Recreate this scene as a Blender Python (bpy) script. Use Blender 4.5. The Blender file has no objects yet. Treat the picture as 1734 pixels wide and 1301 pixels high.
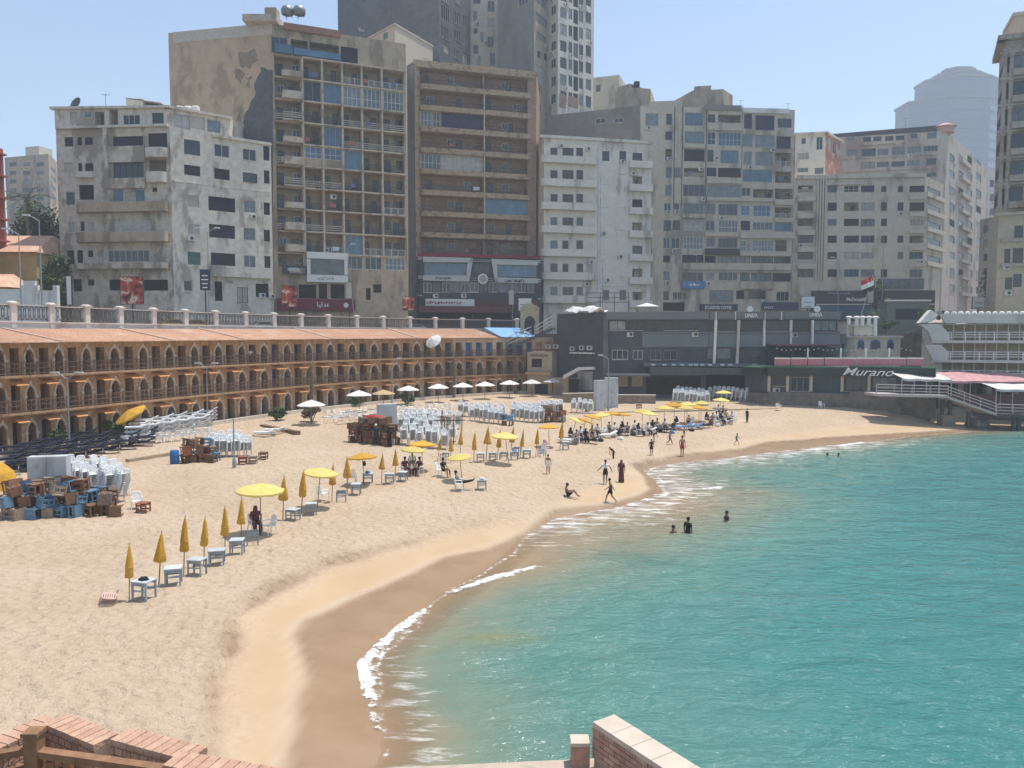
import bpy, bmesh, math, random
import numpy as np
from mathutils import Vector, Matrix, noise as mnoise

R = math.radians
rnd = random.Random(7)
scene = bpy.context.scene
COL = scene.collection

# ------------------------------------------------------------------ camera, sky, sun, exposure
F, CX, CY, HZ, CAMZ = 1300.0, 867.0, 650.5, 570.0, 10.5     # focal length (px of the 1734 px photo), centre, horizon row, eye height
PITCH = math.atan((CY - HZ) / F)
cam_d = bpy.data.cameras.new('camera'); cam = bpy.data.objects.new('camera', cam_d); COL.objects.link(cam)
cam.location = (0, 0, CAMZ); cam.rotation_euler = (math.pi / 2 - PITCH, 0, 0)
cam_d.sensor_width = 36.0; cam_d.lens = 36.0 * F / 1734.0; cam_d.clip_start = 0.1; cam_d.clip_end = 6000
scene.camera = cam

SUN_EL, SUN_DIR = R(74), Vector((0.80, 0.45, 0)).normalized()   # high sun, to the right and a little behind the houses
world = bpy.data.worlds.new('World'); scene.world = world; world.use_nodes = True
wn = world.node_tree.nodes; wl = world.node_tree.links
sky = wn.new('ShaderNodeTexSky'); sky.sky_type = 'NISHITA'; sky.sun_disc = False
sky.sun_elevation = SUN_EL; sky.sun_rotation = math.atan2(SUN_DIR.x, SUN_DIR.y)
sky.air_density = 1.1; sky.dust_density = 0.9; sky.ozone_density = 1.0; sky.altitude = 0
wn['Background'].inputs['Strength'].default_value = 0.14
wl.new(sky.outputs['Color'], wn['Background'].inputs['Color'])
sun_d = bpy.data.lights.new('sun', 'SUN'); sun = bpy.data.objects.new('sun', sun_d); COL.objects.link(sun)
sun_d.energy = 3.9; sun_d.angle = R(0.53); sun_d.color = (1.0, 0.955, 0.89)
to_sun = Vector((SUN_DIR.x * math.cos(SUN_EL), SUN_DIR.y * math.cos(SUN_EL), math.sin(SUN_EL)))
sun.rotation_euler = to_sun.to_track_quat('Z', 'Y').to_euler(); sun.location = (30, 40, 120)
vs = scene.view_settings; vs.view_transform = 'Standard'; vs.look = 'None'; vs.gamma = 1.0; vs.use_curve_mapping = False
vs.exposure = 0.38
scene.cycles.use_denoising = True
scene.cycles.max_bounces = 5; scene.cycles.diffuse_bounces = 3; scene.cycles.glossy_bounces = 2; scene.cycles.transparent_max_bounces = 12
scene.cycles.volume_bounces = 1

# ------------------------------------------------------------------ pixel -> place
cp, sp = math.cos(PITCH), math.sin(PITCH)
def ray(x, y):
    a, b = (x - CX) / F, -(y - CY) / F
    return Vector((a, cp + b * sp, -sp + b * cp))
def at_z(x, y, z):
    d = ray(x, y); t = (z - CAMZ) / d.z
    return Vector((0, 0, CAMZ)) + d * t
def at_Y(x, y, Y):
    d = ray(x, y); return Vector((0, 0, CAMZ)) + d * (Y / d.y)
def xy_at(px, Y, py=HZ):
    p = at_Y(px, py, Y); return (p.x, p.y)

# ------------------------------------------------------------------ materials
def srgb(*c):
    f = lambda v: v / 12.92 if v <= 0.04045 else ((v + 0.055) / 1.055) ** 2.4
    return tuple(f(v / 255.0) for v in c)
MATS = {}
def mat(name, col, rough=0.8, var=0.12, scale=3.0, col2=None, stain=0.0, stain_scale=0.35, streak=1.0, bump=0.0, bump_scale=20.0,
        metallic=0.0, spec=0.3, emit=0.0, objvar=0.0):
    """Procedural surface: base colour with fine variation, an optional second colour in shaped patches, and relief."""
    if name in MATS: return MATS[name]
    m = bpy.data.materials.new(name); m.use_nodes = True; MATS[name] = m
    nt = m.node_tree; N, L = nt.nodes, nt.links; b = N['Principled BSDF']
    b.inputs['Roughness'].default_value = rough; b.inputs['Metallic'].default_value = metallic
    b.inputs['Specular IOR Level'].default_value = spec
    geo = N.new('ShaderNodeNewGeometry')
    n1 = N.new('ShaderNodeTexNoise'); n1.inputs['Scale'].default_value = scale; n1.inputs['Detail'].default_value = 4
    L.new(geo.outputs['Position'], n1.inputs['Vector'])
    lo = tuple(max(0, c * (1 - var)) for c in col[:3]); hi = tuple(min(1, c * (1 + var)) for c in col[:3])
    r1 = N.new('ShaderNodeValToRGB'); r1.color_ramp.elements[0].position = 0.32; r1.color_ramp.elements[1].position = 0.68
    r1.color_ramp.elements[0].color = (*lo, 1); r1.color_ramp.elements[1].color = (*hi, 1)
    L.new(n1.outputs['Fac'], r1.inputs['Fac']); out = r1.outputs['Color']
    if col2 is not None and stain > 0:
        mp = N.new('ShaderNodeMapping'); mp.inputs['Scale'].default_value = (1, 1, 1.0 / streak)
        L.new(geo.outputs['Position'], mp.inputs['Vector'])
        n2 = N.new('ShaderNodeTexNoise'); n2.inputs['Scale'].default_value = stain_scale; n2.inputs['Detail'].default_value = 7
        n2.inputs['Roughness'].default_value = 0.62; L.new(mp.outputs['Vector'], n2.inputs['Vector'])
        r2 = N.new('ShaderNodeValToRGB'); c = 0.5 + (0.5 - stain) * 0.32
        r2.color_ramp.elements[0].position = c - 0.025; r2.color_ramp.elements[1].position = c + 0.055
        L.new(n2.outputs['Fac'], r2.inputs['Fac'])
        mx = N.new('ShaderNodeMix'); mx.data_type = 'RGBA'; mx.inputs['B'].default_value = (*col2[:3], 1)
        L.new(r2.outputs['Color'], mx.inputs['Factor']); L.new(out, mx.inputs['A']); out = mx.outputs['Result']
    if objvar > 0:
        oi = N.new('ShaderNodeObjectInfo'); hs = N.new('ShaderNodeHueSaturation')
        mr = N.new('ShaderNodeMapRange'); mr.inputs['To Min'].default_value = 1 - objvar; mr.inputs['To Max'].default_value = 1 + objvar
        L.new(oi.outputs['Random'], mr.inputs['Value']); L.new(mr.outputs['Result'], hs.inputs['Value'])
        L.new(out, hs.inputs['Color']); out = hs.outputs['Color']
    L.new(out, b.inputs['Base Color'])
    if bump > 0:
        n3 = N.new('ShaderNodeTexNoise'); n3.inputs['Scale'].default_value = bump_scale; n3.inputs['Detail'].default_value = 5
        L.new(geo.outputs['Position'], n3.inputs['Vector'])
        bp = N.new('ShaderNodeBump'); bp.inputs['Strength'].default_value = bump; bp.inputs['Distance'].default_value = 0.05
        L.new(n3.outputs['Fac'], bp.inputs['Height']); L.new(bp.outputs['Normal'], b.inputs['Normal'])
    if emit > 0:
        b.inputs['Emission Color'].default_value = (*col[:3], 1); b.inputs['Emission Strength'].default_value = emit
    return m

PLASTER_OLD = mat('peeling_plaster', (0.56, 0.49, 0.40), 0.92, 0.16, 1.5, (0.32, 0.265, 0.21), 0.5, 0.5, 2.2, 0.5, 12)
PLASTER_OLD2 = mat('peeling_plaster_light', (0.62, 0.56, 0.47), 0.92, 0.12, 1.5, (0.38, 0.325, 0.265), 0.33, 0.5, 2.2, 0.4, 12)
TAN_BARE = mat('bare_tan_render', (0.50, 0.375, 0.25), 0.92, 0.10, 0.8, (0.36, 0.27, 0.185), 0.35, 0.35, 1.5, 0.3, 6)
TAN = mat('tan_render', (0.44, 0.345, 0.245), 0.9, 0.12, 1.2, (0.27, 0.215, 0.16), 0.40, 0.35, 3.0, 0.25, 10)
TAN_IN = mat('shaded_recess_render', (0.40, 0.31, 0.215), 0.9, 0.12, 1.2, (0.25, 0.195, 0.145), 0.35, 0.4, 2.0)  # tan render darkened for recesses: their shade is put into the colour
STONE_BAND = mat('rough_stone_band', (0.43, 0.31, 0.205), 0.92, 0.22, 6, (0.27, 0.19, 0.125), 0.35, 1.2, 1.0, 0.7, 14)
BRICKRED = mat('red_brick_cladding', (0.33, 0.205, 0.145), 0.92, 0.3, 7, (0.38, 0.28, 0.20), 0.35, 1.0, 1.0, 0.6, 16)
CONC_GREY = mat('grey_cement_wall', (0.235, 0.215, 0.195), 0.92, 0.10, 0.9, (0.18, 0.165, 0.15), 0.35, 0.15, 2.5, 0.3, 5)
CONC_DARK = mat('dark_slate_wall', (0.115, 0.118, 0.128), 0.9, 0.16, 1.2, (0.155, 0.155, 0.16), 0.3, 0.15, 1.0, 0.3, 5)
CREAM = mat('cream_paint', (0.60, 0.53, 0.42), 0.85, 0.08, 0.9, (0.38, 0.315, 0.245), 0.28, 0.3, 3.0, 0.15, 8)
WHITE_WALL = mat('aged_white_paint', (0.68, 0.62, 0.53), 0.85, 0.08, 1.0, (0.42, 0.375, 0.315), 0.26, 0.35, 3.5, 0.15, 8)
BEIGE = mat('beige_render', (0.53, 0.45, 0.35), 0.88, 0.10, 1.0, (0.30, 0.25, 0.195), 0.36, 0.3, 4.0, 0.2, 8)
PINKISH = mat('pinkish_render', (0.52, 0.43, 0.36), 0.88, 0.10, 1.0, (0.31, 0.245, 0.20), 0.36, 0.25, 3.0, 0.2, 8)
PEACH = mat('peach_paint', (0.66, 0.49, 0.36), 0.85, 0.06, 1.0, (0.52, 0.40, 0.30), 0.25, 0.4, 2.0)
SANDSTONE = mat('sandstone', (0.40, 0.325, 0.265), 0.88, 0.12, 2.0, (0.29, 0.21, 0.15), 0.35, 0.4, 2.0, 0.3, 8)
TOWERBLUE = mat('tower_cladding', (0.13, 0.17, 0.23), 0.6, 0.06, 0.1)
REDWALL = mat('red_painted_wall', (0.33, 0.085, 0.06), 0.8, 0.1, 1.0)
YELLOWWALL = mat('yellow_house_wall', (0.50, 0.36, 0.16), 0.85, 0.1, 1.0)
WHITEP = mat('white_painted_wall', (0.72, 0.69, 0.64), 0.8, 0.06, 1.5, (0.5, 0.46, 0.40), 0.2, 0.5, 3.0)
SLAB = mat('slab_edge', (0.52, 0.44, 0.345), 0.88, 0.12, 1.5, (0.33, 0.27, 0.21), 0.35, 0.6, 1.0)
FRAME_W = mat('white_window_frame', (0.62, 0.62, 0.60), 0.5, 0.04)
FRAME_B = mat('dark_window_frame', (0.075, 0.07, 0.065), 0.5, 0.05)
FRAME_A = mat('aluminium_frame', (0.30, 0.30, 0.30), 0.45, 0.06)
GLASS = mat('window_glass', (0.028, 0.036, 0.047), 0.08, 0.3, 0.6, spec=0.6, objvar=0.5)
GLASS_C = mat('curtained_glass', (0.13, 0.155, 0.17), 0.25, 0.3, 1.3, spec=0.6, objvar=0.4)
GLASS_B = mat('blue_tinted_glass', (0.07, 0.135, 0.21), 0.12, 0.25, 0.8, spec=0.6, objvar=0.3)
SHUT_N = mat('dark_roller_shutter', (0.030, 0.030, 0.042), 0.6, 0.25, 1.0, objvar=0.3)
SHUT_V = mat('violet_fabric_blind', (0.055, 0.052, 0.095), 0.8, 0.2, 1.0, objvar=0.2)
SHUT_G = mat('green_shutter', (0.10, 0.19, 0.16), 0.6, 0.15, 1.0, objvar=0.2)
SHUT_C = mat('cream_blind', (0.46, 0.42, 0.35), 0.8, 0.1, 1.0, objvar=0.15)
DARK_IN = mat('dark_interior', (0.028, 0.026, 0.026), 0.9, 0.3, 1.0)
RAIL_D = mat('dark_iron_rail', (0.055, 0.05, 0.048), 0.6, 0.1)
RAIL_W = mat('pale_metal_rail', (0.55, 0.54, 0.52), 0.5, 0.08)
RAIL_T = mat('tan_timber_rail', (0.42, 0.36, 0.29), 0.7, 0.1)
AC_W = mat('air_conditioner_white', (0.55, 0.54, 0.51), 0.6, 0.08, 2.0, objvar=0.15)

# ------------------------------------------------------------------ mesh building
class MB:
    def __init__(s): s.v, s.f = [], []
    def quad(s, *p):
        i = len(s.v); s.v += [tuple(q) for q in p]; s.f.append(tuple(range(i, i + len(p)))); return s
    def box(s, x0, x1, y0, y1, z0, z1):
        i = len(s.v)
        s.v += [(x0, y0, z0), (x1, y0, z0), (x1, y1, z0), (x0, y1, z0), (x0, y0, z1), (x1, y0, z1), (x1, y1, z1), (x0, y1, z1)]
        s.f += [(i, i + 3, i + 2, i + 1), (i + 4, i + 5, i + 6, i + 7), (i, i + 1, i + 5, i + 4), (i + 1, i + 2, i + 6, i + 5), (i + 2, i + 3, i + 7, i + 6), (i + 3, i, i + 4, i + 7)]
        return s
    def prism(s, poly, z0, z1):
        """poly: counter-clockwise plan outline; z0/z1 numbers or lists."""
        n = len(poly); i = len(s.v)
        za = z0 if isinstance(z0, (list, tuple)) else [z0] * n; zb = z1 if isinstance(z1, (list, tuple)) else [z1] * n
        s.v += [(p[0], p[1], za[k]) for k, p in enumerate(poly)] + [(p[0], p[1], zb[k]) for k, p in enumerate(poly)]
        s.f.append(tuple(range(i + n - 1, i - 1, -1))); s.f.append(tuple(range(i + n, i + 2 * n)))
        for k in range(n):
            j = (k + 1) % n; s.f.append((i + k, i + j, i + n + j, i + n + k))
        return s
    def tube(s, pts, rad, n=6, cap=True):
        """round bar along points; rad a number or one per point."""
        pts = [Vector(p) for p in pts]; m = len(pts); rs = rad if isinstance(rad, (list, tuple)) else [rad] * m
        i0 = len(s.v); ref = None
        for k, p in enumerate(pts):
            t = (pts[min(k + 1, m - 1)] - pts[max(k - 1, 0)])
            t = t.normalized() if t.length > 1e-9 else Vector((0, 0, 1))
            if ref is None: ref = Vector((1, 0, 0)) if abs(t.x) < 0.9 else Vector((0, 1, 0))
            u = (ref - t * ref.dot(t)).normalized(); w = t.cross(u); ref = u
            for a in range(n):
                an = 2 * math.pi * a / n
                s.v.append(tuple(p + (u * math.cos(an) + w * math.sin(an)) * rs[k]))
        for k in range(m - 1):
            for a in range(n):
                b = (a + 1) % n
                s.f.append((i0 + k * n + a, i0 + k * n + b, i0 + (k + 1) * n + b, i0 + (k + 1) * n + a))
        if cap:
            s.f.append(tuple(i0 + a for a in range(n - 1, -1, -1))); s.f.append(tuple(i0 + (m - 1) * n + a for a in range(n)))
        return s
    def lathe(s, prof, n=12, c=(0, 0), wob=None):
        """prof: (radius, z) from bottom to top."""
        i0 = len(s.v)
        for r, z in prof:
            for a in range(n):
                an = 2 * math.pi * a / n; rr = r * (wob(a, z) if wob else 1)
                s.v.append((c[0] + rr * math.cos(an), c[1] + rr * math.sin(an), z))
        for k in range(len(prof) - 1):
            for a in range(n):
                b = (a + 1) % n; s.f.append((i0 + k * n + a, i0 + k * n + b, i0 + (k + 1) * n + b, i0 + (k + 1) * n + a))
        s.f.append(tuple(i0 + a for a in range(n - 1, -1, -1))); s.f.append(tuple(i0 + (len(prof) - 1) * n + a for a in range(n)))
        return s
    def xf(s, M, start=0):
        for k in range(start, len(s.v)): s.v[k] = tuple(M @ Vector(s.v[k]))
        return s
    def mesh(s, name, material, smooth=False):
        me = bpy.data.meshes.new(name); me.from_pydata(s.v, [], s.f); me.update()
        ms = material if isinstance(material, (list, tuple)) else [material]
        for q in ms: me.materials.append(q)
        if smooth: me.polygons.foreach_set('use_smooth', [True] * len(me.polygons))
        return me
    def build(s, name, material, parent=None, loc=(0, 0, 0), rz=0.0, smooth=False):
        return link(name, s.mesh(name, material, smooth), parent, loc, rz)

def link(name, data, parent=None, loc=(0, 0, 0), rz=0.0):
    o = bpy.data.objects.new(name, data); COL.objects.link(o)
    o.location = loc; o.rotation_euler = (0, 0, rz)
    if parent is not None: o.parent = parent
    return o
def tag(o, label=None, cat=None, group=None, kind=None):
    if label: o['label'] = label
    if cat: o['category'] = cat
    if group: o['group'] = group
    if kind: o['kind'] = kind
    return o
def thing(name, label, cat, loc=(0, 0, 0), rz=0.0, group=None):
    return tag(link(name, None, None, loc, rz), label, cat, group)
def copy_tree(o, parent=None):
    c = o.copy(); COL.objects.link(c)
    if parent is not None: c.parent = parent
    for ch in o.children: copy_tree(ch, c)
    return c
CACHE = {}
def cached(key, fn):
    if key not in CACHE: CACHE[key] = fn()
    return CACHE[key]

def text_mesh(body, size, material, extrude=0.02, shear=0.0, align='CENTER', width=None, bold=0.0):
    cu = bpy.data.curves.new('lettering', 'FONT'); cu.body = body; cu.size = size; cu.extrude = extrude; cu.shear = shear
    cu.align_x = align; cu.align_y = 'CENTER'; cu.offset = bold; cu.resolution_u = 3
    o = bpy.data.objects.new('lettering', cu); COL.objects.link(o)
    dg = bpy.context.evaluated_depsgraph_get(); me = bpy.data.meshes.new_from_object(o.evaluated_get(dg))
    bpy.data.objects.remove(o); bpy.data.curves.remove(cu)
    if width and len(me.vertices):
        xs = [v.co.x for v in me.vertices]; k = width / max(1e-6, max(xs) - min(xs))
        for v in me.vertices: v.co.x *= k
    for v in me.vertices: v.co = (v.co.x, -v.co.z, v.co.y)      # stand it up, facing -y
    me.materials.clear(); me.materials.append(material); me.name = 'lettering'
    return me
# ================================================================== THE SETTING: beach, sea, land
ARC_PX = [-60, 0, 166, 284, 444, 634, 740, 845, 915, 960]
ARC_Y = [53.6, 56.3, 63.9, 70.7, 83.0, 100.0, 107.5, 114.5, 118.8, 121.0]
_ac = np.polyfit(ARC_PX, ARC_Y, 4)
def arc_Y(px): return float(np.polyval(_ac, px))
def arc_xy(px): return xy_at(px, arc_Y(px))
Z_BASE = 2.1            # foot of the cabins

def line_at(px, z): return [at_z(x, y, z).to_2d() for x, y in px]
S_PX = [(640, 1275), (640, 1235), (630, 1195), (620, 1160), (615, 1125), (640, 1095), (670, 1070), (705, 1042), (755, 1003), (812, 966), (850, 938), (890, 906),
        (935, 879), (985, 868), (1035, 861), (1085, 846), (1122, 834), (1108, 814), (1088, 798), (1112, 789), (1160, 782), (1240, 775), (1290, 767),
        (1390, 756), (1450, 750), (1530, 740), (1600, 733.5), (1690, 727), (1900, 716)]
W_PX = [(478, 1301), (492, 1260), (502, 1200), (521, 1150), (508, 1110), (500, 1085), (520, 1058), (590, 1020), (680, 981), (760, 946), (830, 927), (880, 901), (935, 866),
        (985, 858), (1030, 852), (1070, 840), (1100, 826), (1090, 808), (1068, 795), (1100, 783), (1150, 773), (1245, 763), (1300, 751), (1400, 742), (1500, 734),
        (1600, 727), (1690, 721), (1900, 711)]
C_PX = [(372, 1340), (378, 1260), (376, 1190), (372, 1135), (398, 1085), (415, 1045), (450, 1012), (487, 993), (560, 962), (640, 934), (720, 914), (790, 893), (880, 872),
        (960, 843), (1010, 822), (1050, 800), (1085, 777), (1140, 764), (1200, 756), (1300, 738), (1420, 722), (1560, 714), (1700, 706), (1900, 697)]
S_L, W_L, C_L = line_at(S_PX, 0.0), line_at(W_PX, 0.22), line_at(C_PX, 0.62)
S_L = [Vector((-6.5, -40)), Vector((-5.0, 0)), Vector((-4.4, 8)), Vector((-4.2, 14))] + S_L
W_L = [Vector((-9.5, -40)), Vector((-7.5, 0)), Vector((-6.8, 8))] + W_L
C_L = [Vector((-12.5, -40)), Vector((-9.5, 0)), Vector((-8.9, 8))] + C_L
A_L = [Vector((-60, -40)), Vector((-48, 20)), Vector((-43, 45))] + [Vector(arc_xy(p)) for p in range(-40, 960, 40)] + \
      [Vector(xy_at(1000, 108)), Vector(xy_at(1250, 104)), Vector(xy_at(1320, 99)), Vector(xy_at(1440, 96)), Vector(xy_at(1600, 92)), Vector(xy_at(1900, 92))]
def seg_dist(P, L):
    best = np.full(len(P), 1e9)
    for a, b in zip(L[:-1], L[1:]):
        a = np.array(a[:2]); d = np.array(b[:2]) - a; q = P - a
        t = np.clip((q @ d) / (d @ d), 0, 1); r = q - t[:, None] * d
        best = np.minimum(best, np.hypot(r[:, 0], r[:, 1]))
    return best
def inside(P, L):
    poly = [tuple(p[:2]) for p in L]; res = np.zeros(len(P), bool); n = len(poly)
    for i in range(n):
        (x1, y1), (x2, y2) = poly[i], poly[(i + 1) % n]
        if y1 == y2: continue
        c = ((y1 > P[:, 1]) != (y2 > P[:, 1])) & (P[:, 0] < (x2 - x1) * (P[:, 1] - y1) / (y2 - y1) + x1)
        res ^= c
    return res
def sea_poly(L): return L + [Vector((4000, L[-1].y)), Vector((4000, -40))]
def vnoise(P, s, seed=0, octv=3):
    out = np.zeros(len(P)); amp = 1.0; tot = 0
    rs = np.random.RandomState(seed)
    for o in range(octv):
        T = rs.rand(64, 64); q = P * s * (2 ** o) + rs.rand(2) * 50
        i = np.floor(q).astype(int); f = q - i; f = f * f * (3 - 2 * f); i0, i1 = i % 64, (i + 1) % 64
        v = (T[i0[:, 0], i0[:, 1]] * (1 - f[:, 0]) + T[i1[:, 0], i0[:, 1]] * f[:, 0]) * (1 - f[:, 1]) + \
            (T[i0[:, 0], i1[:, 1]] * (1 - f[:, 0]) + T[i1[:, 0], i1[:, 1]] * f[:, 0]) * f[:, 1]
        out += amp * v; tot += amp; amp *= 0.5
    return out / tot
def ground_z(P, detail=True):
    """Height of the sand at plan points P (n,2); also signed distances used by the materials."""
    dS, dC, dA, dW = seg_dist(P, S_L), seg_dist(P, C_L), seg_dist(P, A_L), seg_dist(P, W_L)
    sea, below_c, below_w = inside(P, sea_poly(S_L)), inside(P, sea_poly(C_L)), inside(P, sea_poly(W_L))
    wob = 0.9 * (vnoise(P, 0.45, 61, 3) - 0.5); sC = np.where(below_c, -dC, dC) + wob; below_c = sC < 0; dC = np.abs(sC)
    z = np.zeros(len(P))
    t = dS / (dS + dC + 1e-6); face = 0.62 * t ** 0.9
    k = dC / (dC + dA + 1e-6); scarp = 0.6 * np.clip(1 - np.hypot(P[:, 0] + 9.5, (P[:, 1] - 24) * 0.6) / 11.0, 0, 1) + 0.04
    back = 0.62 + scarp * np.clip(dC / 0.28, 0, 1) + (Z_BASE - 0.66 - scarp) * k ** 0.8
    z = np.where(below_c, face, back)
    dep = np.minimum(0.055 * dS + 0.0011 * dS ** 2, 3.0)
    z = np.where(sea, -dep, z)
    if detail:
        dry = np.where(below_c, np.clip(1 - dC / 0.6, 0, 1) * 0.3, np.clip(dC / 1.0 + 0.3, 0, 1)); dry = np.where(sea, 0, dry)
        dry = dry * np.clip((dA - 3.0) / 5.0, 0.25, 1)
        z = z + dry * (0.16 * (vnoise(P, 0.75, 1, 3) - 0.5) + 0.11 * (vnoise(P, 1.7, 2, 2) - 0.5) + 0.16 * (vnoise(P, 0.13, 5, 2) - 0.5))
        foot = np.where(below_c, 0, np.clip(1.3 - dC / 8, 0, 1)) * np.clip((P[:, 1] - 24) / 10, 0, 1)
        z = z + foot * 0.20 * (vnoise(P, 1.2, 15, 2) - 0.5)
        z = z + (1 - dry) * 0.03 * (vnoise(P, 0.25, 9, 2) - 0.5)
    return z, dS, sea, below_c, below_w, dC, dW
_tx, _ty = np.arange(-80, 90, 0.5), np.arange(0, 130, 0.5); _TX, _TY = np.meshgrid(_tx, _ty)
_TZ = ground_z(np.stack([_TX.ravel(), _TY.ravel()], 1))[0].reshape(_TX.shape)
def gz(x, y):
    """height of the sand from a half-metre table"""
    u, v = min(max((x + 80) / 0.5, 0), len(_tx) - 2), min(max(y / 0.5, 0), len(_ty) - 2); i, j = int(u), int(v); u -= i; v -= j
    return float((_TZ[j, i] * (1 - u) + _TZ[j, i + 1] * u) * (1 - v) + (_TZ[j + 1, i] * (1 - u) + _TZ[j + 1, i + 1] * u) * v)
def on_sand(px, py):
    """Point of the sand seen at a pixel."""
    z = 1.2
    for _ in range(8):
        p = at_z(px, py, z); z = gz(p.x, p.y)
    return Vector((p.x, p.y, z))
def grid_mesh(xs, ys, zf):
    X, Y = np.meshgrid(xs, ys); P = np.stack([X.ravel(), Y.ravel()], 1)
    nx, ny = len(xs), len(ys); Z, attrs = zf(P)
    me = bpy.data.meshes.new('grid'); V = np.column_stack([P, Z])
    idx = np.arange(nx * ny).reshape(ny, nx)
    Fq = np.stack([idx[:-1, :-1].ravel(), idx[:-1, 1:].ravel(), idx[1:, 1:].ravel(), idx[1:, :-1].ravel()], 1)
    me.vertices.add(len(V)); me.vertices.foreach_set('co', V.ravel())
    me.loops.add(Fq.size); me.loops.foreach_set('vertex_index', Fq.ravel())
    me.polygons.add(len(Fq)); me.polygons.foreach_set('loop_start', np.arange(0, Fq.size, 4)); me.polygons.foreach_set('loop_total', np.full(len(Fq), 4))
    me.polygons.foreach_set('use_smooth', np.ones(len(Fq), bool))
    me.update(); me.validate()
    for n, a in attrs.items():
        at = me.attributes.new(n, 'FLOAT', 'POINT'); at.data.foreach_set('value', a.astype(np.float32))
    return me
def spans(*parts):
    out = []
    for a, b, st in parts: out += list(np.arange(a, b, st))
    return np.array(out + [parts[-1][1]])

def beach_f(P):
    z, dS, sea, bc, bw, dC, dW = ground_z(P)
    nz = 0.5 * (vnoise(P, 0.5, 21, 3) - 0.5)
    sw = np.where(bw, dW, -dW) + nz; wet = np.clip(sw / 0.5 + 0.5, 0, 1)
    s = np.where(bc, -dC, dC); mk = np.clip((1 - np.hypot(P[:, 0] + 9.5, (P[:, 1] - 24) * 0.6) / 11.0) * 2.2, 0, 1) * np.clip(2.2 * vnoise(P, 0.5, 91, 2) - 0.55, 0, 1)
    wet = np.maximum(wet, 0.95 * np.clip(1.3 - np.abs(s - 0.05) / 0.24, 0, 1) * mk)  # step face: damp sand, with its overhang shade put into this colour
    damp = np.where(bc, np.clip(0.25 + dC / 1.5, 0, 1), np.clip(0.25 - dC / 0.8, 0, 1))
    return z, {'wet': wet, 'damp': damp, 'rim': np.clip(1 - np.abs(sw + 0.15) / 0.3, 0, 1)}
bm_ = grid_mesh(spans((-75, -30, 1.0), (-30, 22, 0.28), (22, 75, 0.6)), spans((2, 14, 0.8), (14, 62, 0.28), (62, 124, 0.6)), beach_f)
beach = tag(link('beach', bm_), kind='structure')
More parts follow.
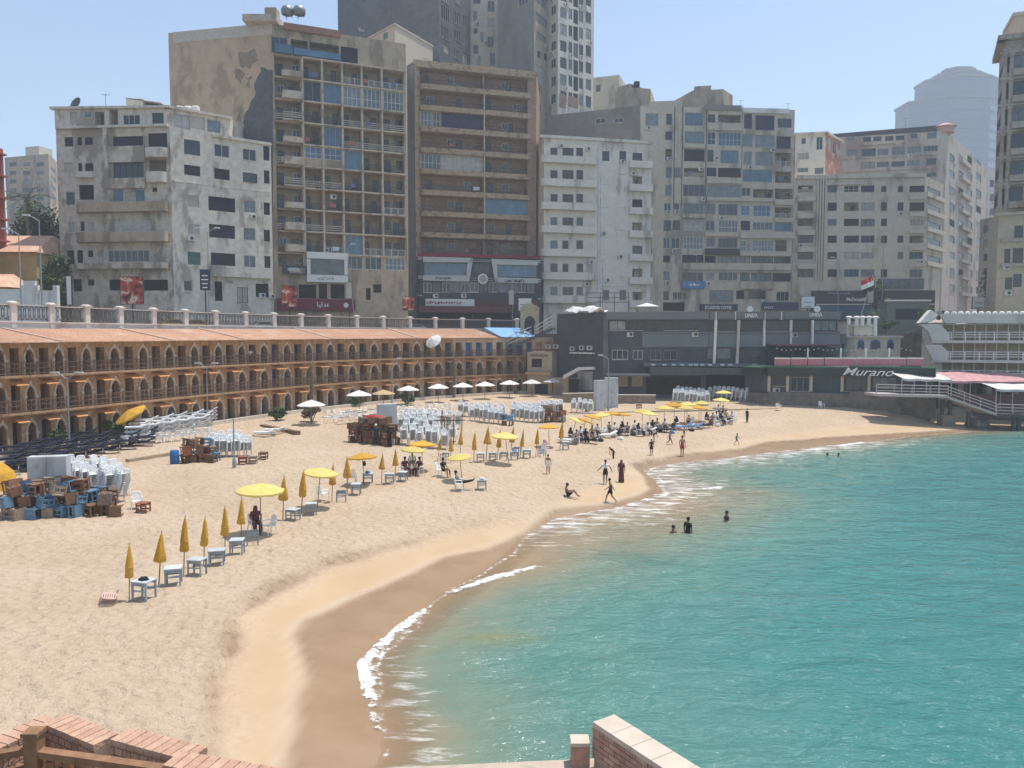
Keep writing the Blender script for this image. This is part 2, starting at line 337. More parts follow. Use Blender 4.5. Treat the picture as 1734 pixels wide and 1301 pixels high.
def sand_material():
    m = bpy.data.materials.new('sand'); m.use_nodes = True; nt = m.node_tree; N, L = nt.nodes, nt.links; b = N['Principled BSDF']
    geo = N.new('ShaderNodeNewGeometry')
    def noise(s, d=5, r=0.55):
        n = N.new('ShaderNodeTexNoise'); n.inputs['Scale'].default_value = s; n.inputs['Detail'].default_value = d; n.inputs['Roughness'].default_value = r
        L.new(geo.outputs['Position'], n.inputs['Vector']); return n.outputs['Fac']
    def ramp(f, p0, c0, p1, c1):
        r = N.new('ShaderNodeValToRGB'); r.color_ramp.elements[0].position = p0; r.color_ramp.elements[1].position = p1
        r.color_ramp.elements[0].color = (*c0, 1); r.color_ramp.elements[1].color = (*c1, 1); L.new(f, r.inputs['Fac']); return r.outputs['Color']
    def mix(f, a, c):
        x = N.new('ShaderNodeMix'); x.data_type = 'RGBA'; L.new(f, x.inputs['Factor'])
        for s, v in (('A', a), ('B', c)):
            if isinstance(v, tuple): x.inputs[s].default_value = (*v, 1)
            else: L.new(v, x.inputs[s])
        return x.outputs['Result']
    def attr(n):
        a = N.new('ShaderNodeAttribute'); a.attribute_name = n; return a.outputs['Fac']
    def mul(a, v, op='MULTIPLY'):
        x = N.new('ShaderNodeMath'); x.operation = op; L.new(a, x.inputs[0])
        if isinstance(v, float): x.inputs[1].default_value = v
        else: L.new(v, x.inputs[1])
        return x.outputs[0]
    dry = ramp(noise(0.22, 6), 0.3, (0.49, 0.355, 0.23), 0.7, (0.585, 0.455, 0.325))
    dry = mix(mul(noise(2.2, 6, 0.7), 0.45), dry, ramp(noise(5.0, 4), 0.4, (0.36, 0.255, 0.165), 0.62, (0.60, 0.48, 0.35)))
    vo = N.new('ShaderNodeTexVoronoi'); vo.inputs['Scale'].default_value = 0.9; L.new(geo.outputs['Position'], vo.inputs['Vector'])
    speck = N.new('ShaderNodeMapRange'); speck.inputs['From Min'].default_value = 0.035; speck.inputs['From Max'].default_value = 0.02
    L.new(vo.outputs['Distance'], speck.inputs['Value']); dry = mix(mul(speck.outputs['Result'], 0.6), dry, (0.75, 0.72, 0.66))
    damp = ramp(noise(0.4, 4), 0.3, (0.45, 0.315, 0.185), 0.7, (0.50, 0.36, 0.22))
    c = mix(attr('damp'), dry, damp)
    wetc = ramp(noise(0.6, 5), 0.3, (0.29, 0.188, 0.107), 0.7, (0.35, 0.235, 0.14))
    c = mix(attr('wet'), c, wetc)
    c = mix(mul(attr('rim'), 0.35), c, (0.55, 0.46, 0.36))
    L.new(c, b.inputs['Base Color'])
    rr = N.new('ShaderNodeMapRange'); rr.inputs['To Min'].default_value = 0.95; rr.inputs['To Max'].default_value = 0.26; L.new(attr('wet'), rr.inputs['Value'])
    L.new(rr.outputs['Result'], b.inputs['Roughness']); b.inputs['Specular IOR Level'].default_value = 0.35
    # trodden sand: pits and ridges
    v2 = N.new('ShaderNodeTexVoronoi'); v2.inputs['Scale'].default_value = 2.6; v2.feature = 'SMOOTH_F1'; L.new(geo.outputs['Position'], v2.inputs['Vector'])
    h = mul(noise(3.2, 6, 0.6), mul(v2.outputs['Distance'], 0.9), 'ADD')
    h = mul(h, mul(noise(14.0, 3), 0.25), 'ADD')
    bp = N.new('ShaderNodeBump'); bp.inputs['Distance'].default_value = 0.24; L.new(h, bp.inputs['Height'])
    st = N.new('ShaderNodeMapRange'); st.inputs['To Min'].default_value = 1.0; st.inputs['To Max'].default_value = 0.05; L.new(attr('damp'), st.inputs['Value'])
    L.new(st.outputs['Result'], bp.inputs['Strength']); L.new(bp.outputs['Normal'], b.inputs['Normal'])
    return m
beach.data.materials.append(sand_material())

# ------------------------------------------------------------------ sea
STREAK_L = line_at([(1125, 838), (1170, 830), (1215, 826)], 0.02)
STREAK2_L = line_at([(1330, 770), (1400, 758), (1460, 750)], 0.02)
BRK0_L = line_at([(640, 1235), (622, 1170), (612, 1125), (650, 1085), (700, 1045), (760, 1006), (830, 980), (905, 961)], 0.02)
def sea_f(P):
    _, dS, sea, _, _, _, _ = ground_z(P, False)
    d = np.where(sea, dS, -dS)
    nz = vnoise(P, 0.45, 31, 3) - 0.5
    dist = np.hypot(P[:, 0], P[:, 1])
    edge = np.clip(1 - np.abs(d - 0.35 + nz * 0.8) / (0.25 + 0.45 * np.clip((dist - 25) / 40, 0, 1)), 0, 1)
    bd = seg_dist(P, BRK0_L); brk = np.clip(1.15 - (bd + 0.5 * nz) / (0.16 + 0.55 * (vnoise(P, 0.9, 77, 2)) ** 1.5), 0, 1) * np.clip((61 - P[:, 1]) / 20 + 0.5, 0, 1)
    for LL, w in ((STREAK_L, 0.7), (STREAK2_L, 0.9)):
        brk = np.maximum(brk, np.clip(1 - (seg_dist(P, LL) + nz) / w, 0, 1))
    wash = np.clip(1 - np.abs(d) / 9.0, 0, 1) * np.clip((P[:, 1] - 30) / 12, 0, 1) * np.clip((88 - P[:, 1]) / 15, 0.25, 1)
    near = np.clip(1 - np.abs(d - 1.0) / 2.2, 0, 1) * np.clip((34 - P[:, 1]) / 10, 0, 1) * 0.7
    wash = np.maximum(wash, near)
    Q = np.stack([P[:, 0] * 0.75 + P[:, 1] * 0.25, P[:, 1] * 1.25 - P[:, 0] * 0.3], 1)
    rip = 0.20 * (vnoise(Q, 0.38, 41, 2) - 0.5) + 0.15 * (vnoise(Q, 1.0, 43, 2) - 0.5)
    z = rip * np.clip(d / 6, 0.05, 1) + 0.12 * np.clip(brk, 0, 1) * (0.5 + nz)
    z = np.where(dist > 160, 0, z)
    rc = at_z(828, 1081, 0); rock = np.clip(1.25 - np.hypot((P[:, 0] - rc.x) / 1.3, (P[:, 1] - rc.y) / 0.75) - 1.2 * nz, 0, 1) * 0.7
    return z, {'rock': rock, 'off': np.clip(d, -5, 400), 'shoal': np.clip(d * (1 - 0.68 * np.clip((P[:, 1] - 29) / 7, 0, 1) * np.clip((66 - P[:, 1]) / 14, 0, 1) * np.clip((15 - d) / 8, 0, 1)), -5, 400), 'foam': np.clip(np.maximum(edge * 0.75, brk), 0, 1), 'wash': wash}
sm_ = grid_mesh(spans((-3000, -30, 990), (-30, -8, 1.0), (-8, 45, 0.22), (45, 90, 0.6), (90, 300, 10), (300, 3000, 450)),
                spans((-3000, -20, 745), (-20, 14, 2.0), (14, 60, 0.22), (60, 96, 0.4), (96, 140, 4.0)), sea_f)
sea = tag(link('sea', sm_), kind='structure')
def sea_material():
    m = bpy.data.materials.new('sea_water'); m.use_nodes = True; nt = m.node_tree; N, L = nt.nodes, nt.links; b = N['Principled BSDF']; out = N['Material Output']
    geo = N.new('ShaderNodeNewGeometry')
    def attr(n):
        a = N.new('ShaderNodeAttribute'); a.attribute_name = n; return a.outputs['Fac']
    def mth(op, a, v):
        x = N.new('ShaderNodeMath'); x.operation = op; x.use_clamp = False
        for i, q in enumerate((a, v)):
            if isinstance(q, (int, float)): x.inputs[i].default_value = q
            else: L.new(q, x.inputs[i])
        return x.outputs[0]
    def noise(s, d=4, r=0.55, sc=(1, 1, 1), rz=0.0):
        mp = N.new('ShaderNodeMapping'); mp.inputs['Scale'].default_value = sc; mp.inputs['Rotation'].default_value = (0, 0, rz); L.new(geo.outputs['Position'], mp.inputs['Vector'])
        n = N.new('ShaderNodeTexNoise'); n.inputs['Scale'].default_value = s; n.inputs['Detail'].default_value = d; n.inputs['Roughness'].default_value = r
        L.new(mp.outputs['Vector'], n.inputs['Vector']); return n.outputs['Fac']
    off = attr('off')
    shoal = attr('shoal'); doff = mth('ADD', shoal, mth('MULTIPLY', mth('SUBTRACT', noise(0.16, 5), 0.5), 9.0))
    doff = mth('ADD', mth('MULTIPLY', doff, 0.35), mth('MULTIPLY', shoal, 0.65))
    r = N.new('ShaderNodeValToRGB'); cr = r.color_ramp
    mr = N.new('ShaderNodeMapRange'); mr.inputs['From Min'].default_value = 0; mr.inputs['From Max'].default_value = 40; L.new(doff, mr.inputs['Value']); L.new(mr.outputs['Result'], r.inputs['Fac'])
    cr.elements[0].position = 0.0; cr.elements[0].color = (0.33, 0.225, 0.125, 1); cr.elements[1].position = 1.0; cr.elements[1].color = (0.022, 0.15, 0.158, 1)
    for p, c in ((0.022, (0.27, 0.22, 0.14)), (0.06, (0.17, 0.225, 0.165)), (0.14, (0.095, 0.22, 0.185)), (0.36, (0.045, 0.188, 0.178))):
        e = cr.elements.new(p); e.color = (*c, 1)
    # dark weed and rock under the water
    pn = noise(0.05, 4, 0.6, (1, 1.6, 1)); pr = N.new('ShaderNodeMapRange'); pr.inputs['From Min'].default_value = 0.56; pr.inputs['From Max'].default_value = 0.70; L.new(pn, pr.inputs['Value'])
    mx0 = N.new('ShaderNodeMix'); mx0.data_type = 'RGBA'; mx0.inputs['B'].default_value = (0.03, 0.15, 0.135, 1); L.new(mth('MULTIPLY', pr.outputs['Result'], 0.8), mx0.inputs['Factor']); L.new(r.outputs['Color'], mx0.inputs['A'])
    rk = N.new('ShaderNodeMix'); rk.data_type = 'RGBA'; rk.inputs['B'].default_value = (0.20, 0.22, 0.10, 1); L.new(attr('rock'), rk.inputs['Factor']); L.new(mx0.outputs['Result'], rk.inputs['A']); mx0 = rk
    # foam
    fn = noise(3.6, 7, 0.75, (1, 1, 1)); fs = noise(1.1, 6, 0.72, (0.5, 2.2, 1), 0.5)
    foam = mth('ADD', mth('MULTIPLY', attr('foam'), 0.95), mth('SUBTRACT', mth('MULTIPLY', fn, 1.9), 1.42))
    ws = mth('ADD', mth('MULTIPLY', attr('wash'), 0.52), mth('SUBTRACT', mth('MULTIPLY', fs, 1.7), 1.20))
    fm = mth('MAXIMUM', mth('MULTIPLY', foam, 2.6), mth('MULTIPLY', ws, 3.0))
    cl = N.new('ShaderNodeClamp'); L.new(fm, cl.inputs['Value'])
    mx = N.new('ShaderNodeMix'); mx.data_type = 'RGBA'; mx.inputs['B'].default_value = (0.78, 0.76, 0.72, 1); L.new(cl.outputs['Result'], mx.inputs['Factor']); L.new(mx0.outputs['Result'], mx.inputs['A'])
    L.new(mx.outputs['Result'], b.inputs['Base Color'])
    rg = N.new('ShaderNodeMapRange'); rg.inputs['To Min'].default_value = 0.10; rg.inputs['To Max'].default_value = 0.8; L.new(cl.outputs['Result'], rg.inputs['Value']); L.new(rg.outputs['Result'], b.inputs['Roughness'])
    b.inputs['IOR'].default_value = 1.33
    h = mth('ADD', mth('MULTIPLY', noise(0.5, 3, 0.5, (0.7, 1.5, 1), 0.35), 1.0), mth('ADD', mth('MULTIPLY', noise(1.6, 4, 0.6, (0.7, 1.6, 1), -0.2), 0.45), mth('MULTIPLY', noise(6.0, 3, 0.6, (0.8, 1.4, 1)), 0.10)))
    bp = N.new('ShaderNodeBump'); bp.inputs['Distance'].default_value = 0.6; L.new(h, bp.inputs['Height'])
    bs = N.new('ShaderNodeMapRange'); bs.inputs['From Max'].default_value = 5.0; bs.inputs['To Min'].default_value = 0.12; bs.inputs['To Max'].default_value = 1.0; L.new(off, bs.inputs['Value'])
    L.new(bs.outputs['Result'], bp.inputs['Strength']); L.new(bp.outputs['Normal'], b.inputs['Normal'])
    tr = N.new('ShaderNodeBsdfTransparent'); ms = N.new('ShaderNodeMixShader')
    al = N.new('ShaderNodeMapRange'); al.inputs['From Min'].default_value = -0.05; al.inputs['From Max'].default_value = 1.5; al.inputs['To Min'].default_value = 0.05; al.inputs['To Max'].default_value = 1.0; L.new(off, al.inputs['Value'])
    L.new(mth('MAXIMUM', al.outputs['Result'], cl.outputs['Result']), ms.inputs['Fac']); L.new(tr.outputs[0], ms.inputs[1]); L.new(b.outputs[0], ms.inputs[2]); L.new(ms.outputs[0], out.inputs['Surface'])
    return m
sea.data.materials.append(sea_material())

# ------------------------------------------------------------------ land and road behind the cabins
ROAD_Z = 10.9
def offset_line(pts, d):
    out = []
    for i, p in enumerate(pts):
        a, b = pts[max(i - 1, 0)], pts[min(i + 1, len(pts) - 1)]; t = (Vector(b) - Vector(a)).normalized()
        out.append(Vector((p[0] - t.y * d, p[1] + t.x * d)))
    return out
ARC_PTS = [Vector(arc_xy(p)) for p in range(-60, 962, 20)]
PAR_PTS = offset_line(ARC_PTS, 5.6)                      # line of the promenade parapet
ASPHALT = mat('asphalt', (0.055, 0.053, 0.05), 0.9, 0.2, 2.0, bump=0.3)
EARTH = mat('dry_earth', (0.16, 0.13, 0.10), 0.95, 0.2, 0.3)
back = [Vector(xy_at(1000, 124)), Vector(xy_at(1250, 118)), Vector(xy_at(1440, 112)), Vector(xy_at(1640, 106)), Vector((140, 104)), Vector((3000, 104)), Vector((3000, 3500)), Vector((-3000, 3500)), Vector((-3000, 20)), Vector((-70, 20))]
land_poly = [tuple(p) for p in PAR_PTS[:-2]] + [tuple(p) for p in back]
tag(MB().prism(land_poly, -1.0, ROAD_Z - 0.02).build('ground', EARTH), kind='structure')
near = offset_line(ARC_PTS, 8.6); far = offset_line(ARC_PTS, 20.0)
ext_n = [Vector(xy_at(1020, 128.5)), Vector(xy_at(1300, 122)), Vector(xy_at(1600, 118))]; ext_f = [Vector(xy_at(1020, 136)), Vector(xy_at(1300, 131.5)), Vector(xy_at(1600, 134))]
road_poly = [tuple(p) for p in near[:-3]] + [tuple(p) for p in ext_n] + [tuple(p) for p in reversed(ext_f)] + [tuple(p) for p in reversed(far[:-3])]
tag(MB().prism(road_poly, ROAD_Z - 0.3, ROAD_Z).build('road', ASPHALT), kind='structure')
PAVE = mat('promenade_paving', (0.33, 0.29, 0.24), 0.9, 0.12, 2.0)
pav_poly = [tuple(p) for p in PAR_PTS[:-3]] + [tuple(p) for p in reversed(offset_line(ARC_PTS, 8.55)[:-3])]
tag(MB().prism(pav_poly, ROAD_Z - 0.3, ROAD_Z + 0.14).build('pavement', PAVE), kind='structure')
# ================================================================== beach cabins in three galleries, under the road
ORANGE = mat('ochre_plaster', (0.53, 0.315, 0.165), 0.9, 0.22, 3.0, (0.41, 0.23, 0.12), 0.45, 0.9, 1.5, 0.5, 14)
TRIM = mat('pale_stone_trim', (0.64, 0.53, 0.42), 0.9, 0.14, 4.0, (0.35, 0.26, 0.19), 0.3, 1.2, 1.0, 0.4, 18)
KEYST = mat('white_keystone', (0.70, 0.66, 0.60), 0.85, 0.08)
TILE = mat('terracotta_tile', (0.58, 0.345, 0.225), 0.85, 0.18, 5.0, (0.63, 0.44, 0.32), 0.35, 0.5, 1.0, 0.4, 10, objvar=0.05)
HOOD = mat('orange_hood_tile', (0.56, 0.26, 0.10), 0.8, 0.15, 5.0, objvar=0.12)
GAL_SLAB = mat('gallery_slab_edge', (0.44, 0.27, 0.155), 0.9, 0.18, 3.0)
TIMBER_R = mat('brown_timber_rail', (0.19, 0.11, 0.068), 0.75, 0.2, 6.0)
CABIN_DOORS = [mat('brown_cabin_door', (0.12, 0.07, 0.045), 0.75, 0.2, 5), mat('black_cabin_door', (0.04, 0.032, 0.03), 0.75, 0.2, 5),
               mat('blue_cabin_door', (0.035, 0.075, 0.14), 0.7, 0.2, 5), mat('russet_cabin_door', (0.13, 0.055, 0.035), 0.75, 0.2, 5)]
BLUE_DOOR = mat('bright_blue_door', (0.045, 0.17, 0.46), 0.6, 0.1, 5)
P0 = 3.55; FL = [2.1, 4.85, 7.6]; SH = 2.75
AW, ASP, AAP = 0.52, 1.12, 1.95          # arch half width, springing, apex
def arch_pts(w, spring, apex, n=7):
    """pointed arch from left springing to right springing"""
    pts = []
    for k in range(n + 1):
        t = k / n; a = math.pi * t
        x = -w * math.cos(a); q = 1 - abs(x) / w
        pts.append((x, spring + (apex - spring) * (math.sin(a) ** 0.8 * 0.82 + q * 0.18)))
    return pts
def bay_wall(h, kind):
    m = MB(); hp = P0 / 2; ax = -P0 / 4; dx = P0 / 4; dw, dh = 0.56, 2.02; dep = 0.75
    def hole_rect(x0, x1, z1):
        m.quad((x0, 0, 0), (x0, dep, 0), (x0, dep, z1), (x0, 0, z1)); m.quad((x1, dep, 0), (x1, 0, 0), (x1, 0, z1), (x1, dep, z1))
        m.quad((x0, 0, z1), (x0, dep, z1), (x1, dep, z1), (x1, 0, z1))
    q = lambda x0, x1, z0, z1: m.quad((x0, 0, z0), (x1, 0, z0), (x1, 0, z1), (x0, 0, z1))
    if kind == 'arch':
        q(-hp, ax - AW, 0, h); q(ax + AW, dx - dw, 0, h); q(dx + dw, hp, 0, h); q(dx - dw, dx + dw, dh, h); hole_rect(dx - dw, dx + dw, dh)
        A = arch_pts(AW, ASP, AAP)
        for (x0, z0), (x1, z1) in zip(A[:-1], A[1:]):
            m.quad((ax + x0, 0, z0), (ax + x1, 0, z1), (ax + x1, 0, h), (ax + x0, 0, h))
            m.quad((ax + x0, 0, z0), (ax + x0, dep, z0), (ax + x1, dep, z1), (ax + x1, 0, z1))
        m.quad((ax - AW, 0, 0), (ax - AW, dep, 0), (ax - AW, dep, ASP), (ax - AW, 0, ASP)); m.quad((ax + AW, dep, 0), (ax + AW, 0, 0), (ax + AW, 0, ASP), (ax + AW, dep, ASP))
    else:
        q(-hp, ax - dw, 0, h); q(ax - dw, ax + dw, dh, h); q(ax + dw, dx - dw, 0, h); q(dx + dw, hp, 0, h); q(dx - dw, dx + dw, dh, h)
        hole_rect(dx - dw, dx + dw, dh); hole_rect(ax - dw, ax + dw, dh)
    m.quad((-hp, 0.76, h), (hp, 0.76, h), (hp, 0.76, 0), (-hp, 0.76, 0))
    return m.mesh('wall_panel', ORANGE if kind == 'arch' else PEACH)
def arch_trim():
    m = MB(); w2 = AW + 0.20; A, B = arch_pts(AW, ASP, AAP, 9), arch_pts(w2, ASP, AAP + 0.24, 9); y0 = -0.07
    for i in range(9):                                        # voussoirs with recessed joints
        t0, t1 = 0.04, 0.96
        a0, a1, b0, b1 = Vector(A[i]), Vector(A[i + 1]), Vector(B[i]), Vector(B[i + 1])
        p = [a0.lerp(a1, t0), a0.lerp(a1, t1), b0.lerp(b1, t1), b0.lerp(b1, t0)]
        i0 = len(m.v); m.v += [(q.x, y0, q.y) for q in p] + [(q.x, 0.05, q.y) for q in p]
        m.f += [(i0, i0 + 1, i0 + 2, i0 + 3), (i0 + 3, i0 + 2, i0 + 6, i0 + 7), (i0 + 1, i0, i0 + 4, i0 + 5), (i0, i0 + 3, i0 + 7, i0 + 4), (i0 + 1, i0 + 5, i0 + 6, i0 + 2)]
    for s in (-1, 1):
        xs = sorted((s * AW, s * w2)); m.box(xs[0], xs[1], y0, 0.05, 0.0, ASP - 0.09)
        xs = sorted((s * (AW - 0.03), s * (w2 + 0.16))); m.box(xs[0], xs[1], y0 - 0.05, 0.05, ASP - 0.08, ASP + 0.05)
    return m.mesh('arch_trim', TRIM)
WALL_MESH, WALL_MESH_B, WALL_MESH_T = bay_wall(SH, 'arch'), bay_wall(SH, 'rect'), bay_wall(2.62, 'arch')
TRIM_MESH = arch_trim()
KEY_MESH = MB().prism([(-0.09, -0.10), (0.09, -0.10), (0.11, 0.02), (-0.11, 0.02)], AAP + 0.10, AAP + 0.34).mesh('keystone', KEYST)
def cabin_door(mt, arch):
    m = MB(); w = AW + 0.05 if arch else 0.6; h = AAP if arch else 2.05
    m.box(-w, w, 0.60, 0.64, 0, h)
    for s in (-1, 1):
        for z0, z1 in ((0.15, 0.9), (1.05, h - 0.15)):
            x0, x1 = sorted((s * 0.06, s * (w - 0.1))); m.box(x0, x1, 0.575, 0.599, z0, z1)
    return m.mesh('cabin_door', mt)
DOOR_MESH = {(a, i): cabin_door(mt, a) for a in (True, False) for i, mt in enumerate(CABIN_DOORS + [BLUE_DOOR])}
def hood_mesh():
    m = MB()
    for k in range(4):
        y0, y1 = -0.95 + k * 0.24, -0.95 + (k + 1) * 0.24; z0 = 2.02 + k * 0.10
        m.prism([(-0.72, y0), (0.72, y0), (0.72, y1), (-0.72, y1)], [z0, z0, z0 + 0.12, z0 + 0.12], [z0 + 0.05, z0 + 0.05, z0 + 0.17, z0 + 0.17])
    return m.mesh('door_hood', HOOD)
HOOD_MESH = hood_mesh()
def hood_bracket(s):
    return MB().tube([(s * 0.62, 0, 1.75), (s * 0.62, -0.85, 2.0)], 0.035, 5).mesh('hood_bracket', TIMBER_R)
BRACKET = {s: hood_bracket(s) for s in (-1, 1)}
def gallery_rail(h):
    m = MB(); n = 4
    for k in range(n):
        x = -P0 / 2 + 0.02 + k * P0 / n; m.box(x, x + 0.075, -0.80, -0.725, 0, h + 0.06)
    for z in (h - 0.06, h * 0.55, 0.14): m.box(-P0 / 2, P0 / 2, -0.785, -0.74, z, z + 0.06)
    for k in range(16):
        x = -P0 / 2 + (k + 0.5) * P0 / 16; m.box(x - 0.012, x + 0.012, -0.775, -0.75, 0.2, h - 0.06)
    return m.mesh('gallery_railing', TIMBER_R)
RAIL_MESH = gallery_rail(0.95)
SLAB_MESH = MB().box(-P0 / 2, P0 / 2, -0.85, -0.001, -0.20, 0.0).box(-P0 / 2, P0 / 2, -0.92, -0.85, -0.12, 0.04).mesh('gallery_slab', GAL_SLAB)
def roof_mesh():
    m = MB(); n = 12; y0, y1, z0, z1 = -1.15, 5.0, 10.02 - FL[2], 10.98 - FL[2]
    for k in range(n):
        a, b = y0 + (y1 - y0) * k / n, y0 + (y1 - y0) * (k + 1) / n; za, zb = z0 + (z1 - z0) * k / n, z0 + (z1 - z0) * (k + 1) / n
        w = 18
        for j in range(w):                                     # courses of barrel tiles
            x0, x1 = -P0 / 2 + P0 * j / w, -P0 / 2 + P0 * (j + 1) / w; xm = (x0 + x1) / 2
            m.quad((x0, a, za + 0.03), (xm, a, za + 0.09), (xm, b, zb + 0.05), (x0, b, zb - 0.01)); m.quad((xm, a, za + 0.09), (x1, a, za + 0.03), (x1, b, zb - 0.01), (xm, b, zb + 0.05))
            m.quad((x0, a, za - 0.01), (x1, a, za - 0.01), (x1, a, za + 0.03), (xm, a, za + 0.09), (x0, a, za + 0.03))
    m.quad((-P0 / 2, y0, z0 - 0.01), (-P0 / 2, y1, z1 - 0.05), (P0 / 2, y1, z1 - 0.05), (P0 / 2, y0, z0 - 0.01))
    return m.mesh('tiled_roof_section', TILE)
ROOF_MESH = roof_mesh()
ROOF_RIB = MB().prism([(-0.14, -1.17), (0.14, -1.17), (0.14, 5.0), (-0.14, 5.0)], [2.40, 2.40, 3.36, 3.36], [2.56, 2.56, 3.52, 3.52]).mesh('roof_rib', mat('pale_mortar_rib', (0.55, 0.40, 0.30), 0.9, 0.1))

arcade = thing('beach_cabin_arcade', 'long curved ochre beach cabin block of three arched galleries under a red tile roof', 'beach cabins', (*arc_xy(400), Z_BASE))
a0 = Vector(arcade.location)
ARCH_PX = [-56, -4, 46, 96, 143, 190, 240, 284, 327, 367, 407, 444, 484, 521, 557, 594, 632, 669, 704, 740, 776, 810, 845, 879, 912, 944]
bays = []
mids = [Vector(arc_xy((a + b) / 2 - 0.0)) for a, b in zip(ARCH_PX[:-1], ARCH_PX[1:])]
edges = [Vector(arc_xy(ARCH_PX[0] - 14))] + [Vector(arc_xy(a + 0.78 * (b - a))) for a, b in zip(ARCH_PX[:-1], ARCH_PX[1:])]
for i in range(len(edges) - 1):
    A, B = edges[i], edges[i + 1]; c = (A + B) / 2; d = B - A; rz = math.atan2(d.y, d.x); sx = d.length / P0
    bays.append((c, rz, sx))
    for f, z in enumerate(FL):
        def put(name, me, x=0.0):
            t = Vector((math.cos(rz), math.sin(rz))) * x * sx
            o = link(name, me, arcade, Vector((c.x + t.x, c.y + t.y, z)) - a0, rz); o.scale = (sx, 1, 1); return o
        plain = f == 2 and i >= 20
        put('wall_panel', WALL_MESH_B if plain else (WALL_MESH_T if f == 2 else WALL_MESH))
        if plain:
            if i < 24:
                put('cabin_door', DOOR_MESH[(False, 4 if (i % 2) else 0)], -P0 / 4); put('cabin_door', DOOR_MESH[(False, 4)], P0 / 4)
        else:
            put('arch_trim', TRIM_MESH, -P0 / 4); put('keystone', KEY_MESH, -P0 / 4)
            pick = lambda: rnd.choices([0, 1, 2, 3], [0.42, 0.3, 0.12 if f == 2 else 0.2 + 0.02 * i, 0.2])[0]
            put('cabin_door', DOOR_MESH[(True, pick())], -P0 / 4); put('cabin_door', DOOR_MESH[(False, pick())], P0 / 4)
        if f < 2:
            put('door_hood', HOOD_MESH, P0 / 4)
        if f > 0:
            put('gallery_slab', SLAB_MESH); put('gallery_railing', RAIL_MESH)
        if f == 2 and i < 22:
            tt = i / 21; zs = (0.96 + 0.37 * tt) / 0.96
            for o in [put('tiled_roof', ROOF_MESH)] + ([put('roof_rib', ROOF_RIB, -P0 / 2)] if i in (3, 7, 10, 14, 18) else []): o.scale.z = zs; o.location.z += 2.42 + 0.25 * tt - 2.42 * zs
# blue sheet roof at the far end
c, rz, sx = bays[22]
BLUESHEET = mat('blue_corrugated_sheet', (0.22, 0.42, 0.68), 0.45, 0.08, 1.0, spec=0.5)
def corr(w, l, z0, z1, n=26, amp=0.035):
    m = MB()
    for k in range(n):
        x0, x1 = -w / 2 + w * k / n, -w / 2 + w * (k + 1) / n; a0_, a1_ = amp * (k % 2), amp * ((k + 1) % 2)
        m.quad((x0, 0, z0 + a0_), (x1, 0, z0 + a1_), (x1 - 0.0, l, z1 + a1_), (x0, l, z1 + a0_))
    return m
p = Vector((c.x, c.y, 0)); t = Vector((math.cos(rz), math.sin(rz), 0)); n_ = Vector((-t.y, t.x, 0))
q = p + t * 2.1 - n_ * 1.0
corr(6.6, 4.9, 10.42, 11.85).build('blue_sheet_roof', BLUESHEET, arcade, Vector((q.x, q.y, 0)) - a0, rz)
# plinth walk in front of the ground floor and the low white edge wall
PLINTH = mat('pale_kerb', (0.58, 0.50, 0.41), 0.9, 0.12, 2.0)
L1, L2 = offset_line(ARC_PTS, -2.0), offset_line(ARC_PTS, -2.3)
tag(MB().prism([tuple(p) for p in L2] + [tuple(p) for p in reversed(L1)], 1.6, 2.34).build('low_wall', PLINTH), 'long low pale edge wall running along the foot of the ochre cabins', 'low wall')
tag(MB().prism([tuple(p) for p in L1] + [tuple(p) for p in reversed(ARC_PTS)], 1.4, 2.10).build('pavement', PAVE), kind='structure')

# ------------------------------------------------------------------ promenade parapet above the cabins
PAR_WALL = mat('parapet_pale_paint', (0.66, 0.61, 0.55), 0.85, 0.07, 1.0, (0.50, 0.39, 0.33), 0.22, 0.4, 2.0)
RING = mat('parapet_iron', (0.10, 0.085, 0.075), 0.6, 0.1)
def par_at(px):
    for a, b in zip(PAR_PTS[:-1], PAR_PTS[1:]):
        d = ray(px, HZ); n = Vector((d.y, -d.x)); fa, fb = n.dot(a), n.dot(b)
        if fa * fb <= 0: return a.lerp(b, fa / (fa - fb))
    return PAR_PTS[0] if px < 100 else PAR_PTS[-1]
POST_PX = [-42, 22, 87, 147, 204, 260, 314, 365, 416, 464, 510, 556, 604, 649, 694, 737, 783, 827, 875]
parapet = thing('promenade_parapet', 'pale road parapet with capped posts and iron ring railings above the tile roof', 'parapet', (*par_at(400), ROAD_Z))
pp0 = Vector(parapet.location); pts = [par_at(x) for x in POST_PX]
ZW0, ZW1, ZP = 10.2, 11.74, 13.28
POST_MESH = MB().box(-0.24, 0.24, -0.24, 0.24, ZW1 - 0.6, ZP - 0.22).box(-0.30, 0.30, -0.30, 0.30, ZP - 0.219, ZP - 0.13).box(-0.38, 0.38, -0.38, 0.38, ZP - 0.129, ZP - 0.03).lathe([(0.40, ZP - 0.03), (0.36, ZP + 0.04), (0.2, ZP + 0.09), (0.02, ZP + 0.10)], 10).mesh('parapet_post', PAR_WALL)
def ring_panel(w):
    m = MB(); zt = ZP - 0.30
    for z in (zt, ZW1 + 0.12): m.box(-w / 2, w / 2, -0.03, 0.03, z, z + 0.05)
    n = max(4, int(w / 0.42)); hh = (zt - ZW1 - 0.17) / 2; zc = ZW1 + 0.17 + hh
    for k in range(n):
        x = -w / 2 + (k + 0.5) * w / n
        for rx in (w / n * 0.72, w / n * 0.30):
            m.tube([(x + rx * math.cos(a), 0, zc + hh * math.sin(a)) for a in [2 * math.pi * j / 12 for j in range(13)]], 0.028, 4, False)
    return m.mesh('ring_railing', RING)
def rail_cap(w): return MB().box(-w / 2, w / 2, -0.07, 0.07, ZP - 0.245, ZP - 0.18).mesh('rail_cap', PAR_WALL)
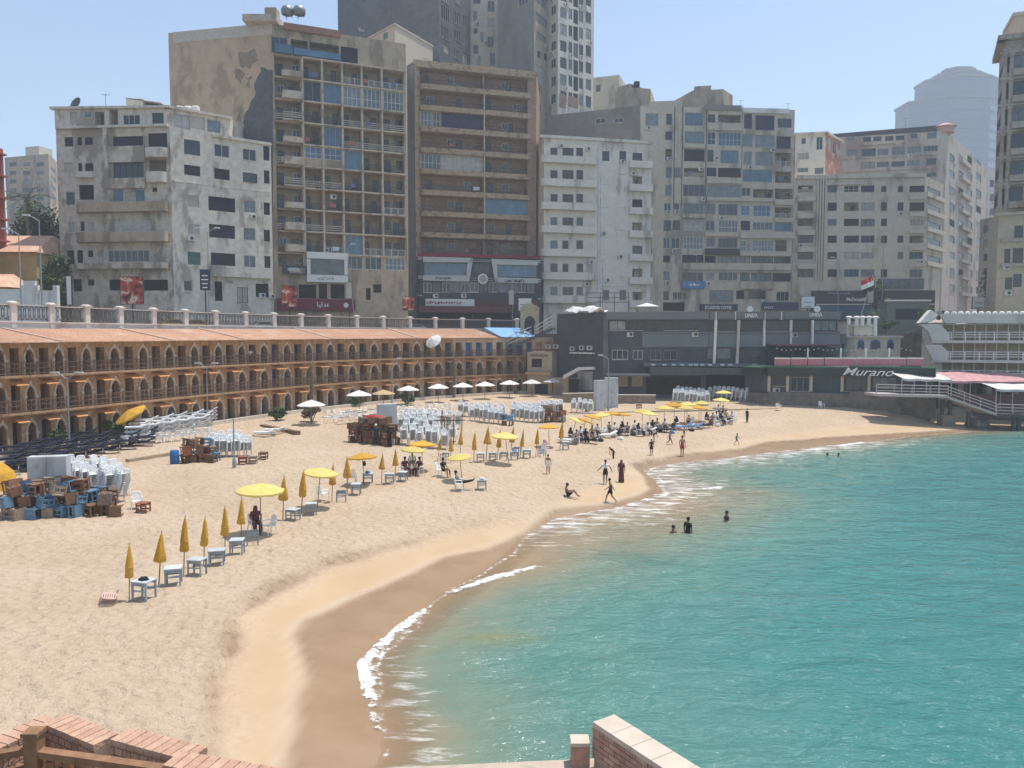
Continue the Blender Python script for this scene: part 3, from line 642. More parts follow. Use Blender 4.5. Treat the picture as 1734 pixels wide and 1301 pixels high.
for k, p in enumerate(pts):
    nb = pts[min(k + 1, len(pts) - 1)] - pts[max(k - 1, 0)]; rz = math.atan2(nb.y, nb.x)
    link('parapet_post', POST_MESH, parapet, Vector((p.x, p.y, 0)) - pp0, rz)
    if k:
        a = pts[k - 1]; d = p - a; rz = math.atan2(d.y, d.x); c = (a + p) / 2; w = round(d.length - 0.55, 1)
        MB().box(-d.length / 2, d.length / 2, -0.2, 0.2, ZW0, ZW1 - 0.12).box(-d.length / 2, d.length / 2, -0.27, 0.27, ZW1 - 0.119, ZW1).build('parapet_wall', PAR_WALL, parapet, Vector((c.x, c.y, 0)) - pp0, rz)
        link('ring_railing', cached(('ring', w), lambda: ring_panel(w)), parapet, Vector((c.x, c.y, 0)) - pp0, rz)
        link('rail_cap', cached(('cap', w), lambda: rail_cap(w)), parapet, Vector((c.x, c.y, 0)) - pp0, rz)
# ================================================================== apartment houses
fpoly_late = []
GLASS_CUR = mat('pale_curtain_glass', (0.33, 0.32, 0.29), 0.3, 0.2, 1.3, spec=0.5, objvar=0.3)
def conv(x0, y0, s): return lambda x, y: (x0 + x / s, y0 + y / s)
IDENT = lambda x, y: (x, y)
def frame_mesh(w, h, nx, ny, mt, t=0.07):
    m = MB(); m.box(0, t, -0.02, 0.06, 0, h).box(w - t, w, -0.02, 0.06, 0, h).box(t, w - t, -0.02, 0.06, 0, t).box(t, w - t, -0.02, 0.06, h - t, h)
    for k in range(1, nx): m.box(w * k / nx - t * 0.4, w * k / nx + t * 0.4, -0.01, 0.05, t, h - t)
    for k in range(1, ny):
        z = h * (0.42 if ny == 2 else k / ny)
        for j in range(nx):
            x0, x1 = (t if j == 0 else w * j / nx + t * 0.4), (w - t if j == nx - 1 else w * (j + 1) / nx - t * 0.4)
            m.box(x0, x1, -0.008, 0.048, z - t * 0.4, z + t * 0.4)
    return m.mesh('window', mt)
def pane_mesh(w, h, mt): return MB().quad((0.02, 0.03, 0.02), (w - 0.02, 0.03, 0.02), (w - 0.02, 0.03, h - 0.02), (0.02, 0.03, h - 0.02)).mesh('pane', mt)
def slat_mesh(w, h, mt, step=0.22):
    m = MB(); n = max(2, int(h / step))
    for k in range(n):
        z0, z1 = h * k / n, h * (k + 1) / n - 0.015; m.quad((0, 0.0, z0), (w, 0.0, z0), (w, 0.03, z1), (0, 0.03, z1)); m.quad((0, 0.03, z1), (w, 0.03, z1), (w, 0.0, z1 + 0.015), (0, 0.0, z1 + 0.015))
    return m.mesh('shutter', mt)
def rail_mesh(w, h, style):
    m = MB()
    if style == 'r':
        for k in range(3): m.box(0, w, -0.03, 0.02, h * (0.25 + 0.3 * k), h * (0.25 + 0.3 * k) + 0.13)
        for k in range(int(w / 1.6) + 2):
            x = min(w - 0.06, k * w / (int(w / 1.6) + 1)); m.box(x, x + 0.06, 0.02, 0.06, 0, h)
        return m.mesh('railing', RAIL_T)
    mt = RAIL_W if style == 'L' else RAIL_D
    m.box(0, w, -0.03, 0.03, h - 0.06, h).box(0, w, -0.02, 0.02, 0.06, 0.11)
    n = max(3, int(w / 0.16))
    for k in range(n + 1): m.box(w * k / n - 0.014, w * k / n + 0.014, -0.014, 0.014, 0.11, h - 0.06)
    if style == 'L':
        for k in range(4): m.box(max(0, w * k / 3 - 0.05), min(w, w * k / 3 + 0.05), -0.04, 0.04, 0, h - 0.06)
    return m.mesh('railing', mt)
AC_MESH = MB().box(-0.42, 0.42, -0.34, -0.02, 0, 0.58).box(-0.45, 0.45, -0.30, -0.04, -0.06, -0.001).mesh('air_conditioner', AC_W)
AC_FAN = MB().lathe([(0.22, 0), (0.22, 0.02), (0.2, 0.03)], 10).xf(Matrix.Rotation(R(90), 4, 'X')).mesh('fan_grille', RAIL_D)

LAUNDRY = [mat(f'laundry_cloth_{i}', c, 0.9, 0.1) for i, c in enumerate(((0.6, 0.6, 0.58), (0.12, 0.16, 0.3), (0.42, 0.14, 0.12), (0.5, 0.45, 0.35)))]
class Fac:
    def __init__(s, parent, A, B, zb, zt, mt, recess=None):
        s.p, s.A, s.B, s.zb, s.zt, s.mt = parent, Vector(A), Vector(B), zb, zt, mt
        d = s.B - s.A; s.len = d.length; s.t = d / s.len; s.rz = math.atan2(d.y, d.x); s.n = Vector((-s.t.y, s.t.x)); s.ops = []
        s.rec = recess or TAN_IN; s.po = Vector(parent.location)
    def uz(s, px, py):
        d = ray(px, py); dn = d.x * s.n.x + d.y * s.n.y; k = s.A.dot(s.n) / dn
        P = Vector((d.x * k, d.y * k)); return (P - s.A).dot(s.t), CAMZ + d.z * k
    def rect(s, x0, y0, x1, y1):
        xm, ym = (x0 + x1) / 2, (y0 + y1) / 2
        return s.uz(x0, ym)[0], s.uz(x1, ym)[0], s.uz(xm, y1)[1], s.uz(xm, y0)[1]
    def place(s, name, me, u=0.0, y=0.0, z=0.0):
        q = s.A + s.t * u + s.n * y
        return link(name, me, s.p, Vector((q.x, q.y, z)) - s.po, s.rz)
    def op(s, x0, y0, x1, y1, ty, cv=IDENT):
        a, b = cv(x0, y0), cv(x1, y1); s.op_uz(*s.rect(a[0], a[1], b[0], b[1]), ty)
    def op_uz(s, u0, u1, z0, z1, ty):
        r5 = lambda v: round(v * 20) / 20
        u0, u1, z0, z1 = r5(max(0.05, u0)), r5(min(s.len - 0.05, u1)), r5(z0), r5(min(z1, s.zt - 0.1))
        if u1 - u0 < 0.25 or z1 - z0 < 0.25: return
        for (a, b, c, d, _) in s.ops:
            if u0 < b + 0.05 and u1 > a - 0.05 and z0 < d + 0.05 and z1 > c - 0.05: return
        s.ops.append((u0, u1, z0, z1, ty))
    def box(s, name, mt, x0, y0, x1, y1, out, cv=IDENT, back=0.05):
        a, b = cv(x0, y0), cv(x1, y1); u0, u1, z0, z1 = s.rect(a[0], a[1], b[0], b[1])
        return s.place(name, MB().box(u0, u1, -out, back, z0, z1).mesh(name, mt))
    def plan_outline(s, u0, u1, out, rl, rr):
        pts = [(u0, 0.0)]
        if rl > 0: pts += [(u0 + rl - rl * math.cos(a), -out + rl - rl * math.sin(a)) for a in [math.pi / 2 * k / 5 for k in range(6)]]
        else: pts.append((u0, -out))
        if rr > 0: pts += [(u1 - rr + rr * math.sin(a), -out + rr - rr * math.cos(a)) for a in [math.pi / 2 * k / 5 for k in range(6)]]
        else: pts.append((u1, -out))
        return pts + [(u1, 0.0)]
    def balcony(s, x0, y0, x1, y1, out, mt, cv=IDENT, rl=0.0, rr=0.0, slab=None, rail=None):
        """slab with a solid (or railed) front between pixel rows y0 (top) and y1 (underside)"""
        a, b = cv(x0, y0), cv(x1, y1); u0, u1, z0, z1 = s.rect(a[0], a[1], b[0], b[1])
        s.balcony_uz(u0, u1, z0, z1, out, mt, rl, rr, rail)
    def balcony_uz(s, u0, u1, z0, z1, out, mt, rl=0.0, rr=0.0, rail=None):
        L = s.plan_outline(u0, u1, out, min(rl, out), min(rr, out)); ft = 0.16
        s.place('balcony_slab', MB().prism(L, z0, min(z1, z0 + ft)).mesh('balcony_slab', mt))
        if rail: s.place('railing', cached(('rail', round(u1 - u0, 1), 1.0, rail), lambda: rail_mesh(round(u1 - u0, 1), 1.0, rail)), u0, -out + 0.08, z0 + ft); return
        m = MB()
        inner = s.plan_outline(u0 + 0.1, u1 - 0.1, out - 0.1, max(0, min(rl, out) - 0.1), max(0, min(rr, out) - 0.1))
        for k in range(len(L) - 1):
            a, b, c, d = L[k], L[k + 1], inner[k + 1], inner[k]
            i = len(m.v); m.v += [(*a, z0 + ft + 0.002), (*b, z0 + ft + 0.002), (*b, z1), (*a, z1), (*d, z0 + ft + 0.002), (*c, z0 + ft + 0.002), (*c, z1), (*d, z1)]
            m.f += [(i, i + 1, i + 2, i + 3), (i + 5, i + 4, i + 7, i + 6), (i + 3, i + 2, i + 6, i + 7)]
        s.place('balcony_front', m.mesh('balcony_front', mt))
    def ac(s, px, py, cv=IDENT):
        u, z = s.uz(*cv(px, py)); o = s.place('air_conditioner', AC_MESH, u, 0, z - 0.3)
        f = link('fan_grille', AC_FAN, o, (0.1, -0.341, 0.29))
    def finish(s):
        us = sorted({0.0, s.len, *[o[0] for o in s.ops], *[o[1] for o in s.ops]}); zs = sorted({s.zb, s.zt, *[o[2] for o in s.ops], *[o[3] for o in s.ops]})
        zs = [z for z in zs if s.zb <= z <= s.zt]
        vid = {}; m = MB()
        def vtx(u, z):
            k = (u, z)
            if k not in vid: vid[k] = len(m.v); m.v.append((u, 0, z))
            return vid[k]
        for a, b in zip(us[:-1], us[1:]):
            um = (a + b) / 2; col_ops = [o for o in s.ops if o[0] < um < o[1]]; run = None
            for c, d in zip(zs[:-1], zs[1:]):
                zm = (c + d) / 2
                if any(o[2] < zm < o[3] for o in col_ops): continue
                m.f.append((vtx(a, c), vtx(b, c), vtx(b, d), vtx(a, d)))
        for (u0, u1, z0, z1, ty) in s.ops:
            dep = 1.5 if ty in 'lrLp' else 0.22
            m.quad((u0, 0, z0), (u0, dep, z0), (u0, dep, z1), (u0, 0, z1)); m.quad((u1, dep, z0), (u1, 0, z0), (u1, 0, z1), (u1, dep, z1))
            m.quad((u0, 0, z1), (u0, dep, z1), (u1, dep, z1), (u1, 0, z1)); m.quad((u0, dep, z0), (u0, 0, z0), (u1, 0, z0), (u1, dep, z0))
            s.fill(u0, u1, z0, z1, ty, dep)
        s.place('wall', m.mesh('wall', s.mt))
        for (u0, u1, z0, z1, ty) in s.ops:
            q = rnd.random()
            if ty in 'wbag' and q < 0.16 and z0 > s.zb + 2.5:
                o = s.place('air_conditioner', AC_MESH, rnd.choice((u0 + 0.45, u1 - 0.45)), 0, z0 - 0.85); link('fan_grille', AC_FAN, o, (0.1, -0.341, 0.29))
            elif ty in 'lrL' and q < 0.22:
                w = rnd.uniform(0.5, 1.1); x = rnd.uniform(u0, max(u0 + 0.01, u1 - w)); i = rnd.randrange(4)
                s.place('laundry', cached(('ldry', i, round(w, 1)), lambda: MB().prism([(0, -0.08), (w, -0.08), (w, -0.03), (0, -0.03)], [0.02 * i, 0.09, 0.09, 0.02 * i], 0.62).mesh('laundry', LAUNDRY[i])), x, 0, z0 + 0.42)
    def fill(s, u0, u1, z0, z1, ty, dep):
        w, h = round(u1 - u0, 2), round(z1 - z0, 2)
        if ty in 'lrLp':
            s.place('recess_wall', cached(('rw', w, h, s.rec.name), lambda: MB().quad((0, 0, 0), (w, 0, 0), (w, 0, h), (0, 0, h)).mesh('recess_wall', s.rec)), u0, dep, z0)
            k = rnd.random(); dw, dh = min(0.9, w * 0.3), min(h * 0.78, 2.1); dx = w * rnd.choice((0.08, 0.12, 0.55, 0.6))
            s.place('balcony_door', cached(('bd', round(dw, 2), round(dh, 2)), lambda: frame_mesh(round(dw, 2), round(dh, 2), 2, 2, FRAME_B, 0.06)), u0 + dx, dep - 0.07, z0)
            o = s.place('door_pane', cached(('bp', round(dw, 2), round(dh, 2)), lambda: pane_mesh(round(dw, 2), round(dh, 2), GLASS)), u0 + dx, dep - 0.05, z0)
            if w > 3.0:
                ww, wh = min(1.2, w * 0.28), h * 0.42; wx = w * 0.72 if dx < w * 0.4 else w * 0.12
                if w > 6 and k < 0.8: wx = w * 0.45
                o = s.place('window', cached(('wf', round(ww, 1), round(wh, 1), 2, 1, 'x'), lambda: frame_mesh(round(ww, 1), round(wh, 1), 2, 1, FRAME_W if k < 0.4 else FRAME_B)), u0 + wx, dep - 0.07, z0 + h * 0.36)
                link('pane', cached(('wp', round(ww, 1), round(wh, 1), 'g'), lambda: pane_mesh(round(ww, 1), round(wh, 1), GLASS)), o)
            if ty in 'lrL':
                rh = min(1.0, h * 0.42); s.place('railing', cached(('rail', w, round(rh, 1), ty), lambda: rail_mesh(w, round(rh, 1), ty)), u0, 0.06, z0)
            return
        if ty in 'nvec':
            mt = {'n': SHUT_N, 'v': SHUT_V, 'e': SHUT_G, 'c': SHUT_C}[ty]
            s.place('shutter', cached(('sh', w, h, ty), lambda: slat_mesh(w, h, mt)), u0, 0.12, z0); return
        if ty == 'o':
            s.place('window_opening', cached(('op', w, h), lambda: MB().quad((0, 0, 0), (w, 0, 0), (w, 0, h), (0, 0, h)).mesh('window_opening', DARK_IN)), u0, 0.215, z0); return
        fr, gl, pitch, ny = {'w': (FRAME_W, GLASS, 0.85, 1), 'b': (FRAME_B, GLASS, 0.9, 1), 'W': (FRAME_W, GLASS_C, 0.62, 2), 'a': (FRAME_A, GLASS_C, 0.8, 1),
                             'g': (FRAME_A, GLASS_B, 0.95, 1), 'G': (FRAME_W, GLASS_B, 0.8, 2)}[ty]
        if rnd.random() < 0.28: gl = rnd.choice((GLASS, GLASS_C, GLASS_CUR))
        nx = max(1, min(9, round(w / pitch)))
        o = s.place('window', cached(('wf', w, h, nx, ny, fr.name), lambda: frame_mesh(w, h, nx, ny, fr, 0.07 if ty != 'W' else 0.09)), u0, 0.08, z0)
        link('pane', cached(('wp', w, h, gl.name), lambda: pane_mesh(w, h, gl)), o)
        if ty in 'wab' and rnd.random() < 0.5:
            s.place('window_sill', cached(('sill', w), lambda: MB().box(-0.06, w + 0.06, -0.09, 0.0, -0.09, -0.01).mesh('window_sill', SLAB)), u0, 0, z0)

class Bld:
    def __init__(s, name, label, verts, top, mats, depth=12.0, zb=10.4, cat='building', parapet=0.0, group=None, roofmat=None, zt=None):
        P = [Vector(xy_at(px, Y, 320)) for px, Y in verts]
        s.zb = zb; s.zt = zt if zt is not None else at_Y(top[0], top[1], top[2]).z
        s.o = thing(name, label, cat, (P[0].x, P[0].y, zb), group=group); po = Vector(s.o.location)
        s.P = P; mats = mats if isinstance(mats, list) else [mats] * (len(P) - 1)
        s.f = [Fac(s.o, a, b, zb, s.zt, mt) for a, b, mt in zip(P[:-1], P[1:], mats)]
        n0 = (P[-1] - P[0]).normalized(); inward = Vector((-n0.y, n0.x)); B0, B1 = P[0] + inward * depth, P[-1] + inward * depth
        if len(P) > 2 and not isinstance(depth, (int, float)): pass
        m = MB()
        for a, b in ((P[-1], B1), (B1, B0), (B0, P[0])): m.quad((a.x, a.y, zb), (b.x, b.y, zb), (b.x, b.y, s.zt), (a.x, a.y, s.zt))
        m.xf(Matrix.Translation(-po)); m.build('rear_wall', mats[-1], s.o)
        ring = [*P, B1, B0]; r = MB(); r.quad(*[(q.x, q.y, s.zt - parapet) for q in ring]); r.xf(Matrix.Translation(-po)); r.build('roof', roofmat or mats[0], s.o)
        s.ring = ring
    def cornice(s, out, h, mt=None, name='cornice', z=None):
        z = s.zt if z is None else z
        for f in s.f: f.place(name, MB().box(-out, f.len + out, -out, 0.35, z - h, z + 0.02).mesh(name, mt or f.mt))
    def done(s):
        for f in s.f: f.finish()
        return s

def rows_cols(f, rows, cols, grid, cv=IDENT):
    """rows: (y0, y1) at the reference; cols: (x0, x1, refx); grid: one string per row"""
    for (y0, y1), line in zip(rows, grid):
        for (x0, x1), ch in zip(cols, line):
            if ch != '.': f.op(x0, y0, x1, y1, ch, cv)

# ---- the peeling white corner house, far left of the row
z1 = conv(0, 130, 3.025)
b1 = Bld('apartment_building', 'peeling white corner apartment house with stained plaster and a curved balcony stack', [(98, 101.5), (290, 100), (459, 108)], (290, 215, 100), [PLASTER_OLD, PLASTER_OLD2], depth=6)
fl, fr = b1.f
for r in [(330, 310, 375, 358, 'n'), (395, 310, 420, 352, 'n'), (435, 312, 475, 350, 'n'), (578, 305, 733, 358, 'n'), (760, 290, 857, 365, 'n'),
          (330, 443, 378, 490, 'c'), (400, 443, 420, 485, 'n'), (436, 443, 478, 485, 'n'), (582, 440, 735, 520, 'b'), (765, 425, 850, 490, 'p'),
          (338, 592, 383, 655, 'e'), (405, 555, 480, 630, 'o'), (582, 580, 632, 640, 'g'), (640, 590, 690, 640, 'c'), (695, 580, 742, 640, 'g'), (780, 568, 805, 590, 'o'),
          (345, 742, 385, 800, 'w'), (412, 742, 432, 790, 'o'), (445, 742, 485, 778, 'w'), (585, 740, 770, 795, 'w'),
          (342, 890, 380, 960, 'n'), (395, 890, 425, 955, 'n'), (450, 890, 478, 925, 'n'), (553, 888, 765, 950, 'w'),
          (375, 1038, 418, 1100, 'n'), (450, 1038, 482, 1070, 'n'), (560, 1040, 615, 1095, 'o'), (735, 1040, 860, 1095, 'o')]:
    fl.op(*r, z1)
fl.balcony(402, 648, 866, 697, 1.1, TAN, z1, 1.0, 0.3); fl.balcony(402, 800, 868, 850, 1.1, TAN, z1, 1.0, 0.3); fl.balcony(402, 957, 868, 987, 1.1, PLASTER_OLD, z1, 1.0, 0.3)
fl.balcony(750, 368, 862, 418, 0.9, PLASTER_OLD2, z1, 0.8, 0.8); fl.balcony(755, 492, 860, 545, 0.9, PLASTER_OLD2, z1, 0.8, 0.8); fl.balcony(395, 490, 485, 520, 0.6, PLASTER_OLD2, z1, 0.4, 0.0)
fl.box('bay_front', PLASTER_OLD, 560, 358, 748, 440, 0.35, z1); fl.box('bay_front', PLASTER_OLD, 560, 521, 748, 575, 0.35, z1); fl.box('bay_pier', PLASTER_OLD, 540, 268, 560, 575, 0.4, z1)
fl.box('string_course', PLASTER_OLD2, 300, 252, 862, 264, 0.45, z1)
for r in [(942, 325, 1025, 400, 'b'), (1098, 348, 1175, 412, 'w'), (1243, 372, 1313, 430, 'w'), (944, 455, 1025, 506, 'n'), (1098, 472, 1176, 528, 'n'), (1243, 493, 1318, 542, 'b'),
          (960, 608, 1020, 668, 'c'), (1068, 618, 1205, 690, 'n'), (1250, 635, 1308, 697, 'a'), (960, 755, 1025, 812, 'w'), (1072, 760, 1204, 828, 'n'), (1248, 775, 1308, 838, 'a'),
          (962, 898, 1027, 963, 'e'), (1080, 905, 1205, 970, 'n'), (1250, 915, 1310, 978, 'w'), (1350, 355, 1380, 430, 'n'), (1352, 480, 1380, 548, 'n'), (1352, 645, 1383, 708, 'n'),
          (1352, 785, 1383, 845, 'n'), (1355, 920, 1385, 980, 'n'), (940, 1045, 985, 1100, 'w'), (1100, 1050, 1140, 1150, 'o'), (1160, 1045, 1195, 1060, 'c'), (1215, 1080, 1270, 1160, 'b'), (1310, 1060, 1375, 1130, 'o')]:
    fr.op(*r, z1)
fr.balcony(1080, 975, 1388, 1030, 0.7, PLASTER_OLD2, z1); fr.box('string_course', PLASTER_OLD2, 880, 560, 1385, 566, 0.1, z1); fr.box('cornice', PLASTER_OLD2, 1085, 318, 1386, 332, 0.35, z1)
for x, y in ((1340, 1120), (1390, 1125), (975, 828)): fr.ac(x, y, z1)
b1.done()
# its set-back top floor
b1p = b1.o; po = Vector(b1p.location); ztp = at_Y(200, 182, 101).z
A, B, C = [Vector(xy_at(x, y, 320)) for x, y in ((97, 101.2), (289, 100.6), (391, 105.5))]
for (a, b), rects in (((A, B), [(360, 180, 400, 240, 'c'), (430, 178, 470, 212, 'w'), (488, 178, 535, 248, 'p'), (560, 165, 605, 248, 'p'), (630, 195, 718, 248, 'w'), (780, 185, 838, 245, 'b')]),
                      ((B, C), [(892, 195, 972, 262, 'g'), (978, 205, 1050, 270, 'c'), (1060, 222, 1130, 285, 'g')])):
    f = Fac(b1p, a, b, b1.zt + 0.001, ztp, PLASTER_OLD2)
    for r in rects: f.op(*r, z1)
    f.finish(); f.place('cornice', MB().box(-0.4, f.len + 0.3, -0.4, 0.3, ztp - 0.25, ztp + 0.05).mesh('cornice', PLASTER_OLD2))
d = Vector((0, 8)); m = MB(); m.quad(*[(q.x, q.y, ztp) for q in (A, B, C, C + d, A + d)])
for a, b in ((C, C + d), (C + d, A + d), (A + d, A)): m.quad((a.x, a.y, b1.zt), (b.x, b.y, b1.zt), (b.x, b.y, ztp), (a.x, a.y, ztp))
m.xf(Matrix.Translation(-po)); m.build('penthouse_roof', PLASTER_OLD2, b1p)

# ---- tall tan house: bare end wall and lattice of balconies
za, zb_ = conv(440, 40, 5.004), conv(440, 280, 5.004)
b2 = Bld('apartment_building', 'tall tan apartment house with bare stained end wall and a grid of recessed balconies', [(292, 113.4), (462, 110), (689, 117.5)], (462, 40, 110), [TAN_BARE, TAN], depth=14)
fe, ff = b2.f
cols = [(468, 511), (517, 545), (550, 579), (583.5, 612), (616.5, 645), (650, 685)]
ys = [99.5 + 36.6 * k for k in range(10)]
fz = [ff.uz(530, y)[1] for y in ys]
grid = ['pllLLL', 'pggWWW', 'rllrrr', 'plgrrr', 'rGGgll', 'lrrlll', 'pllllL', 'rrrlll', 'llLgLL', 'p..wwW']
for k, line in enumerate(grid):
    zt_, zb2 = fz[k] - 0.22, (fz[k + 1] if k < 9 else fz[k] - 3.0) + 0.02
    for (x0, x1), ch in zip(cols, line):
        if ch == '.': continue
        u0, u1 = ff.uz(x0, 300)[0], ff.uz(x1, 300)[0]
        if k == 9: ff.op_uz(u0, u1, zb2 + 0.9, zt_, ch)
        elif k == 4 and ch == 'G': ff.op_uz(u0, u1, zb2 + 1.15, zt_, ch)
        else: ff.op_uz(u0, u1, zb2, zt_, ch)
    u0, u1 = ff.uz(514, 300)[0], ff.uz(687, 300)[0]
    ff.place('floor_slab', MB().box(u0, u1, -0.42, -0.002, fz[k] - 0.2, fz[k] + 0.0).mesh('floor_slab', SLAB))
    ua, ub = ff.uz(480, 300)[0], ff.uz(513, 300)[0]
    ff.balcony_uz(ua, ub, fz[k] - 3.05, fz[k] - 2.0 if k % 3 else fz[k] - 2.25, 0.8, SLAB, 0.5, 0.0, rail=('r' if k in (2, 5) else None))
for x in (514.5, 547.5, 581, 614, 647.5): 
    u = ff.uz(x, 300)[0]; ff.place('pier', MB().box(u - 0.12, u + 0.12, -0.30, -0.001, fz[9], fz[0] - 0.21).mesh('pier', SLAB))
zt0 = fz[0] + 2.9
for x0, x1, t in ((463.5, 491, 'g'), (496, 524, 'l'), (528, 577, 'l'), (580, 608, 'n')): ff.op_uz(ff.uz(x0, 300)[0], ff.uz(x1, 300)[0], fz[0] + 0.06, fz[0] + 2.3, t)
ff.box('roof_fascia', mat('red_fascia', (0.33, 0.17, 0.12), 0.9, 0.15), 480, 47, 576, 58, 0.5)
ff.box('balcony_glass', GLASS_B, 497, 88, 576, 99, 0.55); ff.box('balcony_glass', GLASS_B, 464, 78, 495, 92, 0.7)
for x, y in ((620, 268), (545, 780), (560, 720)): ff.ac(x, y, zb_)
fe.box('parapet_band', mat('pale_band_paint', (0.52, 0.46, 0.39), 0.9, 0.1), 293, 47, 461, 66, 0.06)
fe.uz and fpoly_late.append((fe, conv(270, 0, 2.323)))
# ground floor: dark openings
for r in ((330, 1010, 480, 1130), (500, 1005, 570, 1130), (600, 1010, 720, 1130), (960, 1010, 1030, 1080), (900, 1040, 940, 1140)): ff.op(*r, 'o', zb_)
b2.done()

# ---- brown brick house with rounded stone bands
zc, zd = conv(680, 90, 5.42), conv(560, 0, 2.323)
b3 = Bld('apartment_building', 'dark brick apartment block with long rounded tan stone balcony bands', [(664, 139), (703, 131), (908, 137)], (703, 103, 131), [CONC_GREY, BRICKRED], depth=14)
fs_, f3 = b3.f; f3.rec = BRICKRED
by = [114 + 35.6 * k for k in range(10)]; z3 = [f3.uz(735, y)[1] for y in by]
cl = [(712.5, 817.5), (820.5, 893)]; g3 = ['ll', 'll', '*l', 'll', 'Gl', 'll', 'lg', 'll', 'll']
for k, line in enumerate(g3):
    zt_, zb2 = z3[k] - 0.42, z3[k + 1] + 0.45
    for j, ((x0, x1), ch) in enumerate(zip(cl, line)):
        u0, u1 = f3.uz(x0, 300)[0], f3.uz(x1, 300)[0]
        if ch == '*':
            f3.op_uz(u0, u0 + 1.9, zb2, zt_, 'W'); f3.op_uz(u0 + 2.1, u0 + 3.4, zb2, zt_, 'W'); f3.op_uz(u0 + 3.6, u1, zb2, zt_, 'v')
        elif ch == 'G':
            f3.op_uz(u0, u0 + 3.4, zb2, zt_, 'W'); f3.op_uz(u0 + 3.55, u1, zb2, zt_, 'G')
        else: f3.op_uz(u0, u1, zb2, zt_, ch)
    if k < 9:
        u0, u1 = f3.uz(711, 300)[0], f3.uz(896, 300)[0]
        L = f3.plan_outline(u0, u1, 0.75, 0.7, 0.0)
        f3.place('stone_band', MB().prism(L, z3[k + 1] - 0.42, z3[k + 1] + 0.42).mesh('stone_band', STONE_BAND))
u0, u1 = f3.uz(711, 300)[0], f3.uz(904, 300)[0]; f3.place('stone_cornice', MB().box(0.1, u1, -0.75, -0.001, z3[0] - 0.40, z3[0] + 0.25).mesh('stone_cornice', STONE_BAND))
f3.place('corner_strip', MB().box(0.02, 0.62, -0.12, -0.002, 12, z3[0] + 0.4).mesh('corner_strip', STONE_BAND))
u = f3.uz(819, 300)[0]; f3.place('pier', MB().box(u - 0.09, u + 0.09, -0.70, -0.001, z3[8], z3[1]).mesh('pier', SLAB))
f3.place('parapet', MB().box(-0.2, f3.len + 0.2, -0.3, -0.001, b3.zt - 0.5, b3.zt + 0.12).mesh('parapet', STONE_BAND))
b3.done()

# ---- white house with rounded balconies
z4 = conv(900, 120, 2.957)
b4 = Bld('apartment_building', 'low white apartment house with stacked solid balconies and a flat centre strip', [(921, 134), (1103, 138.4)], (921, 232, 134), WHITE_WALL, depth=5.5)
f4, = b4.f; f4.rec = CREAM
for k in range(7):
    y = 432 + 116 * k
    for (x0, x1) in ((95, 130), (155, 210), (225, 258)): f4.op(x0, y - 46 + (0 if k not in (1,) else -4), x1 - (25 if k in (4, 5) and x0 == 155 else 0), y - 4, 'b' if k not in (3, 6) else 'a', z4)
    for (x0, x1) in ((355, 390), (440, 475)): f4.op(x0 - (10 if k in (2, 3, 4) else 0), y - 30, x1 + (0 if k not in (1, 2) else -4), y + 20, rnd.choice('bbga'), z4)
    f4.op(505, y - 24 + 4 * 1, 555, y + 20, 'bpnpbpp'[k], z4)
    if k in (0,): pass
    f4.balcony(44, y, 320, y + 36, 1.0, WHITE_WALL, z4, 0.9, 0.0)
    f4.balcony(486, y + 24, 600, y + 58, 0.8, WHITE_WALL, z4, 0.0, 0.2)
f4.box('drain_pipe', FRAME_W, 332, 375, 338, 1120, 0.14, z4); f4.box('cornice', WHITE_WALL, 40, 338, 605, 352, 0.4, z4); f4.box('centre_strip', WHITE_WALL, 345, 520, 485, 1080, 0.08, z4)
for x, y in ((145, 378), (280, 392), (452, 455), (90, 912), (295, 960), (505, 515), (272, 1070)): f4.ac(x, y, z4)
f4.ops = [o for o in f4.ops]
b4.done()

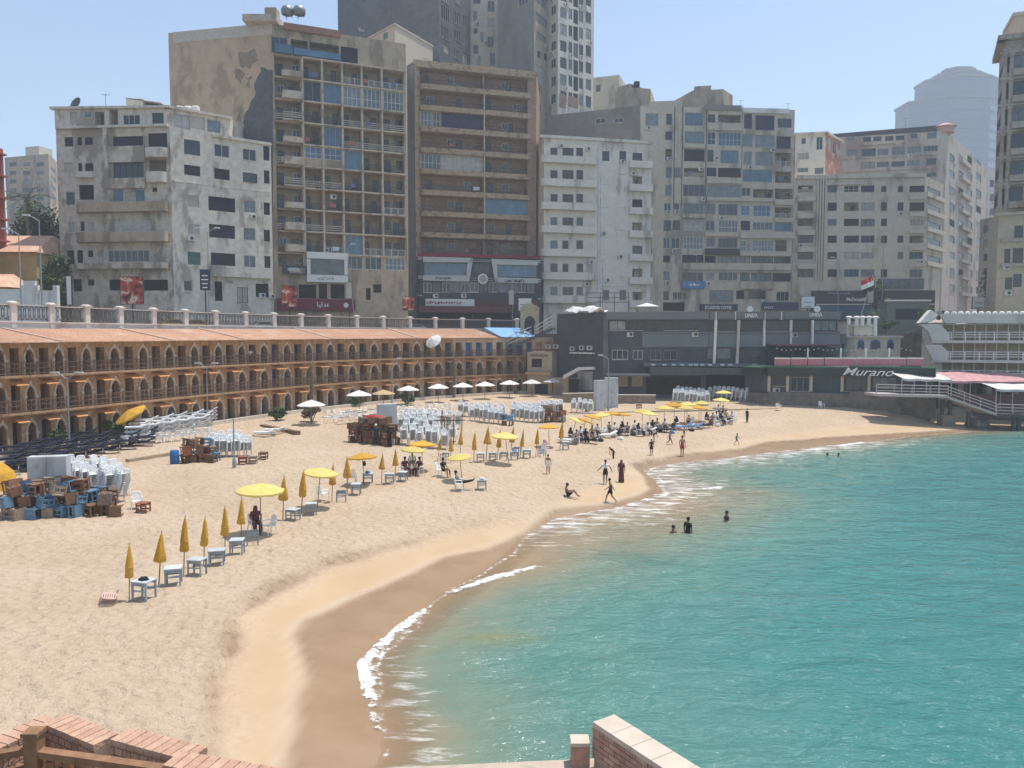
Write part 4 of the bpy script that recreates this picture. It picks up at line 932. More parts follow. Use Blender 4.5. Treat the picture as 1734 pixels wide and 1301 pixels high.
# ---- big beige house with glazed-in balconies
ze, zf = conv(1090, 150, 6.504), conv(1090, 330, 6.196)
b5 = Bld('apartment_building', 'wide beige apartment house whose balconies are glazed in with mixed blue panes', [(925, 151), (1083, 144.5), (1343, 147.2)], (1083, 179, 144.5), [CONC_DARK, BEIGE], depth=15)
fs5, f5 = b5.f
fs5.mt = CONC_GREY
fs5.op(320, 238, 372, 264, 'w', z4); fs5.op(415, 235, 458, 260, 'w', z4)
R5e = [(265, 405, 'awa.|bp|vv|w'), (475, 612, '.n.r|GG|aa|n'), (668, 803, '.o.n|gg|gg|L'), (870, 978, '.aar|nn|g.|l'), (1060, 1190, '.a.g|g.|wc|l')]
for r in [(20, 275, 160, 405, 'a'), (245, 275, 318, 405, 'w'), (455, 265, 652, 410, 'g'), (705, 285, 785, 382, 'b'), (820, 290, 1075, 385, 'p'), (1105, 280, 1195, 445, 'v'), (1230, 295, 1442, 462, 'v'), (1475, 330, 1630, 435, 'g'),
          (238, 475, 312, 568, 'v'), (450, 475, 668, 610, 'a'), (700, 480, 790, 618, 'G'), (822, 482, 1075, 632, 'G'), (1088, 500, 1200, 640, 'a'), (1225, 515, 1440, 648, 'a'), (1465, 530, 1620, 665, 'v'),
          (240, 668, 312, 795, 'p'), (445, 670, 672, 803, 'n'), (700, 675, 770, 810, 'g'), (845, 682, 1045, 825, 'g'), (1098, 695, 1190, 840, 'a'), (1230, 700, 1415, 850, 'g'), (1450, 710, 1625, 860, 'L'),
          (245, 870, 312, 985, 'a'), (330, 870, 410, 985, 'a'), (442, 878, 668, 970, 'r'), (692, 872, 800, 968, 'v'), (820, 875, 1070, 982, 'n'), (1092, 895, 1415, 1030, 'g'), (1448, 915, 1625, 1040, 'l'),
          (235, 1062, 308, 1185, 'a'), (435, 1060, 675, 1190, 'g'), (690, 1062, 1060, 1205, 'a'), (1078, 1090, 1180, 1185, 'w'), (1205, 1110, 1430, 1225, 'p'), (1445, 1105, 1640, 1222, 'l')]: f5.op(*r, ze)
for r in [(212, 85, 288, 170, 'w'), (308, 85, 375, 160, 'w'), (418, 88, 625, 205, 'a'), (650, 95, 752, 205, 'a'), (782, 98, 985, 215, 'a'), (1018, 115, 1115, 220, 'G'), (1150, 110, 1330, 225, 'G'), (1375, 130, 1555, 245, 'L'),
          (210, 268, 288, 378, 'b'), (302, 268, 380, 372, 'b'), (410, 255, 632, 385, 'g'), (645, 268, 748, 380, 'w'), (785, 270, 990, 395, 'W'), (1018, 275, 1118, 372, 'v'), (1145, 288, 1355, 372, 'w'), (1372, 298, 1560, 385, 'g'),
          (205, 450, 275, 565, 'w'), (290, 450, 380, 565, 'w'), (415, 438, 625, 572, 'W'), (655, 455, 745, 545, 'a'), (780, 455, 985, 560, 'a'), (1012, 480, 1075, 595, 'W'), (1140, 475, 1362, 595, 'W'), (1380, 475, 1500, 592, 'l'),
          (205, 640, 275, 710, 'n'), (405, 632, 628, 720, 'n'), (640, 640, 755, 735, 'n'), (775, 640, 1112, 738, 'b'), (1130, 648, 1355, 738, 'b'), (1368, 650, 1540, 738, 'b'),
          (205, 800, 272, 895, 'a'), (400, 815, 625, 905, 'g'), (645, 812, 742, 902, 'w'), (785, 812, 985, 902, 'w'), (1010, 815, 1110, 910, 'b'), (1125, 820, 1340, 910, 'b'), (1355, 822, 1550, 912, 'b'),
          (205, 1015, 262, 1105, 'b'), (305, 1020, 460, 1105, 'w'), (685, 1000, 940, 1130, 'a'), (972, 1005, 1055, 1095, 'n'), (1095, 1005, 1280, 1095, 'b'), (1390, 1015, 1525, 1115, 'w'), (205, 1130, 430, 1220, 'o')]: f5.op(*r, zf)
for r in ((440, 612, 672, 660), (690, 385, 1080, 468), (690, 985, 1072, 1050), (1445, 1225, 1640, 1285), (690, 1205, 1440, 1245)): f5.balcony(*r, 0.45, BEIGE, ze)
for r in ((1365, 55, 1565, 110), (1365, 245, 1560, 290), (1005, 395, 1565, 460), (1000, 600, 1545, 645), (400, 205, 632, 245), (400, 720, 1540, 790), (1005, 912, 1360, 990), (640, 395, 990, 440)): f5.balcony(*r, 0.55, BEIGE, zf)
for x in (333, 420): f5.box('drain_pipe', RAIL_D, x, 200, x + 5, 1290, 0.12, ze)
f5.box('vertical_joint', RAIL_D, 683, 190, 688, 1290, 0.10, ze); f5.box('vertical_joint', CONC_GREY, 1078, 190, 1083, 1290, 0.10, ze)
f5.box('roof_parapet', WHITEP, 1085, 222, 1600, 275, 0.25, ze); f5.box('roof_parapet', CONC_GREY, 665, 185, 1075, 245, 0.2, ze)
for x, y in ((625, 890), (275, 775), (790, 770)): f5.ac(x, y, ze)
for x, y in ((240, 925), (1195, 600), (250, 185), (340, 180)): f5.ac(x, y, zf)
b5.done()

# ---- lower cream house with fins, right of the beige one
z5 = conv(1320, 30, 2.454)
b6 = Bld('apartment_building', 'cream apartment house with vertical fins and a glazed corner above the coffee shops', [(1344, 150), (1567, 148), (1597, 156)], (1400, 300, 149), [CREAM, BEIGE], depth=12)
f6, f6s = b6.f
R6 = [(698, 726), (768, 803), (836, 866), (906, 936), (974, 1004), (1046, 1078)]
C6 = [(75, 140), (200, 238), (268, 330), (338, 395), (422, 447), (490, 515), (540, 603)]
rows_cols(f6, R6, C6, ['rbGvwwn', 'pnpabbb', 'panbb.W', 'bnnabbp', 'bnaw.ag', 'bbgab.a'], z5)
for k in range(5):
    f6s.op(1320 + 0, 0, 0, 0, 'n') if False else None
    y = 712 + 70 * k; f6s.op(612, y, 668, y + 26, 'b', z5); f6s.balcony(605, y + 28, 680, y + 45, 0.5, CREAM, z5); f6.balcony(68, y + 95 - 62, 145, y + 95 - 42, 0.7, CREAM, z5, 0.6, 0.0); f6.balcony(536, y + 28, 606, y + 45, 0.5, CREAM, z5)
for x in (150, 161, 172, 183): f6.box('fin', CREAM, x, 655, x + 6, 1095, 0.5, z5)
f6.box('cornice', CREAM, 70, 652, 605, 668, 0.4, z5); f6.box('ledge', CREAM, 195, 688, 350, 696, 0.4, z5)
for r in ((440, 1070, 465, 1100), (500, 700, 520, 720)): pass
b6.done()

# ---- white top-floor house between beige and pink ones
b6b = Bld('apartment_building', 'small white house with tall framed windows and a red corner behind the cream one', [(1345, 164), (1396, 163), (1421, 170)], (1390, 225, 163.5), [WHITE_WALL, mat('red_corner_paint', (0.40, 0.16, 0.11), 0.85, 0.15, 1.0, (0.45, 0.36, 0.28), 0.4, 0.5, 1)], depth=9)
z8 = conv(1340, 180, 5.419)
for r in ((92, 290, 135, 348, 'w'), (230, 280, 290, 400, 'w'), (55, 425, 165, 490, 'w'), (55, 565, 155, 605, 'a'), (215, 565, 295, 620, 'b')): b6b.f[0].op(*r, z8)
for r in ((340, 295, 365, 415, 'w'), (385, 320, 412, 440, 'w')): b6b.f[1].op(*r, z8)
b6b.cornice(0.5, 0.3, WHITE_WALL); b6b.done()

# ---- long pinkish block behind
b7 = Bld('apartment_building', 'long pinkish apartment block with roof sheds rising behind the cream house', [(1400, 180), (1600, 174), (1672, 214)], (1600, 222, 174), [PINKISH, PINKISH], depth=16)
f7, f7s = b7.f
for r in [(510, 275, 580, 320, 'a'), (660, 280, 730, 325, 'b'), (752, 278, 828, 322, 'b'), (860, 272, 938, 318, 'b'), (960, 270, 1040, 312, 'b'), (1095, 245, 1155, 300, 'a'), (1245, 240, 1335, 295, 'g'),
          (515, 400, 600, 450, 'b'), (645, 390, 775, 460, 'b'), (790, 390, 892, 450, 'a'), (920, 372, 1042, 450, 'a'), (1065, 368, 1192, 430, 'a'), (1215, 362, 1345, 415, 'a'), 
          (640, 512, 768, 570, 'b'), (782, 508, 900, 560, 'g'), (918, 505, 1040, 555, 'b'), (1060, 495, 1180, 548, 'a'), (1240, 480, 1328, 540, 'b'), (930, 625, 1040, 655, 'b'), (1060, 622, 1170, 655, 'a'), (1240, 610, 1330, 650, 'a')]: f7.op(*r, z8)
for k in range(9):
    for j in range(4):
        x = 1608 + 15 * j; y = 262 + 27.5 * k + 1.5 * j; f7s.op(x, y, x + 8.5, y + 12, 'baogb'[(k * 3 + j) % 5])
    f7s.balcony(1624, 276 + 27.5 * k, 1640, 282 + 27.5 * k, 0.8, PINKISH)
f7.box('ledge', PINKISH, 645, 328, 1045, 352, 0.5, z8); f7.box('ledge', PINKISH, 480, 458, 1350, 468, 0.3, z8); f7.box('ledge', PINKISH, 480, 575, 1350, 590, 0.3, z8)
SHEDM = mat('dark_roof_sheet', (0.06, 0.055, 0.055), 0.8, 0.2)
f7.place('roof_shed', MB().prism([(-3, 1), (f7.len - 1, 1), (f7.len - 1, 9), (-3, 9)], b7.zt + 0.01, [b7.zt + 1.0, b7.zt + 1.6, b7.zt + 1.9, b7.zt + 1.2]).mesh('roof_shed', SHEDM))
tz = b7.zt
f7.place('corner_turret', MB().lathe([(2.0, tz - 0.2), (2.0, tz + 1.2), (2.5, tz + 1.21), (0.1, tz + 2.2)], 8, (f7.len, 1.5)).mesh('corner_turret', mat('pink_turret', (0.55, 0.33, 0.26), 0.85, 0.1)))
b7.done()

# ---- ornate sandstone tower at the right edge
b8 = Bld('apartment_building', 'tall ornate sandstone block with columns and stacked balconies at the right edge', [(1684, 122), (1692, 114), (1800, 111)], (1692, 62, 114), [SANDSTONE, SANDSTONE], depth=16)
f8a, f8 = b8.f
zz = [f8.uz(1712, 85 + 44.5 * k)[1] for k in range(11)]
for k in range(9):
    za_, zb2 = zz[k] - 0.1, zz[k + 1] + 0.55
    for x0, x1, ty in ((1709, 1733, 'b'), (1736, 1756, 'b'), (1697, 1703, 'o')):
        f8.op_uz(f8.uz(x0, 300)[0], f8.uz(x1, 300)[0], zb2, za_ - 0.7, ty)
    f8a.op_uz(0.5 + 0.1, f8a.len - 0.6, zb2 + 0.3, za_ - 0.9, 'b')
    f8.place('ledge', MB().box(-0.55, f8.len, -0.55, -0.001, zz[k] - 0.55, zz[k] - 0.2).mesh('ledge', SANDSTONE))
    f8.balcony_uz(f8.uz(1707, 300)[0], f8.uz(1757, 300)[0], zz[k + 1] - 0.15, zz[k + 1] + 0.75, 1.1, SANDSTONE, 0.2, 0.2)
    for x in (1694, 1705): 
        u = f8.uz(x, 300)[0]; f8.place('half_column', MB().lathe([(0.42, zz[k + 1] - 0.2), (0.42, zz[k + 1] + 0.3), (0.3, zz[k + 1] + 0.4), (0.27, zz[k] - 1.1), (0.42, zz[k] - 0.9), (0.42, zz[k] - 0.56)], 8, (u, -0.25)).mesh('half_column', SANDSTONE))
b8.cornice(0.9, 0.7, SANDSTONE); b8.done()
f8.place('attic', MB().box(1.2, f8.len, 1.0, 8, b8.zt + 0.03, b8.zt + 3.0).box(1.0, f8.len, 0.8, 8.2, b8.zt + 3.0, b8.zt + 3.5).mesh('attic', PEACH))
b8b = Bld('sandstone_villa', 'low sandstone villa with tall windows below the ornate tower at the right edge', [(1693, 107.5), (1790, 105)], (1700, 360, 107), mat('pale_sandstone', (0.47, 0.37, 0.27), 0.88, 0.12, 1.5), depth=7)
for r in ((975, 865, 1012, 915, 'b'), (935, 960, 958, 1020, 'b'), (970, 958, 1012, 1020, 'b'), (970, 1065, 1005, 1120, 'b'), (1000, 780, 1016, 810, 'b')): b8b.f[0].op(*r, z5)
for x in (1702, 1716, 1745, 1765): b8b.f[0].op(x, 470, x + 12, 490, 'b'); b8b.f[0].op(x, 425, x + 12, 445, 'b')
b8b.cornice(0.5, 0.4); b8b.f[0].box('ledge', SANDSTONE, 1694, 403, 1780, 409, 0.4); b8b.f[0].box('ledge', SANDSTONE, 1694, 446, 1780, 451, 0.4); b8b.done()

# ---- hazy tower far behind, stepped round top
tw = thing('office_tower', 'hazy blue glass tower with a stepped round crown far behind', 'tower', (*xy_at(1600, 640), ROAD_Z)); po = Vector(tw.location)
YT = 640; px2m = YT / F
def ring8(cx, r, sq=0.7): return [(cx + r * math.cos(R(22.5 + 45 * k)), r * sq * math.sin(R(22.5 + 45 * k))) for k in range(8)]
def ztower(y): return (HZ - y) * px2m + CAMZ
TG = mat('tower_glass', (0.10, 0.15, 0.22), 0.25, 0.15, 0.05, spec=0.6)
for name, x0, x1, y0, y1, mt in (('shaft', 1516, 1672, 191, 560, TOWERBLUE), ('crown_drum', 1545, 1670, 155, 191, TOWERBLUE), ('crown_step', 1568, 1648, 143, 155, TOWERBLUE), ('crown_cap', 1583, 1632, 133, 143, TOWERBLUE)):
    c = ((x0 + x1) / 2 - 1600) * px2m; r = (x1 - x0) / 2 * px2m / math.cos(R(22.5))
    MB().prism(ring8(c, r), ztower(y1) - po.z, ztower(y0) - po.z).build(name, mt, tw)
    MB().prism(ring8(c, r * 1.03), ztower(y0) - po.z + 0.001, ztower(y0) - po.z + 1.6).build('rim', CONC_GREY, tw)
rr = (1672 - 1516) / 2 * px2m / math.cos(R(22.5))
oc = ring8((1594 - 1600) * px2m, rr)
for fi in (4, 5, 6, 7):
    a, b = Vector(oc[fi]), Vector(oc[(fi + 1) % 8]); d = b - a; n = Vector((d.y, -d.x)).normalized()
    nwin = max(3, int(d.length / 5.5))
    for row in range(17):
        z = ztower(205 + row * 15) - po.z
        me = cached(('tw', round(d.length), nwin), lambda: None)
        ctr = (a + b) / 2 + n * 0.15
        MB().box(-d.length * 0.46, d.length * 0.46, -0.2, 0.2, -2.1, 2.1).build('window_strip', TG, tw, (ctr.x, ctr.y, z), math.atan2(d.y, d.x))
MB().prism([(32, -6), (41, -6), (41, 16), (32, 16)], 0, ztower(168) - po.z).build('side_slab', TOWERBLUE, tw)
# slim pale block between the pink house and the sandstone tower
bb = Bld('apartment_building', 'slim pale distant block seen between the pink house and the sandstone tower', [(1650, 250), (1690, 246)], (1660, 292, 250), WHITE_WALL, depth=20)
for k in range(8):
    for j in range(3): bb.f[0].op(1654 + 11 * j, 305 + 24 * k, 1661 + 11 * j, 317 + 24 * k, 'b')
bb.done()
bb = Bld('apartment_building', 'narrow grey-brown block in the gap beside the sandstone tower', [(1662, 190), (1684, 186)], (1670, 370, 188), PINKISH, depth=12)
for k in range(5): bb.f[0].op(1665, 382 + 24 * k, 1672, 394 + 24 * k, 'b'); bb.f[0].op(1675, 382 + 24 * k, 1681, 394 + 24 * k, 'o')
bb.done()

# ---- towers rising out of the frame behind the brick block
z9 = conv(570, 0, 3.941)
t1 = Bld('tower_block', 'dark slate tower block with a blank end wall behind the brick house', [(576, 178), (745, 168), (797, 180)], (745, -70, 168), [CONC_DARK, CONC_DARK], depth=16)
for r in [(700, 45, 755, 138, 'w'), (790, 85, 828, 165, 'w'), (842, 110, 878, 180, 'w'), (700, 180, 752, 260, 'w'), (785, 205, 830, 270, 'w'), (842, 240, 878, 305, 'w'), (715, 300, 750, 360, 'c'), (785, 335, 820, 390, 'w'), (842, 360, 872, 440, 'c'), (705, -60, 750, 15, 'w'), (795, -30, 830, 30, 'a')]: t1.f[1].op(*r, z9)
t1.done()
t2 = Bld('tower_block', 'cream tower block with scattered windows between two dark grey walls', [(797, 181), (845, 181)], (820, -70, 181), CREAM, depth=12)
for r in [(912, -30, 960, 25, 'b'), (1005, 5, 1055, 80, 'w'), (908, 75, 940, 138, 'w'), (1005, 120, 1055, 178, 'w'), (915, 190, 940, 225, 'o'), (960, 215, 980, 285, 'a'), (1005, 245, 1050, 315, 'w'), (1022, 355, 1060, 440, 'w'), (912, 300, 945, 360, 'a')]: t2.f[0].op(*r, z9)
for x, y in ((950, 385), (995, 290), (940, 160)): t2.f[0].ac(x, y, z9)
t2.done()
t3 = Bld('tower_block', 'grey cement tower block with a tan balcony face beside the white tower', [(843, 171), (904, 163), (929, 169)], (904, -70, 163), [CONC_GREY, TAN], depth=12)
for r in [(1325, -30, 1400, 40, 'a'), (1328, 105, 1405, 170, 'a'), (1340, 340, 1362, 390, 'o'), (1382, 360, 1408, 405, 'o'), (1325, 455, 1410, 570, 'g'), (1330, 580, 1360, 630, 'w'), (1328, 690, 1365, 740, 'w'), (1335, 230, 1400, 275, 'b')]: t3.f[1].op(*r, z9)
t3.f[0].op(1215, -20, 1275, 35, 'w', z9); t3.done()
t4 = Bld('tower_block', 'tall white tower block with a grid of dark windows rising past the frame', [(927, 168), (944, 165), (1004, 172)], (944, -70, 165), [CREAM, WHITE_WALL], depth=14)
for k in range(-2, 6):
    for j, (x0, x1, ch) in enumerate([(1492, 1535, 'b'), (1548, 1573, 'b'), (1580, 1612, 'n'), (1618, 1645, 'b'), (1662, 1698, 'b')]):
        y = 50 + 112 * k + 8 * j; t4.f[1].op(x0, y, x1, y + (72 if ch == 'b' else 95), ch if (k + j) % 4 else 'a', z9)
    t4.f[0].op(1430, 40 + 118 * k, 1462, 40 + 118 * k + 62, 'w', z9)
t4.f[1].box('red_panel', BRICKRED, 1485, 630, 1530, 720, 0.05, z9); t4.f[1].box('red_panel', BRICKRED, 1545, 650, 1612, 720, 0.05, z9)
t4.done()
# ---- peach stair box and cream blocks on the skyline
pb = Bld('rooftop_block', 'peach painted roof block with one small brown window above the brick house', [(614, 158), (671, 149), (734, 160)], (671, 40, 149), [PEACH, mat('pale_peach_paint', (0.60, 0.50, 0.38), 0.85, 0.06)], depth=6)
pb.f[0].op(312, 222, 342, 262, 'e', z9); pb.cornice(0.15, 0.3, PEACH); pb.done()
for verts, top, lab in (([(1003, 176), (1047, 174)], (1003, 132, 176), 'cream block with a low stair head beside the white tower'), ([(1040, 160), (1066, 157), (1100, 158)], (1066, 148, 157), 'cream stepped roof block with a water tank above the dark grey wall'),
                        ([(1095, 158), (1180, 157)], (1130, 172, 158), 'low cream parapet block behind the beige house roof'), ([(10, 250), (84, 245), (97, 255)], (50, 262, 246), 'distant pale apartment block behind the palm at the left edge'),
                        ([(1170, 154), (1222, 153), (1238, 157)], (1200, 151, 153), 'crumbling tan lift house on the beige house roof')):
    q = Bld('apartment_building', lab, verts, top, CREAM if 'tan' not in lab else TAN, depth=7, cat='building')
    if 'distant' in lab:
        for k in range(6):
            for j in range(3): q.f[0].op(16 + 23 * j, 275 + 14.5 * k, 28 + 23 * j, 282 + 14.5 * k, 'ba'[(k + j) % 2])
        q.f[0].place('stair_head', MB().box(7.5, 13, 1, 6, q.zt + 0.01, q.zt + 3.0).mesh('stair_head', CREAM))
        for k in range(4): q.f[1].op(86, 285 + 15 * k, 94, 292 + 15 * k, 'g')
    elif 'tan' in lab: q.f[0].place('upper_box', MB().box(0.4, 3.6, 0.3, 4, q.zt + 0.01, q.zt + 0.9).mesh('upper_box', TAN))
    else: q.f[0].op(verts[0][0] + 6, top[1] + 12, verts[0][0] + 14, top[1] + 24, 'a')
    q.done()
# ---- red building sliver and yellow house at the left edge
rb = Bld('apartment_building', 'dark red building sliver with projecting floor slabs at the left edge', [(-130, 91), (-64, 91)], (-20, 226, 91), REDWALL, depth=7.6)
for k in range(5): rb.f[0].place('floor_slab', MB().box(-0.6, rb.f[0].len + 0.6, -0.6, 7.4, rb.zt - 0.9 - 2.7 * k, rb.zt - 0.7 - 2.7 * k).mesh('floor_slab', REDWALL)); rb.f[0].op_uz(1, 3, rb.zt - 3 - 2.7 * k, rb.zt - 1.5 - 2.7 * k, 'b')
rb.done()
yh = thing('yellow_house', 'small yellow house with an orange tiled hip roof at the left edge', 'house', (*xy_at(20, 97), ROAD_Z)); po = Vector(yh.location)
def hx(px, Y): return xy_at(px, Y)[0] - po.x
MB().box(hx(-60, 97), hx(66, 97), 0, 10, 0, 10.1).build('wall', YELLOWWALL, yh)
x0, x1 = hx(-70, 97), hx(72, 97); zr = at_Y(20, 428, 97).z - po.z; zr2 = at_Y(20, 396, 100).z - po.z
m = MB(); m.quad((x0, -1, zr), (x1, -1, zr), (x1 - 1.0, 5, zr2), (x0, 5, zr2)); m.quad((x1, -1, zr), (x1, 11, zr), (x1 - 1.0, 5, zr2)); m.quad((x0, -1, zr - 0.02), (x0, 11, zr - 0.02), (x1, 11, zr - 0.02), (x1, -1, zr - 0.02)); m.quad((x1, 11, zr), (x0, 11, zr), (x0, 5, zr2), (x1 - 1.0, 5, zr2))
m.build('tiled_roof', TILE, yh)
for k in range(3): 
    o = MB().box(0, 1.1, -0.05, 0.02, 0, 1.6).build('window', FRAME_B, yh, (hx(5 + 18 * k, 97), 0, 3.0)); MB().box(0.1, 1.0, -0.06, -0.052, 0.1, 1.5).build('pane', GLASS, o)
m = MB(); xa, xb = hx(-60, 92), hx(26, 92); zq = at_Y(10, 487, 92).z - po.z; zq2 = at_Y(10, 465, 95).z - po.z
m.quad((xa, -6, zq), (xb, -6, zq), (xb - 1.5, -2.5, zq2), (xa, -2.5, zq2)); m.quad((xb, -6, zq), (xb, -0.5, zq), (xb - 1.5, -2.5, zq2)); m.quad((xa, -6, zq - 0.02), (xa, -0.5, zq - 0.02), (xb, -0.5, zq - 0.02), (xb, -6, zq - 0.02)); m.build('porch_roof', TILE, yh)
MB().box(xa, xb - 0.6, -5.4, -0.6, 0, zq - 0.03).build('porch_wall', YELLOWWALL, yh)
gw = thing('garden_wall', 'white garden wall with square piers in front of the yellow house', 'wall', (*xy_at(40, 88), ROAD_Z)); po = Vector(gw.location)
for x0, x1, y in ((-60, 42, 490), (44, 64, 476), (66, 97, 492)):
    MB().box(xy_at(x0, 88)[0] - po.x, xy_at(x1, 88)[0] - po.x, -0.15, 0.15, 0, at_Y(20, y, 88).z - po.z).build('wall_section', WHITEP, gw)
for x in (43, 65, 98): MB().box(xy_at(x, 88)[0] - po.x - 0.25, xy_at(x, 88)[0] - po.x + 0.25, -0.25, 0.25, 0, at_Y(20, 488, 88).z - po.z + 0.3).build('pier', WHITEP, gw)
# ================================================================== restaurants and shopfronts
def fpoly(s, name, mt, pts, out=0.1, back=0.0, cv=IDENT):
    """flat panel on a facade with a pixel outline, `out` metres proud and really that thick"""
    q = [s.uz(*cv(*p)) for p in pts]; n = len(q); m = MB()
    m.v = [(u, -out, z) for u, z in q] + [(u, back, z) for u, z in q]
    a = sum(q[i][0] * q[(i + 1) % n][1] - q[(i + 1) % n][0] * q[i][1] for i in range(n))
    idx = list(range(n)) if a > 0 else list(range(n - 1, -1, -1)); m.f.append(tuple(idx)); m.f.append(tuple(n + i for i in reversed(idx)))
    for k in range(n): i, j = idx[k], idx[(k + 1) % n]; m.f.append((j, i, n + i, n + j))
    return s.place(name, m.mesh(name, mt))
def ftext(s, body, px, py, hpx, mt, out=0.12, wpx=None, cv=IDENT, shear=0.0, parent=None, bold=0.0, k=1.35):
    a, b = cv(px, py), cv(px, py + hpx); u, z = s.uz(*a); h = abs(z - s.uz(*b)[1]); w = None
    if wpx: w = abs(s.uz(*cv(px + wpx, py))[0] - u)
    me = text_mesh(body, h * k, mt, 0.02, shear, width=w, bold=bold); o = s.place('sign_lettering', me, u, -out - 0.02, z)
    return o
def fmarks(s, px, py, hpx, mt, out, wpx, cv=IDENT, n=7, seed=1):
    """lettering too blurred to read: a row of irregular strokes"""
    a, b = cv(px, py), cv(px, py + hpx); u, z = s.uz(*a); h = abs(z - s.uz(*b)[1]); w = abs(s.uz(*cv(px + wpx, py))[0] - u); rr = random.Random(seed); m = MB(); x = -w / 2
    for k in range(n):
        ww = w / n * rr.uniform(0.6, 0.9); z0, z1 = -h / 2 * rr.uniform(0.5, 1), h / 2 * rr.uniform(0.4, 1)
        m.box(x, x + ww * 0.3, -0.03, 0, z0, z1); m.box(x + ww * 0.3, x + ww, -0.03, 0, rr.choice((z0, z1 - h * 0.2)), 0 + z1 if rr.random() < 0.3 else z0 + h * 0.25); x += w / n
    return s.place('sign_lettering', m.mesh('sign_lettering', mt), u, -out - 0.02, z)
Fac.poly = fpoly; Fac.text = ftext; Fac.marks = fmarks
def ragged(pts, amp, seed, n=3):
    rr = random.Random(seed)
    for _ in range(n):
        out = []
        for a, b in zip(pts, pts[1:] + pts[:1]):
            out += [a, ((a[0] + b[0]) / 2 + rr.uniform(-amp, amp), (a[1] + b[1]) / 2 + rr.uniform(-amp, amp))] if b[0] < 446 or a[0] < 446 else [a]
        pts = out; amp *= 0.55
    return pts
for f, cv in fpoly_late:
    for k, pts in enumerate(([(402, 262), (446, 278), (446, 900), (322, 900), (330, 520), (352, 430), (372, 330)], [(316, 204), (372, 190), (392, 236), (352, 272), (312, 250)], [(300, 268), (338, 290), (322, 330), (296, 308)], [(340, 300), (366, 296), (362, 350), (340, 344)], [(306, 430), (328, 420), (322, 480), (304, 470)])):
        f.poly('bare_cement_patch', mat('damp_render_patch', (0.27, 0.215, 0.16), 0.92, 0.2, 1.5) if k else CONC_DARK, ragged(pts, 11, 5 + k), 0.012, 0, cv)
LETTER_W = mat('white_lettering', (0.80, 0.79, 0.76), 0.5, 0.02)
LETTER_K = mat('dark_lettering', (0.03, 0.03, 0.03), 0.5, 0.02)
SIGN_NAVY = mat('navy_sign_board', (0.035, 0.05, 0.085), 0.5, 0.1)
SIGN_WHITE = mat('white_sign_board', (0.66, 0.65, 0.62), 0.5, 0.04)
SIGN_RED = mat('maroon_sign_board', (0.16, 0.018, 0.03), 0.5, 0.1)
def poster_material():
    m = bpy.data.materials.new('printed_poster'); m.use_nodes = True; N, L = m.node_tree.nodes, m.node_tree.links; b = N['Principled BSDF']
    tc = N.new('ShaderNodeTexCoord'); n = N.new('ShaderNodeTexNoise'); n.inputs['Scale'].default_value = 1.1; n.inputs['Detail'].default_value = 3; n.inputs['Distortion'].default_value = 0.8; L.new(tc.outputs['Object'], n.inputs['Vector'])
    r = N.new('ShaderNodeValToRGB'); r.color_ramp.interpolation = 'CONSTANT'; e = r.color_ramp.elements
    e[0].position = 0; e[0].color = (0.05, 0.012, 0.012, 1); e[1].position = 0.40; e[1].color = (0.36, 0.035, 0.025, 1)
    for p, c in ((0.50, (0.42, 0.10, 0.05)), (0.56, (0.62, 0.48, 0.36)), (0.64, (0.30, 0.02, 0.02))): q = e.new(p); q.color = (*c, 1)
    L.new(n.outputs['Fac'], r.inputs['Fac']); L.new(r.outputs['Color'], b.inputs['Base Color']); b.inputs['Roughness'].default_value = 0.4
    return m
POSTER = poster_material()

# ---- shopfront below the brick house
zq = conv(690, 400, 6.42)
DARK_SHOP = mat('dark_shop_cladding', (0.045, 0.05, 0.06), 0.45, 0.15)
PALE_PANEL = mat('pale_shop_panel', (0.42, 0.43, 0.41), 0.4, 0.05)
CRIMSON = mat('crimson_trim', (0.20, 0.012, 0.035), 0.5, 0.1)
sf = Bld('shop_front', 'two-storey dark shopfront with angular pale frames and a round badge under the brick house', [(709, 125.5), (917, 130.5)], (720, 433, 125.5), DARK_SHOP, depth=5.0, cat='shopfront')
f = sf.f[0]
for r in [(185, 295, 640, 425, 'g'), (720, 300, 895, 410, 'b'), (965, 320, 1405, 440, 'g'), (130, 840, 700, 900, 'o'), (720, 820, 1120, 900, 'o')]: f.op(*r, zq)
for k in range(12): f.op(172 + 102 * k, 505, 172 + 102 * k + 92, 612, 'wbwaw'[k % 5], zq)
f.box('red_trim', CRIMSON, 110, 205, 1440, 235, 0.5, zq)
for pts in ([(165, 225), (708, 240), (690, 290), (165, 285)], [(165, 425), (648, 432), (630, 497), (165, 485)], [(708, 240), (668, 497), (628, 497), (648, 285), (690, 285)][:4],
            [(905, 250), (1412, 268), (1412, 322), (950, 312)], [(950, 505), (940, 450), (1412, 462), (1412, 518)], [(905, 250), (950, 312), (968, 312), (975, 506), (948, 506)]):
    f.poly('pale_frame', PALE_PANEL, pts, 0.45, 0, zq)
for y in (225, 245, 432, 452, 640): f.box('side_fin', FRAME_W, 112, y, 160, y + 8, 0.3, zq); f.box('side_fin', FRAME_W, 1413, y + 38, 1442, y + 46, 0.3, zq)
for y in (258, 275, 455, 480): f.box('centre_fin', FRAME_A, 690, y, 930, y + 7, 0.2, zq)
uu, zz_ = f.uz(*zq(812, 468)); bdg = f.place('round_badge', MB().lathe([(0.85, 0), (0.85, 0.12), (0.78, 0.14)], 24).xf(Matrix.Rotation(R(90), 4, 'X')).mesh('round_badge', SIGN_WHITE), uu, -0.46, zz_)
link('badge_ring', MB().lathe([(0.62, 0.13), (0.62, 0.17), (0.5, 0.175)], 20).xf(Matrix.Rotation(R(90), 4, 'X')).mesh('badge_ring', FRAME_A), bdg)
f.marks(390, 460, 40, LETTER_K, 0.46, 175, zq, 8, 3)
